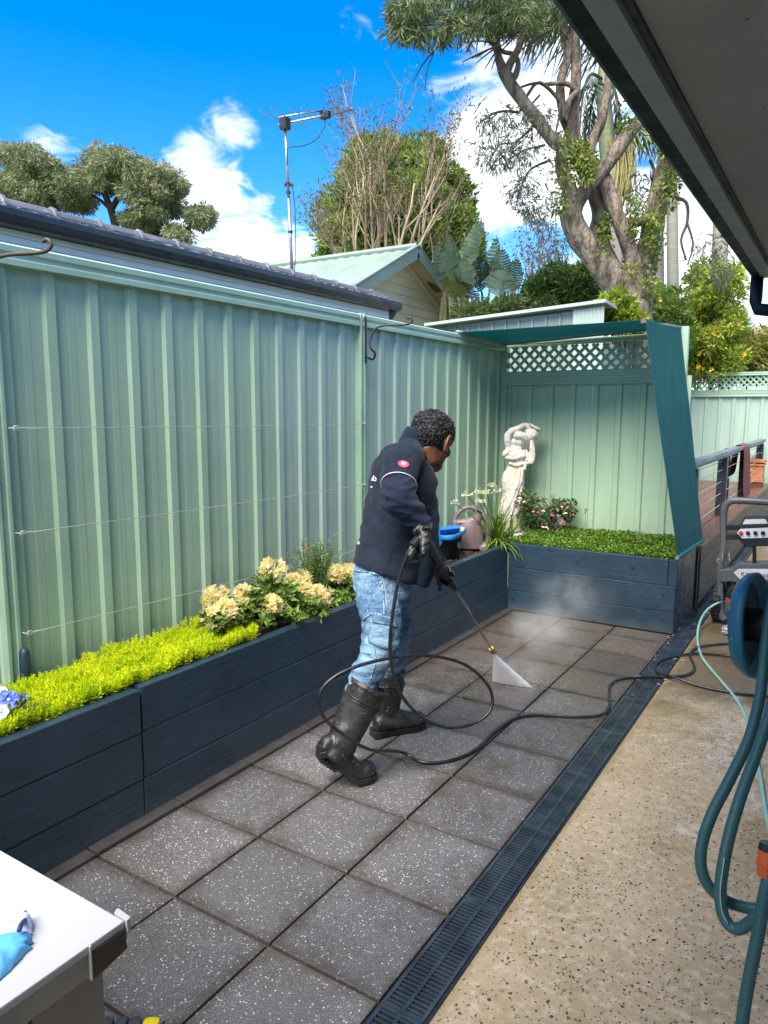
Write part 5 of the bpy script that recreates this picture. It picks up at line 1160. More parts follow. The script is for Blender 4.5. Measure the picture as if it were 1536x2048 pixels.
# under sleeves
slr = remeshed('sleeve', [tube([rs.lerp(re, .40), rs.lerp(re, .75), re, re.lerp(rw, .25), re.lerp(rw, .6), rw], [.064, .066, .066, .062, .052, .040], 18, 4)], SLEEVE, person, .006, 4, lambda c, n: .011*(.3-abs(noise.noise(Vector((c.x*8+c.z*10, c.y*8, c.z*30)))))*1.6+.006*noise.noise(c*26))
sll = remeshed('sleeve', [tube([ls.lerp(le, .3), le, le.lerp(lw, .5), lw], [.062, .058, .050, .039], 18, 4)], SLEEVE, person, .006, 4, lambda c, n: .008*noise.noise(Vector((c.x*8, c.y*8, c.z*38))))
ax_ = (re-rs).normalized(); cc = rs.lerp(re, .625); a_ = ax_.orthogonal().normalized(); b_ = ax_.cross(a_)
MB().tube([cc+(a_*math.cos(t)+b_*math.sin(t))*.0735 for t in np.linspace(0, 2*math.pi, 26)], .0018, 6).build('white_piping', mat('white_piping', (.7, .7, .72), .6), vesto, smooth=True)
# ---- jeans
jeans = [tube([C(772, 1115, 3.165), C(767, 1140, 3.165), C(764, 1165, 3.165), C(764, 1185, 3.165)], [(.115, .165), (.120, .172), (.122, .178), (.115, .175)], 24, 3, ref=FW),
    tube([C(753, 1150, 3.085), C(757, 1200, 3.045), C(763, 1250, 3.0), C(757, 1300, 2.975), C(737, 1340, 2.965), C(725, 1372, 2.965), C(716, 1400, 2.955)], [(.098, .095), (.098, .095), (.088, .085), (.080, .078), (.073, .070), (.060, .06), (.055, .055)], 20, 4, ref=FW),
    tube([C(782, 1150, 3.255), C(786, 1210, 3.29), C(789, 1265, 3.33), C(783, 1310, 3.38), C(776, 1345, 3.41), C(774, 1380, 3.41)], [(.095, .09), (.085, .085), (.076, .076), (.070, .07), (.062, .062), (.055, .055)], 20, 4, ref=FW)]
def jw(c, n):
    z = c.z; low = max(0, min(1, (.75-z)/.3))
    return .008*noise.noise(Vector((c.x*7, c.y*7, c.z*9)))+(.004+.010*low)*noise.noise(Vector((c.x*6+c.z*10, c.y*6, c.z*34)))+.003*noise.noise(c*48)
jeano = remeshed('jeans', jeans, DENIM, person, .0065, 5, jw)
bv = surf_bvh([jeano])
def drawn(pix, r, name, m, parent, lift=.001, bvh=None, sub=5):
    full = catmull([(x, y, 0) for x, y in pix], sub); pts = []
    for q in full:
        h, n_ = on(bvh or bv, q[0], q[1], lift)
        if h is not None and (not pts or (h-pts[-1]).length < .09): pts.append(h)
    if len(pts) > 2: return MB().tube(pts, r, 6).build(name, m, parent, smooth=True)
drawn([(760, 1152), (766, 1180), (768, 1215), (768, 1250)], .0035, 'side_seam', SEAM, jeano); drawn([(764, 1152), (771, 1185), (773, 1215)], .0015, 'stitching', STITCH, jeano)
drawn([(711, 1142), (735, 1144), (757, 1150), (790, 1160)], .0045, 'waist_seam', SEAM, jeano); drawn([(714, 1163), (740, 1160)], .0025, 'back_pocket_edge', STITCH, jeano)
drawn([(743, 1162), (740, 1195), (735, 1225), (728, 1236)], .0022, 'back_pocket_edge', SEAM, jeano); drawn([(727, 1240), (745, 1227), (770, 1233), (792, 1243)], .004, 'pocket_seam', SEAM, jeano)
drawn([(741, 1360), (747, 1338), (752, 1320), (748, 1290), (742, 1260)], .0025, 'inner_seam', SEAM, jeano)
def patchq(pix, bvh, name, m, parent, nu=8, nv=6, lift=.006):
    A, B, C_, D_ = [np.array(p, float) for p in pix]; V = []; F = []; ok = True; last = None
    for j in range(nv+1):
        for i in range(nu+1):
            u, v = i/nu, j/nv; p = A*(1-u)*(1-v)+B*u*(1-v)+C_*u*v+D_*(1-u)*v; h, n_ = on(bvh, p[0], p[1], lift)
            if h is None: h = last
            V.append(h); last = h
    for j in range(nv):
        for i in range(nu): F.append((j*(nu+1)+i, j*(nu+1)+i+1, (j+1)*(nu+1)+i+1, (j+1)*(nu+1)+i))
    o = MB().add(V, F).build(name, m, parent, smooth=True); s = o.modifiers.new('s', 'SOLIDIFY'); s.thickness = .004; return o
patchq([(744, 1226), (790, 1240), (793, 1256), (748, 1243)], bv, 'cargo_flap', DENIM, jeano, lift=.009)
patchq([(742, 1236), (786, 1254), (779, 1300), (738, 1284)], bv, 'cargo_pocket', DENIM, jeano, lift=.005)
# ---- gumboots
def boot(top, mid_, ank, heel, ball_, toe, rt, rm, ra, fw, label):
    """shaft top/middle/ankle centres, heel back, ball and toe contact points on the sole line"""
    b = None; fd = (toe-heel); fd.z = 0; fd.normalize(); sd_ = fd.cross(ZU)
    foot = [heel+ZU*.055, heel.lerp(ball_, .4)+ZU*.062, ball_+ZU*.045, toe.lerp(ball_, .35)+ZU*.042, toe-fd*.012+ZU*.030]
    parts = [tube([top, top.lerp(mid_, .5), mid_, mid_.lerp(ank, .6), ank, heel.lerp(ball_, .34)+ZU*.03], [rt, rt*1.0, rm, (rm+ra)/2, ra, ra], 22, 3), tube([heel+fd*.012+ZU*.055]+foot[1:], [(.036, .034), (.046, .046), (.040, .052), (.038, .050), (.022, .030)], 18, 4, ref=ZU),
        ell(heel+fd*.047+ZU*.048, (fd*.046, sd_*.038, ZU*.040)), tube([mid_.lerp(ank, .5)-fd*.004, ank-fd*.012+ZU*.01, heel+fd*.052+ZU*.058], [ra*1.04, ra*1.02, .048], 16, 2), tube([ank+fd*.03, heel.lerp(ball_, .5)+ZU*.07], [.054, .046], 14, 2), tube([ank+fd*.02, ball_.lerp(heel, .35)+ZU*.075, ball_+ZU*.055], [.046, .044, .036], 14, 3)]
    o = remeshed('boot', parts, RUB, person, .006, 10, lambda c, n: .0018*noise.noise(c*24))
    # open top lip, ridge lines, sole
    up_ = (top-mid_).normalized(); e1 = (fd-up_*fd.dot(up_)).normalized(); e2 = up_.cross(e1)
    ringp = lambda c, r: [c+(e1*math.cos(t)+e2*math.sin(t))*r for t in np.linspace(0, 2*math.pi, 30)]
    V = []; F = []; cs = ((top-up_*.01, rt+.002), (top+up_*.012, rt+.007), (top+up_*.012, rt+.002), (top-up_*.012, rt-.012))
    for c, r in cs: V += ringp(c, r)[:-1]
    for i in range(3):
        for k in range(29): F.append((i*29+k, i*29+(k+1) % 29, (i+1)*29+(k+1) % 29, (i+1)*29+k))
    MB().add(V, F).build('boot_lip', RUB, o, smooth=True)
    q = top.lerp(mid_, .42); MB().tube(ringp(q, rt+.0035), .0028, 6).build('ridge', RUB, o, smooth=True); MB().tube(ringp(q-up_*.012, rt+.0030), .0022, 6).build('ridge', RUB, o, smooth=True)
    sec_ = [(heel-fd*.004, .034), (heel+fd*.03, .041), (heel.lerp(ball_, .45), .038), (heel.lerp(ball_, .8), .047), (ball_, .053), (ball_.lerp(toe, .55), .051), (toe-fd*.01, .034), (toe+fd*.004, .014)]
    V = []; F = []
    pts = catmull([(p.x, p.y, p.z, w) for p, w in sec_], 4)
    for q in pts:
        c = Vector(q[:3]); w = q[3]; V += [c-sd_*w+ZU*.026, c+sd_*w+ZU*.026, c+sd_*w*.97, c-sd_*w*.97]
    for i in range(len(pts)-1):
        for k in range(4): F.append((i*4+k, i*4+(k+1) % 4, (i+1)*4+(k+1) % 4, (i+1)*4+k))
    F += [(0, 1, 2, 3), tuple(4*(len(pts)-1)+k for k in (3, 2, 1, 0))]
    so_ = MB().add(V, F).build('sole', SOLE, o, bevel=.003)
    for sg in (1, -1): MB().tube([Vector(q[:3])+sd_*sg*(q[3]+.0005)+ZU*.027 for q in pts], .0022, 5).build('welt', SOLE, so_)
    for k in range(5):
        p = heel.lerp(ball_, .02+.09*k); MB().beam(p-sd_*.037-ZU*.006, p+sd_*.037-ZU*.006, .013, .016, fd).build('heel_cleat', SOLE, so_)
    bvb = surf_bvh([o])
    return o, bvb
# right boot: toe down, heel lifted
toeR = P(750, 1556, Z=.0)+Vector((0, 0, .004)); toeR = toeR-FH*.0; hd = (RH*math.cos(rad(24))+FH*math.sin(rad(24)))
ballR = toeR-hd*.095+ZU*.004; heelR = C(638, 1512, (toeR-CAM).dot(FH)-.10)
boR, bvR = boot(C(737, 1374, 2.96), C(708, 1432, 2.93), C(683, 1486, 2.885), heelR+ZU*.0, ballR, toeR, .084, .077, .064, hd, 'R')
for k in range(5): drawn([(668+6*k, 1463+2*k), (672+6*k, 1478+1*k), (686+3*k, 1490-3*k)], .0016, 'ankle_rib', RUB, boR, .0005, bvR)
drawn([(657, 1458), (672, 1460), (700, 1462)], .0018, 'ankle_rib', RUB, boR, .0005, bvR)
heelL = P(746, 1474, Z=0)+ZU*.004; toeL = P(848, 1452, Z=0)+ZU*.002; ballL = heelL.lerp(toeL, .68)+ZU*.0
boL, bvL = boot(C(776, 1346, 3.41), C(775, 1390, 3.405), C(770, 1432, 3.40), heelL, ballL, toeL, .080, .073, .062, hd, 'L')
for k in range(4): drawn([(770+6*k, 1424+4*k), (782+5*k, 1430+3*k), (792+3*k, 1430+2*k)], .0015, 'ankle_rib', RUB, boL, .0005, bvL)
# ---- lance, gun and gloves
gunA = C(848, 1076, 2.855); nozz = C(988, 1306, 3.965); LD = (nozz-gunA).normalized()
lance = thing('pressure_lance', 'black trigger gun with long steel lance and brass nozzle held by the man', 'lance', tuple(gunA)); STEEL = mat('brushed_steel', (.36, .34, .31), .32, (.26, .25, .23), 12, metal=.9); BRASS = mat('brass', (.42, .28, .10), .3, (.30, .20, .08), 20, metal=.9)
Ll = (nozz-gunA).length; pt = lambda t: gunA+LD*(Ll*t)
ts = {}
def t_at(py):
    lo, hi = 0., 1.
    for _ in range(40):
        mdl = (lo+hi)/2; q = pt(mdl)-CAM; y = 1024-FPX*q.dot(U3)/q.dot(_f)
        if y < py: lo = mdl
        else: hi = mdl
    return lo
t1, t2, t3 = t_at(1135), t_at(1168), t_at(1180)
MB().tube([pt(-.02), pt(.02), pt(t1*.5), pt(t1)], [.020, .022, .021, .017], 14).build('gun_barrel', DARK, lance, smooth=True)
gl = [pt(t1+(t2-t1)*k/12) for k in range(13)]
MB().tube(gl, [.0185 if k % 2 else .0165 for k in range(13)], 14).build('ribbed_grip', DARK, lance)
MB().tube([pt(t2), pt(t3)], [.018, .012], 12).build('grip_collar', DARK, lance, smooth=True)
MB().tube([pt(t3), pt(.955)], .0072, 10).build('lance_tube', STEEL, lance, smooth=True)
MB().tube([pt(.945), pt(.96), pt(.97), pt(.985), pt(1.0)], [.012, .0155, .012, .0145, .008], 12).build('nozzle', BRASS, lance)
dn = (-ZU*.9-RH*.15); dn = (dn-LD*dn.dot(LD)).normalized()
hnd = MB(); hnd.tube([gunA-LD*.005, gunA-LD*.03+dn*.03, gunA-LD*.045+dn*.08, gunA-LD*.05+dn*.115], [(.021, .016), (.022, .017), (.020, .016), (.021, .017)], 12, 3, ref=LD); hnd.build('pistol_grip', DARK, lance, smooth=True)
MB().tube([gunA+LD*.03+dn*.02, gunA+LD*.035+dn*.06, gunA+LD*.01+dn*.10, gunA-LD*.03+dn*.115], [(.006, .010)]*4, 8, 4, ref=LD).build('trigger_guard', mat('grey_plastic', (.10, .105, .11), .4), lance, smooth=True)
inlet = C(838, 1078, 2.80)
MB().tube([gunA-LD*.02, inlet+RH*.015, inlet], [.018, .019, .019], 12, 2).build('hose_inlet', DARK, lance, smooth=True)
nutp = [inlet.lerp(C(825, 1092, 2.78), k/10) for k in range(11)]
MB().tube(nutp, [.019 if k % 2 else .0165 for k in range(11)], 14).build('hose_nut', DARK, lance)

def hand(name, wrist, palm_c, grip_c, grip_d, back_n, size=1.0, index_out=None, parent=None, thumb_up=True):
    """closed hand around a bar: grip_c on the bar's axis, grip_d along the bar from little finger to index; back_n points from bar to the back of the hand"""
    g = grip_d.normalized(); bn = (back_n-g*back_n.dot(g)).normalized(); sd_ = g.cross(bn); parts = []
    kn = [grip_c+g*o*size+bn*.036*size+sd_*.030*size for o in (-.033, -.011, .011, .032)]       # knuckles
    parts.append(tube([wrist, wrist.lerp(palm_c, .5), palm_c], [(.032, .026), (.040, .026), (.042, .024)], 14, 2, ref=g))
    for i, k in enumerate(kn): parts.append(tube([palm_c.lerp(k, -.1), palm_c.lerp(k, .6), k], [(.018)]*2+[.0135], 10, 2))
    lens = (.80, .95, 1.0, .93); rr = (.0098, .0112, .0115, .0110)
    for i, k in enumerate(kn):
        if index_out is not None and i == 3:
            parts.append(tube([k, k+index_out*.030, k+index_out*.058+g*.004, k+index_out*.080+g*.004], [.0125, .0112, .0104, .0075], 10, 2)); continue
        R_ = .030*size; l = lens[i]; pts = [k]
        for a in (55, 105, 160, 215):
            th = rad(a); pts.append(grip_c+g*(-.033, -.011, .011, .032)[i]*size+(bn*math.cos(th)+sd_*math.sin(th))*R_*(1 if a < 150 else .95))
        parts.append(tube(pts, [rr[i]*1.15, rr[i]*1.08, rr[i], rr[i]*.95, rr[i]*.75], 10, 2))
    tb = palm_c+g*.020+sd_*-.020-bn*.006
    parts.append(tube([palm_c.lerp(wrist, .35)-sd_*.012, tb+g*.012, grip_c+g*.040-sd_*.030+bn*.004, grip_c+g*.062-sd_*.020-bn*.008, grip_c+g*.072-sd_*.004-bn*.018], [.018, .017, .0145, .012, .008], 10, 2))
    parts.append(tube([wrist-(palm_c-wrist)*.55, wrist-(palm_c-wrist)*.2, wrist+(palm_c-wrist)*.15], [.038, .034, .033], 14, 2))
    return remeshed(name, parts, GLOVE, parent or person, .0042, 2, lambda c, n: .0026*noise.noise(Vector((c.x*30, c.y*30, c.z*70))))
# right hand on the pistol grip, seen from its back
gp_c = gunA-LD*.036+dn*.052
rb = (-FH*.75+RH*.35+ZU*.35).normalized()
hand('glove', rw+(gp_c-rw)*.10, rw.lerp(gp_c, .55)+rb*.028, gp_c, -dn, rb, 1.0)
gq = pt(t_at(1150)); lb = (-ZU*.55-RH*.75+FH*.2).normalized()
idx = (LD*.5-ZU*.85).normalized()
hand('glove', lw+(gq-lw)*.10, lw.lerp(gq, .55)+lb*.026, gq, -LD if False else LD, lb, 1.0, index_out=idx)
# ---- badge, lettering, seams on the vest
bw = surf_bvh([vesto])
h, n_ = on(bw, 807, 929, .002)
if h is not None:
    xd = (RH-n_*RH.dot(n_)).normalized(); xd = (xd*math.cos(.35)-n_.cross(xd)*math.sin(.35)).normalized(); yd = n_.cross(xd)
    badge = MB().add([h+xd*.0225*math.cos(t)+yd*.0165*math.sin(t)-n_*.0 for t in np.linspace(0, 2*math.pi, 24, endpoint=False)]+[h+xd*.0225*math.cos(t)+yd*.0165*math.sin(t)+n_*.002 for t in np.linspace(0, 2*math.pi, 24, endpoint=False)], [tuple(range(23, -1, -1)), tuple(range(24, 48))]+[(i, (i+1) % 24, 24+(i+1) % 24, 24+i) for i in range(24)]).build('sleeve_badge', mat('red_badge', (.62, .03, .07), .6), vesto)
    wl = mat('white_thread', (.8, .78, .78), .7)
    for pts in (([-.012, .004], [-.004, .008], [.004, .006], [.012, .001]), ([-.010, -.003], [-.002, 0], [.004, -.004], [.010, -.006]), ([0, .009], [.001, 0], [-.001, -.008]), ([-.006, .007], [-.007, 0], [-.004, -.006])):
        MB().tube([h+xd*a+yd*b+n_*.0025 for a, b in pts], .0011, 5, 3).build('badge_emblem', wl, badge)
drawn([(803, 1000), (806, 1040), (790, 1090), (775, 1130)], .0018, 'panel_seam', VEST, vesto, .0, bw); drawn([(844, 905), (838, 930), (832, 955)], .0020, 'armhole_seam', VEST, vesto, .0, bw); drawn([(826, 905), (800, 925), (770, 945)], .0016, 'shoulder_seam', VEST, vesto, 0, bw)
WT = mat('white_print', (.75, .76, .78), .7)
def on_back(px, py, s, size, nm):
    for dx in range(0, 40, 3):
        h, n_ = on(bw, px+dx, py, .003)
        if h is not None and n_.dot(FH) < .6:
            yv = (ZU-n_*ZU.dot(n_)).normalized(); xv = yv.cross(n_); text_mesh(nm, s, size, h-xv*.01, xv, yv, WT, vesto, .0008); return
on_back(716, 1088, 'nau', .026, 'back_lettering'); on_back(746, 962, '&S', .035, 'back_logo'); on_back(744, 976, 'mt', .016, 'back_lettering')
# ---- spray of water
def vol(name, dens, col=(1, 1, 1), aniso=.4, grad=None):
    m = bpy.data.materials.new(name); m.use_nodes = True; t = m.node_tree; t.nodes.clear(); o = t.nodes.new('ShaderNodeOutputMaterial'); pvn_ = t.nodes.new('ShaderNodeVolumePrincipled'); pvn_.inputs['Color'].default_value = c4(col); pvn_.inputs['Anisotropy'].default_value = aniso
    nf = noi(t, pos(t), 7 if grad is None else grad, 4, .6); t.links.new(ramp(t, nf, .40, .68, 0 if grad is None else dens*.1, dens), pvn_.inputs['Density']); t.links.new(pvn_.outputs[0], o.inputs['Volume']); return m
sp = thing('water_spray', 'flat white fan of water jetting from the nozzle onto the pavers', 'spray', tuple(nozz))
g0, g1 = P(984, 1362, Z=.004), P(1066, 1375, Z=.004); tip = pt(1.0); wd = FH
nS, nT = 16, 10; V = []; F = []
for i in range(nT+1):
    f_ = .01+.99*i/nT
    for k in range(nS+1):
        u = k/nS; q = tip.lerp(g0.lerp(g1, u), f_); hw = (.003+.019*f_)*math.sin(math.pi*u)**.6+.0006
        V += [q+wd*hw, q-wd*hw]
W2 = 2*(nS+1)
for i in range(nT):
    for k in range(nS):
        for s in (0, 1): a = i*W2+2*k+s; F.append((a, a+2, a+W2+2, a+W2))
    for k in (0, nS): a = i*W2+2*k; F.append((a, a+1, a+W2+1, a+W2))
for i in (0, nT): F += [(i*W2+2*k, i*W2+2*k+1, i*W2+2*k+3, i*W2+2*k+2) for k in range(nS)]
def jet_mat():
    m = bpy.data.materials.new('white_water_jet'); m.use_nodes = True; t = m.node_tree; t.nodes.clear(); o = t.nodes.new('ShaderNodeOutputMaterial'); pv_ = t.nodes.new('ShaderNodeVolumePrincipled'); pv_.inputs['Color'].default_value = (.99, .99, 1, 1); pv_.inputs['Anisotropy'].default_value = 0
    nf = ramp(t, noi(t, pos(t, (1, 1, .25)), 60, 3, .6), .3, .7, .45, 1.3); t.links.new(mth(t, 'MULTIPLY', nf, 260), pv_.inputs['Density']); t.links.new(pv_.outputs[0], o.inputs['Volume']); return m
MB().add(V, F).build('jet_fan', jet_mat(), sp)
mb = MB()
for k in range(900):
    q = g0.lerp(g1, random.random()); f_ = random.random()**.5; p = tip.lerp(q, f_*1.0)+Vector((random.gauss(0, .006), random.gauss(0, .012), abs(random.gauss(0, .004))))
    if random.random() < .5: p = q+Vector((random.gauss(.03, .06), random.gauss(.02, .07), abs(random.gauss(0, .03))))
    r_ = random.uniform(.0006, .0016); mb.add([p+ZU*r_, p+RH*r_, p+FH*r_, p-RH*r_, p-FH*r_, p-ZU*r_], [(0, 1, 2), (0, 2, 3), (0, 3, 4), (0, 4, 1), (5, 2, 1), (5, 3, 2), (5, 4, 3), (5, 1, 4)])
d_ = mb.build('droplets', mat('water_droplet_white', (.85, .87, .9), .1), sp); d_['kind'] = 'stuff'
mist = thing('water_mist', 'thin drifting cloud of mist rising from the wet pavers beyond the jet', 'mist', tuple(P(1060, 1330, Z=0)))
def mist_mat():
    m = bpy.data.materials.new('mist_volume'); m.use_nodes = True; t = m.node_tree; t.nodes.clear(); o = t.nodes.new('ShaderNodeOutputMaterial'); pv_ = t.nodes.new('ShaderNodeVolumePrincipled'); pv_.inputs['Color'].default_value = (1, 1, 1, 1); pv_.inputs['Anisotropy'].default_value = .1
    tcn = t.nodes.new('ShaderNodeTexCoord').outputs['Object']; ln = t.nodes.new('ShaderNodeVectorMath'); ln.operation = 'LENGTH'; t.links.new(tcn, ln.inputs[0])
    fall = ramp(t, ln.outputs['Value'], .15, .97, 1, 0); nf = ramp(t, noi(t, pos(t), 5.5, 4, .6, .6), .36, .66, .1, 1)
    t.links.new(mth(t, 'MULTIPLY', mth(t, 'MULTIPLY', fall, nf), 2.3), pv_.inputs['Density']); t.links.new(pv_.outputs[0], o.inputs['Volume']); return m
MISTM = mist_mat()
for (px, py, rx, ry, rz) in ((1030, 1365, .26, .22, .14), (1085, 1300, .34, .34, .24), (1150, 1235, .42, .36, .32)):
    V, F = ell(Vector((0, 0, 0)), (Vector((1, 0, 0)), Vector((0, 1, 0)), Vector((0, 0, 1))), 24, 16); c = P(px, py, Z=0)+ZU*rz*.55
    o = MB().add(V, F).build('mist_puff', MISTM, mist, loc=tuple(c-mist.location)); o.scale = (rx, ry, rz)
# ================================================================== plants in the beds
SEDM = leafmat('golden_sedum', [(.36, .50, .008), (.55, .70, .010), (.70, .80, .012), (.80, .83, .03)], .5, .35); SEDD = mat('sedum_understorey', (.30, .34, .012), .9, (.42, .45, .015), 30, bump=1, bscale=50, bdist=.02)
BX0, BX1 = -.812, -.506
def mound(x, y): return .562+.030*noise.noise((x*7, y*7, 2))+.024*noise.noise((x*17, y*17, 5))
V = []; F = []; nx, ny = 14, 60
for j in range(ny+1):
    for i in range(nx+1): x = BX0+(BX1-BX0)*i/nx; y = -1.2+2.12*j/ny; V.append((x, y, mound(x, y)-.03))
for j in range(ny):
    for i in range(nx): F.append((j*(nx+1)+i, j*(nx+1)+i+1, (j+1)*(nx+1)+i+1, (j+1)*(nx+1)+i))
parts = []; n = 6400
B, Dd, L_, Rn = [], [], [], []
for k in range(n):
    x = random.uniform(BX0+.0, BX1+.012); y = random.uniform(-1.2, .98); z = mound(x, y)
    lim = .96+.05*noise.noise((x*12, 0, 0))
    if y > lim: continue
    if k % 8 == 0: x = random.uniform(-.520, -.500); z = random.uniform(.532, mound(x, y))
    ax = Vector((random.gauss(0, .25), random.gauss(0, .25), 1)).normalized(); h = random.uniform(.02, .045)*(1.5 if (random.random() < .03) else 1); base = .5+random.gauss(0, .16)+.55*noise.noise((x*9, y*9, 3))
    e1 = ax.orthogonal().normalized(); e2 = ax.cross(e1); 
    for q in range(13):
        t = q/12; a = q*2.4; p = Vector((x, y, z-.018))+ax*h*t; B.append(tuple(p)); r = 1-.45*t; Dd.append(tuple((e1*math.cos(a)+e2*math.sin(a))*r+ax*(.45+.9*t))); L_.append(.016-.005*t); Rn.append(min(1, max(0, base+.25*t-.1)))
V2, F2 = leaves(B, Dd, np.array(L_), .0050, .2, .1)
sed = npmesh('sedum_groundcover', V2, F2, SEDM, None, np.repeat(np.array(Rn), 2)); sed['kind'] = 'stuff'
o = MB().add(V, F).build('sedum_stems', SEDD, None, smooth=True); o['kind'] = 'stuff'
# end bed groundcover
GCM = leafmat('groundcover_leaves', [(.035, .085, .010), (.08, .17, .018), (.15, .27, .03), (.26, .38, .06)], .4, .35)
B, Dd, L_, Rn = [], [], [], []
def gz(x, y): return .545+.018*noise.noise((x*6, y*6, 9))+(.02 if y > 4.2 else 0)-(.10*max(0, (-.42-x))/.4)
for k in range(15000):
    x = random.uniform(-.50, .80); y = random.uniform(3.87, 4.60); z = gz(x, y)
    if x < -.40 and random.random() < .5: continue
    B.append((x, y, z+random.uniform(-.02, .022))); Dd.append((random.gauss(0, 1), random.gauss(-.2, 1), random.uniform(-.1, .9))); L_.append(random.uniform(.012, .024)); Rn.append(min(1, max(0, random.gauss(.5, .22))))
for k in range(900):    # edge spilling over the sleeper
    x = random.uniform(-.35, .78); B.append((x, 3.872-abs(random.gauss(0, .012)), .55+random.uniform(-.012, .012))); Dd.append((random.gauss(0, 1), -.7, random.gauss(0, .4))); L_.append(.018); Rn.append(random.random())
V2, F2 = leaves(B, Dd, np.array(L_), np.array(L_)*.8, .15, .15); gc = npmesh('green_groundcover', V2, F2, GCM, None, np.repeat(np.array(Rn), 2)); gc['kind'] = 'stuff'
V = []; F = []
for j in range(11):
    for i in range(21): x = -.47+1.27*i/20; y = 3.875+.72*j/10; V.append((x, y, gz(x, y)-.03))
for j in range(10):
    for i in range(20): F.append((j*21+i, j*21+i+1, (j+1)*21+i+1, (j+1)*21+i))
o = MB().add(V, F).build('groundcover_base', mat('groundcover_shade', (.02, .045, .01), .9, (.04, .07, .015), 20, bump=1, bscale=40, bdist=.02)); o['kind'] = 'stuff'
PINK = mat('magenta_petal', (.62, .02, .20), .5, (.55, .03, .30), 20); PALEP = mat('pale_pink_petal', (.75, .50, .42), .5, (.78, .62, .46), 20)
def floret(c, r, m, parent, name, n=5, up=(0, -.4, 1), w=.9, open_=.55):
    up = Vector(up).normalized(); a = up.orthogonal().normalized(); b = up.cross(a); dirs = [tuple((a*math.cos(2*math.pi*k/n)+b*math.sin(2*math.pi*k/n))*open_*1.4+up*(1-open_)) for k in range(n)]
    V, F = leaves([tuple(c)]*n, dirs, r, r*w, .12, .15); return npmesh(name, V, F, m, parent)
gf = thing('magenta_flower', 'single small magenta flower in the green groundcover of the end bed', 'flower', tuple(P(1277, 1080, Y=4.05))); c = gf.location.copy()
floret(c+ZU*.004, .016, PINK, gf, 'petals', 5); MB().tube([c-ZU*.05, c], .0015, 5).build('stalk', mat('green_stalk', (.10, .20, .03), .6), gf)

GST = mat('green_stalk', (.10, .20, .03), .6)
# --- apricot rhododendrons
RHL = leafmat('rhododendron_leaves', [(.045, .10, .018), (.10, .19, .03), (.19, .29, .05), (.30, .38, .10)], .35, .25, .5)
PET = leafmat('apricot_petals', [(.95, .80, .32), (.96, .86, .44), (.96, .91, .62), (.94, .73, .32)], .5, .5)
def rhodo(lab, leafs, trusses, name='rhododendron'):
    b = thing(name, lab, 'flowering shrub', tuple(P(leafs[0][0], 1300, X=-.64)), 'apricot flowering shrubs in the planter'); b.location.z = .47
    parts = []
    for (px, py, rx, ry, n_, X) in leafs:
        c = P(px, py, X=X); s = pxm((c-CAM).dot(FH))
        for k in range(int(n_*1.9)):    # whorls of leaves
            q, d = ball(1, (0, 0, 0), (1, 1, 1), .6); w = np.array(c)+q[0, 0]*np.array(RH)*rx/s+q[0, 1]*np.array(FH)*.06+np.array([0, 0, 1])*q[0, 2]*ry/s
            ax = unit(np.array([d[0]*.7+np.array([0, 0, .9])])); nl = 8; B_ = np.repeat(w[None], nl, 0); e = unit(RNG.normal(size=(nl, 3))); e = e-ax*np.sum(e*ax, -1, keepdims=True)
            V, F = leaves(B_, unit(e)*.95+ax*.42, .036+.028*RNG.random(nl), .023, .18, .22); parts.append((V, F, np.clip(np.repeat(.5+.2*RNG.normal(size=nl)+.2*d[0, 2], 2), 0, 1)))
    V, F, Rr = join(parts); npmesh('foliage', V, F, RHL, b, Rr)
    for (px, py, X, r) in trusses:
        c = P(px, py, X=X); s = pxm((c-CAM).dot(FH)); parts = []
        for k in range(22):
            d = unit(RNG.normal(size=(1, 3))+np.array([[.2, -.4, .5]]))[0]; up = Vector(d); a = up.orthogonal().normalized(); bb_ = up.cross(a); o_ = np.array(c)+d*r*.78/s; ph = random.uniform(0, 6)
            dirs = [tuple((a*math.cos(ph+2*math.pi*j/5)+bb_*math.sin(ph+2*math.pi*j/5))*1.0+up*.65) for j in range(5)]
            V, F = leaves(np.repeat(o_[None], 5, 0), dirs, .036, .026, .10, .35); parts.append((V, F, np.clip(np.repeat(RNG.random(5)*.55+.15, 2), 0, 1)))
            V, F = leaves(np.repeat(o_[None], 3, 0), [tuple(up*1+a*.2), tuple(up+bb_*.2), tuple(up-a*.2)], .030, .003, .1, .2); parts.append((V, F, np.full(6, .95)))
            V, F = leaves(np.repeat(o_[None]-d*.012, 2, 0), [tuple(up), tuple(up+a*.1)], .02, .010, .3, 0); parts.append((V, F, np.full(4, .35)))
        V, F = leaves(np.repeat(np.array(c)[None], 26, 0), RNG.normal(size=(26, 3)), r*.85/s, .006, .1, .1); parts.append((V, F, np.full(52, .2)))
        V, F, Rr = join(parts); npmesh('flower_head', V, F, PET, b, Rr)
    mb = MB()
    for k in range(8):
        (px, py, rx, ry, n_, X) = random.choice(leafs); c = P(px+random.uniform(-rx, rx)*.6, py, X=X); a = Vector((c.x+random.uniform(-.03, .03), c.y, .46)); mb.tube([a, a.lerp(c, .5)+Vector((.01, 0, 0)), c], .005, 5, 2)
    mb.build('stems', BARKD, b)['kind'] = 'stuff'
rhodo('apricot flowering shrub nearest the golden sedum with blooms low on its left', [(455, 1225, 46, 26, 26, -.63), (500, 1205, 30, 30, 16, -.66), (510, 1240, 30, 18, 10, -.60), (430, 1240, 25, 18, 8, -.60)], [(432, 1198, -.68, 27), (452, 1226, -.60, 25), (428, 1236, -.60, 20), (486, 1190, -.68, 17), (478, 1215, -.60, 17)])
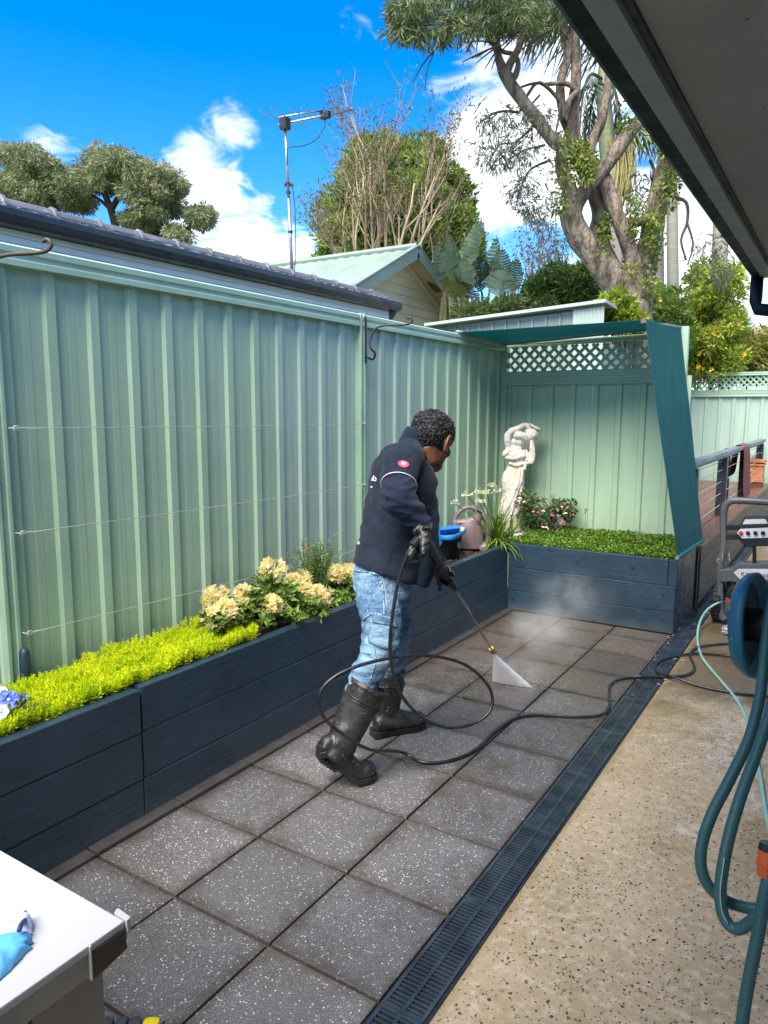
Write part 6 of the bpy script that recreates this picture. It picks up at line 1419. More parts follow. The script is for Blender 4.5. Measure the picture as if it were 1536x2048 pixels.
rhodo('apricot flowering shrub with the tallest bloom in the middle of the group', [(560, 1195, 50, 34, 30, -.64), (600, 1215, 60, 20, 26, -.57), (530, 1170, 25, 25, 10, -.70), (560, 1232, 50, 14, 14, -.56)], [(548, 1144, -.70, 30), (588, 1168, -.70, 20), (605, 1160, -.72, 19), (543, 1212, -.57, 18), (616, 1188, -.62, 19), (645, 1190, -.60, 20)])
rhodo('apricot flowering shrub right behind the legs of the man', [(690, 1180, 40, 26, 24, -.66), (655, 1200, 30, 18, 12, -.60), (700, 1205, 40, 14, 14, -.58)], [(672, 1148, -.70, 19), (703, 1150, -.70, 24), (690, 1146, -.74, 18)])
# --- tall thin plant with orange flowers
bp = thing('daisy_plant', 'wispy pale green plant with small orange flowers against the fence', 'plant', tuple(P(630, 1170, X=-.74))); bp.location.z = .47
parts = []; stems = MB(); OR = mat('orange_petal', (.80, .42, .02), .5)
for k in range(70):
    a = Vector((-.74+random.gauss(0, .02), bp.location.y+random.gauss(0, .04), .48)); tp_ = P(random.gauss(635, 24), random.uniform(1080, 1140), X=-.74+random.gauss(0, .03)); m_ = a.lerp(tp_, .5)+Vector((0, random.gauss(0, .015), 0)); stems.tube([a, m_, tp_], .0016, 4, 3)
    for t in np.linspace(.2, 1, 12): p = a.lerp(tp_, t); V, F = leaves([tuple(p)]*2, [(random.gauss(0, 1), random.gauss(0, 1), .6), (random.gauss(0, 1), random.gauss(0, 1), .4)], .024, .007, .1, .2); parts.append((V, F, RNG.random(4)))
V, F, Rr = join(parts); npmesh('foliage', V, F, leafmat('wispy_leaves', [(.12, .19, .05), (.22, .31, .08), (.33, .40, .13)], .5, .4), bp, Rr); stems.build('stems', GST, bp)
for (x, y) in ((675, 1067), (615, 1097), (608, 1102), (611, 1090), (612, 1080), (590, 1118), (668, 1072), (640, 1085)): floret(P(x, y, X=-.74), .010, OR, bp, 'flower', 6)
# --- pansies
BLUE = mat('blue_pansy_petal', (.045, .12, .62), .6, (.16, .24, .72), 60); LAV = mat('lavender_petal', (.46, .45, .78), .6, (.62, .60, .84), 60); PYEL = mat('cream_yellow_petal', (.80, .66, .22), .6, (.82, .74, .42), 40); MAR = mat('maroon_petal', (.10, .012, .06), .6, (.16, .02, .12), 40); WEYE = mat('white_eye', (.85, .85, .75), .5)
PLEAF = leafmat('pansy_leaves', [(.03, .075, .012), (.07, .14, .025), (.15, .24, .06), (.25, .33, .14)], .45, .3)
def pansy(lab, spots, leafc, nl):
    b = thing('pansy', lab, 'flower', tuple(leafc), 'pansies at the near end of the planter'); b.location.z = .50
    q, d = ball(nl, leafc, (.035, .09, .03), .3); V, F = leaves(q, d+np.array([.3, -.2, .5]), .028, .018, .12, .2); npmesh('foliage', V, F, PLEAF, b, np.repeat(RNG.random(nl), 2))
    for (px, py, X, r, m1, m2, yaw) in spots:
        c = P(px, py, X=X); up = (CAM-c).normalized(); up = (up+Vector((0, 0, .25))+RH*yaw).normalized(); a = (ZU-up*up.z).normalized(); s = a.cross(up); R_ = r/pxm((c-CAM).dot(FH))*1.0
        def petal(ang, l, w, m, off, nm):
            ax = a*math.cos(ang)+s*math.sin(ang); sd_ = up.cross(ax); V = [c+up*off]; n_ = 14
            for i in range(n_+1): th = -math.pi*.86+2*math.pi*.86*i/n_; V.append(c+up*(off+.0015*math.sin(i*2.3))+ax*l*(.55+.45*math.cos(th))*1.0+sd_*w*math.sin(th)*.62)
            return MB().add(V, [(0, i+1, i+2) for i in range(n_)]).build(nm, m, fl_o)
        fl_o = thing('bloom', None, None, (0, 0, 0)); fl_o.parent = b; fl_o.location = tuple(c-b.location)
        for k, (ang, l, w, m) in enumerate(((.55, 1.0, .85, m2), (-.55, 1.0, .85, m2), (1.65, .95, .8, m1), (-1.65, .95, .8, m1), (3.14, 1.0, 1.15, m1))):
            petal(ang, l*R_, w*R_, m, .0012*k, 'petal')
        o = MB().lathe([(0, .004), (R_*.12, .003), (R_*.16, 0)], c+up*.007, up, 8).build('eye', WEYE, fl_o)
        MB().tube([c-up*.002, c-up*.015-ZU*.02, Vector((leafc[0], leafc[1], .49))], .0015, 5, 2).build('stalk', GST, b)
pansy('pale blue pansy with a white eye at the near corner of the planter', [(18, 1400, -.545, 20, BLUE, BLUE, 0), (0, 1388, -.57, 17, BLUE, LAV, -.3), (44, 1399, -.56, 14, LAV, BLUE, .9), (2, 1424, -.535, 17, LAV, LAV, -.2)], P(22, 1425, X=-.545), 60)
pansy('cream and maroon pansy lying low beside the sleeper', [(62, 1430, -.53, 15, PYEL, PYEL, .2), (77, 1432, -.525, 14, PYEL, MAR, .6), (88, 1428, -.53, 9, MAR, MAR, .2), (105, 1425, -.53, 9, WEYE, PYEL, .4)], P(60, 1440, X=-.535), 26)
# --- agapanthus
ag = thing('agapanthus', 'clump of long green strappy leaves with pale flower heads beside the watering can', 'plant', (-.60, 3.93, .47))
parts = []; AGL = leafmat('strap_leaves', [(.045, .12, .012), (.10, .22, .02), (.20, .34, .04), (.36, .48, .10)], .4, .35)
V = []; F = []; Rn = []
for k in range(190):
    a = random.uniform(-1.9, 3.6); b0_ = Vector((-.60+random.gauss(0, .04), 3.93+random.gauss(0, .05), .475)); l = random.uniform(.22, .40); el = random.uniform(.5, 1.45); d = Vector((math.cos(a)*math.cos(el), math.sin(a)*math.cos(el), math.sin(el))); s = d.cross(ZU).normalized(); p = b0_.copy(); w = random.uniform(.010, .016); rr = random.random()
    n0 = len(V); ns = 6
    for i in range(ns+1):
        t = i/ns; ww = w*(1-.1*t) if t < .8 else w*(1-t)*3.6+.0005; V += [p-s*ww/2, p+s*ww/2]; p = p+d*l/ns; d = (d+Vector((0, 0, -.20-(.12 if el < 1 else 0)))).normalized()
        if p.x < -.86: p.x = -.86
    for i in range(ns): F.append((n0+2*i, n0+2*i+1, n0+2*i+3, n0+2*i+2)); Rn.append(rr)
npmesh('foliage', np.array([tuple(v) for v in V]), np.array(F), AGL, ag, np.array(Rn)).visible_shadow = True
AGF = mat('cream_umbel', (.80, .78, .50), .6, (.72, .72, .36), 60)
for (x, y, r) in ((935, 992, 9), (960, 988, 10), (974, 988, 8), (984, 975, 10), (994, 984, 7), (1008, 1000, 5), (910, 1008, 7), (966, 1005, 5), (1004, 982, 6), (957, 1004, 5)):
    c = P(x, y, X=-.66+random.uniform(-.08, .1)); a = Vector((-.60, 3.93, .5)); MB().tube([a, a.lerp(c, .6)+Vector((0, 0, .03)), c], .003, 5, 3).build('flower_stalk', GST, ag)
    mb = MB(); R_ = r/pxm(6.0)
    for k in range(16):
        d = Vector([random.gauss(0, 1) for _ in range(3)]); d.z = abs(d.z)*.8; d.normalize(); e = c+d*R_; mb.tube([c, e], .0009, 4); mb.tube([e-d*.003, e+d*.008], [.002, .0035], 5)
    mb.build('umbel', AGF, ag)
# --- fuchsia
fu = thing('fuchsia', 'leafy fuchsia bush with pink hanging flowers in front of the statue', 'flowering shrub', (-.22, 4.30, .52))
FUL = leafmat('fuchsia_leaves', [(.03, .07, .02), (.07, .13, .04), (.14, .21, .08), (.24, .30, .16)], .4, .3)
cl = []
for k in range(46):
    x, y, rx, ry = random.choice(((1085, 1010, 42, 24), (1060, 1000, 26, 20), (1110, 1020, 32, 22), (1075, 1035, 40, 14), (1130, 1015, 18, 22))); a = random.uniform(0, 6.28); q = random.random()**.5; cl.append((x+rx*q*math.cos(a), y+ry*q*math.sin(a), 9, 8, 6.05+random.uniform(-.12, .12), 48, .04))
crown('foliage', cl, FUL, fu, droop=.15, L=.034, W=.017, fold=.12)
mb = MB()
for k in range(14): c = P(random.uniform(1045, 1140), random.uniform(985, 1035), D=6.05+random.uniform(-.1, .1)); a = Vector((-.2+random.gauss(0, .05), 4.3, .5)); mb.tube([a, a.lerp(c, .5)+ZU*.02, c], .003, 5, 2)
mb.build('stems', BARKD, fu)['kind'] = 'stuff'
for (x, y, m, r) in ((1031, 1008, PINK, .022), (1078, 1023, PINK, .028), (1108, 1030, PINK, .026), (1124, 1042, PINK, .032), (1042, 995, PALEP, .026), (1050, 1002, PALEP, .024), (1087, 1020, PALEP, .022), (1137, 1013, PALEP, .028), (1122, 1012, PALEP, .022), (1130, 1025, PALEP, .022), (1147, 1028, PALEP, .020), (1095, 1054, PALEP, .026), (1085, 1052, PALEP, .022), (1066, 1022, PALEP, .016)):
    c = P(x, y, D=5.88); f_ = floret(c, r, m, fu, 'flower', 5, (random.gauss(0, .3), -.3, -1), .5, .5); MB().tube([c+ZU*.03, c], .0012, 4).build('flower_stalk', PINK, fu)
sp_ = thing('sprig', 'small lone sprig poking up by the steel fence behind the groundcover', 'plant', (.1, 4.5, .55)); c = P(1172, 1022, Y=4.5); MB().tube([Vector((c.x, 4.5, .55)), c], .0015, 4).build('stalk', GST, sp_); V, F = leaves([tuple(c)]*6, RNG.normal(size=(6, 3))+np.array([0, 0, .5]), .03, .012); npmesh('leaves', V, F, FUL, sp_, np.repeat(RNG.random(6), 2))

# ================================================================== statue
STN = mat('weathered_white_stone', (.80, .76, .68), .85, (.66, .57, .43), 9, lo=.42, hi=.72, bump=.5, bscale=60, bdist=.006, speck=(.26, .24, .19), sscale=26)
stt = thing('garden_statue', 'weathered white stone statue of a draped woman carrying a jar on her shoulder', 'statue', (-.6, 4.38, .5)); DS = 6.2
S = lambda x, y, d=0: P(x, y, D=DS+d); k_ = 1/pxm(DS)*.97
stp = [tube([S(1020, 1062), S(1019, 1022), S(1022, 1000), S(1026, 985), S(1026, 960), S(1030, 943), S(1034, 930), S(1034, 915), S(1033, 902), S(1036, 894)], [(22*k_, 20*k_), (19*k_, 18*k_), (19*k_, 17*k_), (21*k_, 17*k_), (23.5*k_, 17*k_), (20*k_, 15*k_), (16.5*k_, 12*k_), (20*k_, 14*k_), (21*k_, 13*k_), (9*k_, 9*k_)], 26, 4, ref=RH),
    tube([S(1036, 900), S(1039, 890)], [7*k_, 6.5*k_], 12), ell(S(1042, 880, -.01), (RH*10.5*k_+ZU*2*k_, FH*11*k_, ZU*13*k_)), tube([S(1029, 872, -.02), S(1040, 870, -.05), S(1052, 877, -.04), S(1056, 886, -.02)], [6*k_, 8*k_, 7*k_, 4*k_], 12, 3), ell(S(1030, 882, .0), (RH*9*k_, FH*9*k_, ZU*10*k_)),
    tube([S(1018, 899), S(1015, 883, -.02), S(1018, 866, -.03), S(1034, 857, -.03), S(1048, 850, -.02)], [7.5*k_, 7*k_, 6.5*k_, 5.5*k_, 5*k_], 14, 3), tube([S(1048, 850, -.02), S(1054, 851, -.02), S(1060, 858, -.03)], [5*k_, 5*k_, 3*k_], 10),
    tube([S(1047, 902), S(1053, 915, -.02), S(1060, 927, -.03)], [8*k_, 8.5*k_, 7*k_], 14, 3), tube([S(1060, 927, -.03), S(1065, 912, -.03), S(1064, 895, -.03), S(1062, 882, -.02), S(1061, 875, -.02)], [7*k_, 6.3*k_, 5.5*k_, 5*k_, 4*k_], 14, 3),
    ell(S(1027, 911, -.045), (RH*9*k_, FH*8*k_, ZU*8*k_)), ell(S(1043, 911, -.045), (RH*9*k_, FH*8*k_, ZU*8*k_)),
    tube([S(1019, 900, -.02), S(1011, 908, -.03), S(1008, 914, -.03)], [8*k_, 7*k_, 3*k_], 12, 3), tube([S(1010, 915, -.03), S(1024, 917, -.06), S(1036, 915, -.06), S(1050, 909, -.03)], [4*k_, 4*k_, 4*k_, 3*k_], 10, 3),
    tube([S(1018, 926, -.04), S(1034, 931, -.055), S(1049, 927, -.04)], [3.5*k_, 4*k_, 3.5*k_], 10, 3), tube([S(1049, 925, -.04), S(1049, 934, -.04), S(1050, 941, -.035)], [4*k_, 4*k_, 2*k_], 8, 2),
    tube([S(1046, 935, -.04), S(1040, 965, -.075), S(1030, 995, -.07), S(1022, 1030, -.07)], [3*k_, 4*k_, 4.5*k_, 4*k_], 8, 4), tube([S(1040, 935, -.05), S(1035, 965, -.085), S(1022, 1000, -.075), S(1008, 1030, -.06)], [2.5*k_, 3.5*k_, 4*k_, 4*k_], 8, 4),
    tube([S(1044, 960, -.05), S(1040, 990, -.07), S(1034, 1030, -.07)], [3*k_, 3.5*k_, 4*k_], 8, 4), tube([S(1005, 1000, -.02), S(1002, 1020, -.03), S(998, 1045, -.03)], [5*k_, 6*k_, 6*k_], 8, 3)]
jd = (RH*.42+ZU*.86-FH*.15).normalized(); jc = S(1063, 868, .0); ja = jd.orthogonal().normalized()
jp = [(0, -17), (8, -15), (14, -7), (16, 1), (14, 8), (9, 12), (8.5, 14), (14.5, 15.5), (14.5, 17.5), (0, 17.5)]
mbj = MB().lathe([(max(r, .01)*k_, h*k_) for r, h in jp], jc, jd, 24); stp.append((mbj.v, mbj.f))
sto = remeshed('statue_body', stp, STN, stt, .0042, 1, lambda c, n: .0055*noise.noise(Vector((c.x*55, c.y*55, c.z*8)))+.002*noise.noise(c*60))
MB().lathe([(14.8*k_, 15.2*k_), (15.2*k_, 16.5*k_), (14.8*k_, 17.9*k_), (12*k_, 17.9*k_)], jc, jd, 28).build('jar_rim', STN, stt, smooth=True)
MB().box((-.72, 4.27, .46), (-.48, 4.49, .53)).build('plinth', STN, stt, bevel=.01)

# ================================================================== watering can, bucket with dustpan
wcb = P(945, 1096, Z=.485); DW = (wcb-CAM).dot(FH); CANM = mat('mauve_brown_plastic', (.235, .175, .175), .42, (.20, .15, .152), 6, bump=.08, bscale=120)
wc = thing('watering_can', 'mauve brown plastic watering can with white rose standing in the bed', 'watering can', tuple(wcb)); W = lambda x, y, d=0: P(x, y, D=DW+d); s_ = 1/pxm(DW)
cp = [tube([W(940, 1096), W(940, 1075), W(938, 1055), W(936, 1040)], [(27*s_, 16*s_), (27*s_, 17*s_), (25*s_, 16*s_), (17*s_, 11*s_)], 24, 3, ref=RH), tube([W(912, 1092), W(909, 1060), W(910, 1042)], [(9*s_, 14*s_), (8*s_, 13*s_), (7*s_, 10*s_)], 14, 3, ref=RH), tube([W(958, 1096), W(966, 1094), W(973, 1088)], [(14*s_, 13*s_), (10*s_, 13*s_), (6*s_, 11*s_)], 14, 3, ref=ZU),
    tube([W(908, 1046), W(912, 1032), W(924, 1019), W(939, 1014), W(951, 1018), W(956, 1026)], [(6*s_, 8*s_), (4.5*s_, 7*s_), (4.5*s_, 7*s_), (4.5*s_, 7*s_), (6*s_, 8*s_), (9*s_, 10*s_)], 14, 4, ref=FH.cross(ZU)), tube([W(948, 1050), W(954, 1035), W(956, 1024)], [(12*s_, 12*s_), (10*s_, 11*s_), (8*s_, 9*s_)], 14, 3, ref=RH),
    tube([W(955, 1022), W(967, 1032), W(974, 1050), W(976, 1070), W(974, 1088)], [(6*s_, 9*s_), (5*s_, 8*s_), (4.5*s_, 8*s_), (4.5*s_, 8*s_), (5*s_, 9*s_)], 14, 4, ref=RH), tube([W(912, 1046), W(926, 1044), W(948, 1040)], [(8*s_, 10*s_), (7*s_, 10*s_), (8*s_, 10*s_)], 14, 3, ref=ZU)]
cano = remeshed('can_body', cp, CANM, wc, .0045, 5); bc = surf_bvh([cano])
MB().tube([W(903, 1062, .05), W(892, 1044, .08), W(879, 1022, .11)], [8*s_, 7*s_, 5*s_], 14, 3).build('spout', CANM, wc, smooth=True)
ra_, rb_ = W(880, 1023, .11), W(871, 1003, .13); MB().tube([ra_, ra_.lerp(rb_, .15), ra_.lerp(rb_, .8), rb_], [5.5*s_, 5.5*s_, 8*s_, 8.5*s_], 16).build('rose', mat('white_plastic', (.72, .72, .70), .45), wc, smooth=False)
for k in range(8): drawn([(945, 1037+6*k), (949, 1038+6*k), (952, 1037.5+6*k)], .0011, 'graduation_mark', mat('moulded_mark', (.12, .085, .085), .5), wc, .0005, bc, 3)
drawn([(921, 1083), (938, 1087), (938, 1093), (921, 1089), (921, 1083)], .0012, 'moulded_plate', mat('moulded_mark', (.12, .085, .085), .5), wc, .0005, bc, 4)
mb = MB(); pk_ = W(958, 1024, -.035); MB().tube([pk_+RH*-.016+ZU*.012, pk_+RH*.012-ZU*.004, pk_+RH*.02-ZU*.012], [.006, .009, .005], 8, 2).build('filler_hole', mat('black_hole', (.008, .008, .008), .8), wc)
bkb = P(898, 1112, Z=.475); DB = (bkb-CAM).dot(FH); Bq = lambda x, y, d=0: P(x, y, D=DB+d); s_ = 1/pxm(DB)
bk_ = thing('bucket', 'black plastic bucket behind the lance', 'bucket', tuple(bkb)); R1, R0 = 27*s_, 22*s_; hB = .0+Bq(898, 1066).z-.475
MB().lathe([(0, 0), (R0, 0), (R1, hB), (R1+.006, hB), (R1+.006, hB+.012), (R1-.004, hB+.012), (R0-.006, .01), (0, .01)], (bkb.x, bkb.y, .475), ZU, 28).build('bucket_body', DARK, bk_, smooth=False)
tg = P(918, 1090, D=DB-R1*.75); MB().box(tg-Vector((.010, .004, .02)), tg+Vector((.010, .003, .02))).build('paper_tag', mat('white_tag', (.7, .7, .7), .6), bk_)
BLP = mat('bright_blue_plastic', (.012, .19, .62), .32, (.015, .23, .68), 6); LBP = mat('pale_blue_plastic', (.10, .42, .72), .35)
dpn = thing('dustpan', 'bright blue dustpan lying on top of the black bucket', 'dustpan', tuple(Bq(900, 1066))); zt = .475+hB+.014
def Bz(x, y, z): return P(x, y, Z=z)
q = [Bz(874, 1074, zt), Bz(903, 1079, zt), Bz(930, 1066, zt), Bz(926, 1056, zt), Bz(880, 1058, zt)]
MB().prism([p for p in q], (0, 0, .012)).build('pan', BLP, dpn, bevel=.003)
rim_ = [Bz(880, 1076, zt+.014), Bz(903, 1076, zt+.018), Bz(918, 1070, zt+.022), Bz(931, 1062, zt+.03)]
MB().tube(rim_, [(.016, .004)]*4, 8, 4, ref=ZU).build('pan_lip', BLP, dpn, smooth=True); MB().tube([p+ZU*.016 for p in rim_], .0022, 6, 4).build('pan_edge', LBP, dpn)
MB().prism([Bq(873, 1074, -.10), Bq(889, 1074, -.10), Bq(885, 1084, -.10), Bq(880, 1092, -.10)], FH*.006).build('hanging_clip', LBP, dpn, bevel=.001)
bru = thing('hand_brush', 'blue hand brush with white bristles lying on the dustpan', 'brush', tuple(Bq(905, 1052))); z2 = zt+.030
MB().hexa([Bz(878, 1066, z2), Bz(922, 1062, z2), Bz(922, 1052, z2), Bz(880, 1056, z2), Bz(880, 1060, z2+.03), Bz(920, 1056, z2+.032), Bz(920, 1050, z2+.032), Bz(882, 1053, z2+.03)]).build('brush_back', BLP, bru, bevel=.005)
mb = MB()
for k in range(60): a = Bz(random.uniform(916, 922), random.uniform(1054, 1062), z2+random.uniform(0, .02)); mb.tube([a, a+RH*random.uniform(.015, .03)+ZU*random.uniform(-.01, .015)], .0012, 4)
mb.build('bristles', mat('white_bristle', (.75, .75, .74), .7), bru)
# ================================================================== hoses
HBLK = mat('black_rubber_hose', (.010, .011, .012), .32, (.02, .021, .022), 30, bump=.2, bscale=150, spec=.6)
ph = thing('pressure_hose', 'black pressure hose looping past the gumboots and across the pavers to the lance', 'hose', tuple(P(850, 1525, Z=0)))
raw = [(825, 1092, 2.78), (816, 1108, 2.775), (800, 1150, 2.77), (788, 1210, 2.77), (780, 1285, 2.78), (786, 1345, 2.80), (806, 1395, 2.84), (845, 1435, 2.90), (895, 1455, 2.97), (945, 1448, 3.02), (976, 1427, 3.05), (985, 1398, 3.07), (972, 1365, 3.06), (935, 1332, 3.02), (885, 1315, 2.96), (825, 1311, 2.88), (755, 1321, 2.79), (690, 1342, 2.73), (650, 1370, 2.70), (637, 1402, 2.69), (648, 1435, 2.70), (685, 1468, 2.73), (740, 1499, 2.80)]
g_ = [(800, 1518), (850, 1526), (903, 1520), (950, 1500), (990, 1462), (1030, 1437), (1080, 1430), (1150, 1434), (1200, 1430), (1219, 1411), (1218, 1388), (1222, 1368), (1242, 1358), (1290, 1354), (1335, 1354), (1368, 1351), (1385, 1343), (1388, 1330), (1380, 1310), (1394, 1295), (1440, 1288), (1500, 1283), (1545, 1262)]
pp = [C(*q) for q in raw]+[P(x, y, Z=.011) for x, y in g_]
pp[23].z += .035; pp[24].z = .013
pp[-1].z = .15
MB().tube(pp, .0072, 10, 6).build('hose_body', HBLK, ph, smooth=True)
MB().tube([pp[0], pp[1], pp[2].lerp(pp[1], .4)], [.0105, .0095, .008], 10, 2).build('strain_relief', DARK, ph, smooth=True)
ph2 = thing('pressure_hose', 'black hose length turning back over the drain onto the tan concrete', 'hose', tuple(P(1400, 1372, Z=0)))
pp = [P(x, y, Z=.011) for x, y in ((1640, 1400), (1580, 1396), (1536, 1393), (1470, 1386), (1400, 1372), (1345, 1358), (1318, 1346), (1311, 1333), (1320, 1321), (1345, 1313), (1390, 1307), (1440, 1310), (1490, 1314), (1545, 1300))]
pp[5].z += .014; MB().tube(pp, .0072, 10, 6).build('hose_body', HBLK, ph2, smooth=True)
MINT = mat('pale_mint_hose', (.20, .42, .37), .4, (.24, .47, .42), 10, spec=.5)
gh = thing('garden_hose', 'thin mint green garden hose curving from the pressure washer over the concrete', 'hose', tuple(P(1400, 1290, Z=0)))
pts = [P(1450, 1203, Y=4.35), P(1436, 1206, Y=4.25)]+[P(x, y, Z=z) for x, y, z in ((1414, 1220, .12), (1399, 1246, .06), (1395, 1278, .012), (1402, 1310, .011), (1420, 1336, .011), (1446, 1366, .011), (1472, 1398, .011), (1490, 1432, .011), (1503, 1475, .011), (1518, 1540, .011), (1531, 1620, .011), (1548, 1700, .011))]
MB().tube(pts, .0085, 10, 5).build('hose_body', MINT, gh, smooth=True)
# ---- hose reel on the house wall with hanging coils
def hose_mat():
    m, t, bs, out = nodes_of('braided_green_hose'); v = pos(t); w = t.nodes.new('ShaderNodeTexWave'); w.bands_direction = 'DIAGONAL'; w.inputs['Scale'].default_value = 95; w.inputs['Distortion'].default_value = .3; t.links.new(v, w.inputs[0])
    c = mixrgb(t, ramp(t, w.outputs['Fac'], .35, .75), (.028, .105, .100), (.045, .135, .128)); c = mixrgb(t, ramp(t, noi(t, v, 9, 4), .55, .7, 0, .4), c, (.06, .10, .11)); t.links.new(c, bs.inputs['Base Color']); bs.inputs['Roughness'].default_value = .38; bumpn(t, bs, w.outputs['Fac'], .25, .002); return m
BRH = hose_mat(); RBL = mat('faded_blue_plastic', (.010, .115, .185), .42, (.016, .155, .235), 7, bump=.2, bscale=60, speck=(.16, .36, .42), sscale=34)
rl = thing('hose_reel', 'blue plastic hose reel drum end mounted on the house wall at the right edge', 'hose reel', tuple(P(1500, 1250, D=1.32)))
rcn = P(1513, 1250, D=1.32); axr = (RH*.745+ZU*.10-FH*.66).normalized()
MB().lathe([(0, -.030), (.05, -.031), (.085, -.026), (.096, -.014), (.099, .0), (.094, .004), (.089, -.006), (.078, -.014), (.05, -.018), (.03, -.018)], rcn, axr, 48).build('flange', RBL, rl, smooth=True)
MB().lathe([(.032, -.018), (.030, .10), (.030, .26)], rcn, axr, 24).build('drum', mat('dark_drum', (.008, .012, .014), .6), rl, smooth=True)
MB().lathe([(0, -.019), (.086, -.0125)], rcn, axr, 40).build('flange_inner_face', mat('dark_teal_plastic', (.006, .020, .026), .6), rl, smooth=True)
MB().box((1.90, rcn.y-.06, rcn.z-.06), (1.999, rcn.y+.06, rcn.z+.06)).build('wall_bracket', DARK, rl, bevel=.01)
gh2 = thing('garden_hose', 'thick braided green hose hanging in loops from the reel at the right edge', 'hose', tuple(P(1500, 1800, D=1.1)))
o1 = [(1560, 1150, 1.30), (1541, 1215, 1.28), (1531, 1290, 1.25), (1522, 1380, 1.21), (1509, 1440, 1.18), (1494, 1488, 1.16), (1458, 1562, 1.13), (1424, 1628, 1.11), (1405, 1685, 1.10), (1402, 1732, 1.09), (1416, 1770, 1.08), (1445, 1798, 1.07), (1483, 1813, 1.06), (1520, 1817, 1.05), (1560, 1800, 1.04), (1600, 1740, 1.03), (1625, 1600, 1.04), (1620, 1400, 1.1), (1590, 1240, 1.2)]
o2 = [(1590, 1260, 1.24), (1562, 1350, 1.20), (1536, 1438, 1.16), (1514, 1504, 1.13), (1487, 1577, 1.10), (1465, 1647, 1.08), (1449, 1716, 1.06), (1441, 1773, 1.05), (1443, 1818, 1.04), (1455, 1847, 1.03), (1474, 1858, 1.02), (1496, 1848, 1.01), (1519, 1826, 1.0), (1545, 1795, 1.0), (1590, 1700, 1.0)]
o3 = [(1560, 1690, 1.0), (1538, 1757, .99), (1528, 1797, .985), (1518, 1859, .98), (1505, 1922, .975), (1493, 1985, .97), (1484, 2048, .965), (1478, 2120, .96), (1500, 2190, .97), (1560, 2200, 1.0)]
for q in (o1, o2, o3): MB().tube([C(*p) for p in q], .0092, 14, 6).build('coil', BRH, gh2, smooth=True)
sp_l = [C(x, y, d-.009) for x, y, d in o2[6:10]]; MB().tube(sp_l, .0011, 5, 5).build('white_stripe', mat('hose_stripe', (.42, .48, .48), .4), gh2)
ORG = mat('orange_plastic', (.78, .13, .035), .4); cn0, cn1 = C(1533, 1700, 1.0), C(1529, 1752, .995)
hc = thing('hose_connector', 'orange and black hose connector at the right edge', 'connector', tuple(cn1))
MB().tube([cn0, cn0.lerp(cn1, .5), cn1], [.011, .012, .0105], 12).build('orange_sleeve', ORG, hc); MB().tube([cn0.lerp(cn1, .52), cn0.lerp(cn1, .60)], [.0128, .0128], 12).build('orange_ring', ORG, hc); MB().tube([cn0+(cn0-cn1)*.28, cn0+(cn0-cn1)*.02], [.010, .012], 12).build('black_cap', DARK, hc)

# ================================================================== pressure washer
FRM = mat('grey_steel_tube', (.15, .155, .16), .42, (.115, .12, .125), 9, metal=.2, bump=.1); GPL = mat('dark_grey_plastic', (.045, .047, .05), .5, (.055, .057, .06), 12); WSH = mat('white_decal', (.72, .72, .72), .5); YW = 4.3
pw = thing('pressure_washer', 'wheeled pressure washer with grey tube frame standing on the wet concrete', 'pressure washer', (1.25, YW, 0)); Q = lambda x, y, dy=0: P(x, y, Y=YW+dy); sW = 1/pxm((Q(1480, 1100)-CAM).dot(FH))
hl = [Q(1450, 1240), Q(1441, 1225), Q(1440, 1180), Q(1440, 1128), Q(1447, 1098), Q(1447, 1040), Q(1450, 1014), Q(1460, 1003), Q(1480, 1001)]; xr = 2*1.272
hr_ = [Vector((xr-p.x, p.y, p.z)) for p in reversed(hl)]
MB().tube(hl+hr_, 7.2*sW, 12, 4).build('tube_frame', FRM, pw, smooth=True)
MB().tube([Q(1444, 1235), Q(1444, 1235, .5), Vector((xr-Q(1444, 1235).x, YW+.5, Q(1444, 1235).z)), Vector((xr-Q(1444, 1235).x, YW, Q(1444, 1235).z))], 7*sW, 12).build('base_frame', FRM, pw, smooth=True)
MB().tube([Q(1442, 1150), Q(1442, 1150, .5), Q(1444, 1235, .5)], 6*sW, 10, 2).build('side_tube', FRM, pw, smooth=True)
def wheel(x):
    w = MB().lathe([(.055, -.032), (.13, -.034), (.145, -.022), (.147, 0), (.145, .022), (.13, .034), (.055, .032), (.055, -.032)], (x, YW+.10, .147), (1, 0, 0), 30).build('tyre', mat('black_tyre', (.014, .014, .015), .75, (.022, .022, .023), 20, bump=.5, bscale=60), pw, smooth=False)
    MB().lathe([(0, -.028), (.056, -.026), (.056, .026), (0, .028)], (x, YW+.10, .147), (1, 0, 0), 24).build('rim', GPL, w)
    for k in range(26):
        a = 2*math.pi*k/26; MB().box((x-.026, YW+.10+math.cos(a)*.146-.004, .147+math.sin(a)*.146-.004), (x+.026, YW+.10+math.cos(a)*.146+.004, .147+math.sin(a)*.146+.004)).build('tread_block', SOLE, w)
wheel(Q(1431, 1210).x+.005); wheel(xr-Q(1431, 1210).x)
def plate(pix, dy, th, name, m, bev=.004, par=None): return MB().prism([Q(x, y, dy) for x, y in pix], (0, th, 0)).build(name, m, par or pw, bevel=bev)
cpn = plate([(1475, 1062), (1484, 1048), (1560, 1046), (1570, 1060), (1562, 1078), (1550, 1092), (1490, 1094), (1478, 1080)], -.03, .10, 'control_box', DARK, .008)
plate([(1474, 1066), (1480, 1058), (1545, 1055), (1564, 1062), (1556, 1075), (1484, 1077)], -.036, .004, 'control_face', WSH, .001, cpn)
plate([(1478, 1050), (1488, 1031), (1536, 1030), (1546, 1048)], -.02, .05, 'handle_cover', GPL, .006, cpn); plate([(1485, 1049), (1490, 1039), (1530, 1038), (1536, 1047)], -.026, .005, 'label_plate', WSH, .001, cpn)
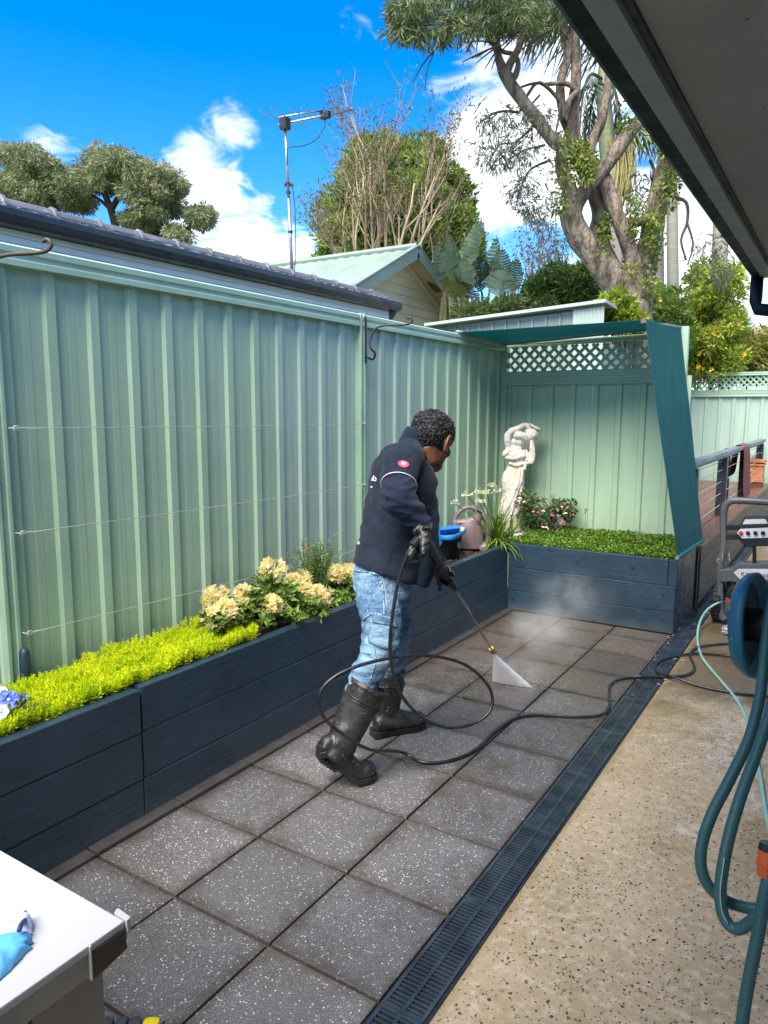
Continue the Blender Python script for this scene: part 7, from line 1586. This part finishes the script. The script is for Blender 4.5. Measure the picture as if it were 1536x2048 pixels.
for x, m in ((1482, mat('red_knob', (.55, .03, .03), .4)), (1496, DARK), (1511, DARK), (1526, DARK)):
    MB().lathe([(0, .016), (3.6*sW, .014), (4.2*sW, .0)], Q(x, 1066, -.036), (0, -1, 0), 16).build('knob', m, cpn)
plate([(1441, 1049), (1478, 1050), (1478, 1061), (1441, 1060)], -.02, .05, 'clamp', DARK, .004); plate([(1441, 1068), (1480, 1068), (1482, 1080), (1441, 1079)], -.02, .05, 'clamp', DARK, .004)
MB().tube([Q(1509, 1092), Q(1509, 1134)], 3.6*sW, 10).build('stem', DARK, pw); MB().tube([Q(1509, 1128), Q(1509, 1136)], [5*sW, 7*sW], 12).build('stem_base', DARK, pw)
hs2 = plate([(1438, 1140), (1462, 1138), (1473, 1128), (1560, 1127), (1572, 1160), (1550, 1166), (1478, 1166), (1462, 1163), (1438, 1164)], -.03, .14, 'housing', mat('mid_grey_plastic', (.10, .105, .11), .45, (.08, .085, .09), 9), .006)
plate([(1467, 1145), (1477, 1138), (1560, 1138), (1560, 1159), (1480, 1159)], -.036, .005, 'brand_plate', WSH, .001, hs2)
tx0, tx1 = Q(1481, 1151.5, -.0385), Q(1540, 1151.5, -.0385)
tm = text_mesh('brand_lettering', 'KARCHER', .0445, tx0, (1, 0, 0), (0, 0, 1), mat('blue_grey_print', (.05, .10, .17), .5), hs2, .0006); wd_ = max(v.co.x for v in tm.data.vertices)-min(v.co.x for v in tm.data.vertices)
kx = (tx1.x-tx0.x)/wd_; 
for v in tm.data.vertices: v.co.x = tx0.x+(v.co.x-tx0.x)*kx
plate([(1505, 1180), (1508, 1168), (1536, 1168), (1533, 1182), (1520, 1186)], -.01, .02, 'data_plate', WSH, .002)
MB().box((1.06, YW+.03, .19), (1.42, YW+.42, .42)).build('engine_block', mat('engine_black', (.012, .012, .013), .5, (.03, .03, .032), 14, bump=.6, bscale=30), pw, bevel=.02)
MB().lathe([(0, -.05), (.07, -.05), (.085, -.02), (.085, .03), (.05, .05), (0, .05)], (1.30, YW+.02, .22), (0, -1, 0), 20).build('pump_head', GPL, pw, smooth=True)
for k in range(6): MB().box((1.10+.045*k, YW-.002, .22), (1.12+.045*k, YW+.03, .36)).build('cooling_fin', GPL, pw, bevel=.002)
MB().tube([Q(1456, 1196, -.01), Q(1455, 1203, -.01), Q(1461, 1207, -.01), Q(1468, 1206, -.01)], 1.9*sW, 8, 4).build('red_hook', mat('red_plastic', (.62, .03, .02), .4), pw, smooth=True)
MB().tube([Q(1462, 1175, -.01), Q(1458, 1182, -.01)], 2.6*sW, 8).build('brass_fitting', BRASS, pw)
rg = [Q(1441, 1122, -.02)+RH*(-.012+.014*math.cos(a))+ZU*.014*math.sin(a) for a in np.linspace(0, 6.1, 14)]; MB().tube(rg, .0022, 6).build('pin_ring', wire_m, pw, smooth=True)
MB().tube([Q(1445, 1106, -.03), Q(1445, 1122, -.03)], .003, 6).build('locking_pin', wire_m, pw); MB().tube([Q(1458, 1106, -.03), Q(1459, 1122, -.03)], .003, 6).build('locking_pin', wire_m, pw)
# white rope heap by the wheel
rp = thing('rope', 'small tangle of white cord lying by the washer wheel', 'rope', tuple(P(1455, 1262, Z=0))); c0 = P(1456, 1262, Z=.02); pts = []
for k in range(46): a = k*1.9; pts.append(c0+Vector((math.cos(a)*(.03+.03*random.random())+.001*k, math.sin(a*1.1)*(.04+.04*random.random()), random.uniform(-.012, .03))))
MB().tube(pts, .0032, 5, 4).build('cord', mat('white_cord', (.62, .62, .64), .8), rp, smooth=True)
# dry leaf litter along the drain
mb = MB(); B, Dd = [], []
for k in range(260):
    y = random.choice([random.uniform(2.5, 5.6), random.uniform(4.4, 6.0)]); x = random.choice([.938+random.gauss(0, .018), .81+random.gauss(0, .02)]); B.append((x, y, .006)); Dd.append((random.gauss(0, 1), random.gauss(0, 1), random.gauss(0, .12)))
V, F = leaves(B, Dd, .02+.02*RNG.random(len(B)), .006, .1, .1); o = npmesh('leaf_litter', V, F, leafmat('dry_litter', [(.30, .24, .16), (.45, .40, .32), (.16, .11, .07)], .8, .1), None, np.repeat(RNG.random(len(B)), 2)); o['kind'] = 'stuff'

# ================================================================== white bench at the lower left
WT_ = mat('white_laminate', (.54, .54, .55), .3, (.50, .50, .51), 3, bump=.03); TAUP = mat('taupe_panel', (.30, .27, .235), .5, (.27, .245, .215), 3)
bx, by, bzz = .806, -.792, .75
bn = thing('white_bench', 'white topped outdoor bench cabinet cut off by the lower left corner', 'bench', (.4, -1.2, 0))
MB().box((-.35, -1.7, bzz-.014), (bx, by, bzz)).build('bench_top', WT_, bn, bevel=.003)
MB().box((-.34, -1.69, bzz-.056), (bx-.004, by-.004, bzz-.0145)).build('edge_band', mat('shaded_edge_band', (.42, .385, .335), .45), bn, bevel=.002)  # slab edge darker than the top, its shade put into the colour
MB().hexa([(bx-.02, by-.062, bzz-.062), (bx+.003, by-.062, bzz-.062), (bx+.003, by+.002, bzz-.050), (bx-.02, by+.002, bzz-.050), (bx-.02, by-.062, bzz-.013), (bx+.003, by-.062, bzz-.013), (bx+.003, by+.002, bzz-.012), (bx-.02, by+.002, bzz-.012)]).build('corner_cap', mat('dark_bronze_cap', (.05, .042, .03), .3), bn, bevel=.004)
MB().box((bx-.02, by-.066, bzz-.060), (bx+.0025, by-.0625, bzz-.001)).build('white_trim', WT_, bn, bevel=.001)
MB().hexa([(bx-.026, by+.001, bzz-.022), (bx+.005, by+.001, bzz-.022), (bx+.005, by+.008, bzz-.02), (bx-.026, by+.008, bzz-.02), (bx-.028, by+.001, bzz+.003), (bx+.004, by+.001, bzz+.001), (bx+.004, by+.010, bzz+.002), (bx-.028, by+.010, bzz+.006)]).build('plastic_clip', mat('clear_plastic_clip', (.48, .49, .50), .25), bn, bevel=.002)
for y0, y1 in ((-1.69, -1.31), (-1.305, -.94), (-.935, by-.02)): MB().box((bx-.06, y0, .03), (bx-.035, y1, bzz-.057)).build('side_panel', TAUP, bn, bevel=.002)
MB().box((-.34, by-.045, .03), (bx-.061, by-.02, bzz-.057)).build('end_panel', TAUP, bn)
BCL = mat('light_blue_nitrile', (.10, .40, .78), .4, (.14, .48, .82), 8, bump=.3, bscale=40); WCL = mat('white_blue_glove', (.55, .62, .85), .5, (.66, .70, .88), 20)
gv = thing('rubber_glove', 'pair of crumpled light blue rubber gloves lying on the white bench', 'gloves', tuple(P(25, 1890, Z=bzz)))
def blanket(pix, name, m, h=.012, nu=14, nv=12):
    A, B_, C_, D_ = [P(x, y, Z=bzz+.002) for x, y in pix]; V = []; F = []
    for j in range(nv+1):
        for i in range(nu+1):
            u, v = i/nu, j/nv; p = A*(1-u)*(1-v)+B_*u*(1-v)+C_*u*v+D_*(1-u)*v; e = min(u, 1-u, v, 1-v); p = p+ZU*(h*min(1, e*7)+.006*(noise.noise((u*4, v*4, 3))+.3)*min(1, e*9)); p += RH*.006*noise.noise((v*6, u*5, 7)); V.append(p)
    for j in range(nv):
        for i in range(nu): F.append((j*(nu+1)+i, j*(nu+1)+i+1, (j+1)*(nu+1)+i+1, (j+1)*(nu+1)+i))
    return MB().add(V, F).build(name, m, gv, smooth=True)
blanket([(-40, 1880), (64, 1868), (62, 1898), (-30, 1990)], 'blue_glove', BCL); blanket([(-10, 1880), (36, 1840), (62, 1838), (66, 1868)], 'rolled_cuff', WCL, .018)
MB().tube([P(38, 1862, Z=bzz+.024), P(42, 1850, Z=bzz+.026), P(52, 1838, Z=bzz+.018)], .004, 8, 3).build('cuff_fold', mat('dark_blue_fold', (.03, .05, .14), .5), gv, smooth=True)
tl_ = thing('tool_case', 'black ribbed case with a yellow end on the pavers below the white bench', 'tool case', tuple(P(270, 2050, Z=0)))
ca, cb2 = P(215, 2046, Z=.06), P(330, 2050, Z=.05); dv = (cb2-ca); dv.z = 0; dn_ = dv.cross(ZU).normalized()
def rb(t0, t1, name, m, w=.10, h=.12, bev=.012):
    a, b = ca+dv*t0, ca+dv*t1; q = []
    for z in (0.001, h): q += [Vector((p.x, p.y, z))+dn_*s for p, s in ((a, -.01), (b, -.01), (b, w), (a, w))]
    return MB().hexa(q).build(name, m, tl_, bevel=bev)
for k in range(3): rb(-.1+.24*k, .13+.24*k, 'ribbed_shell', mat('charcoal_plastic', (.035, .04, .048), .5, (.045, .05, .058), 14, bump=.2), h=.075, bev=.014)
rb(.62, .93, 'yellow_end', mat('yellow_plastic', (.80, .66, .01), .4), w=.09, h=.070, bev=.014); rb(.935, 1.0, 'end_bumper', DARK, w=.085, h=.055, bev=.012)
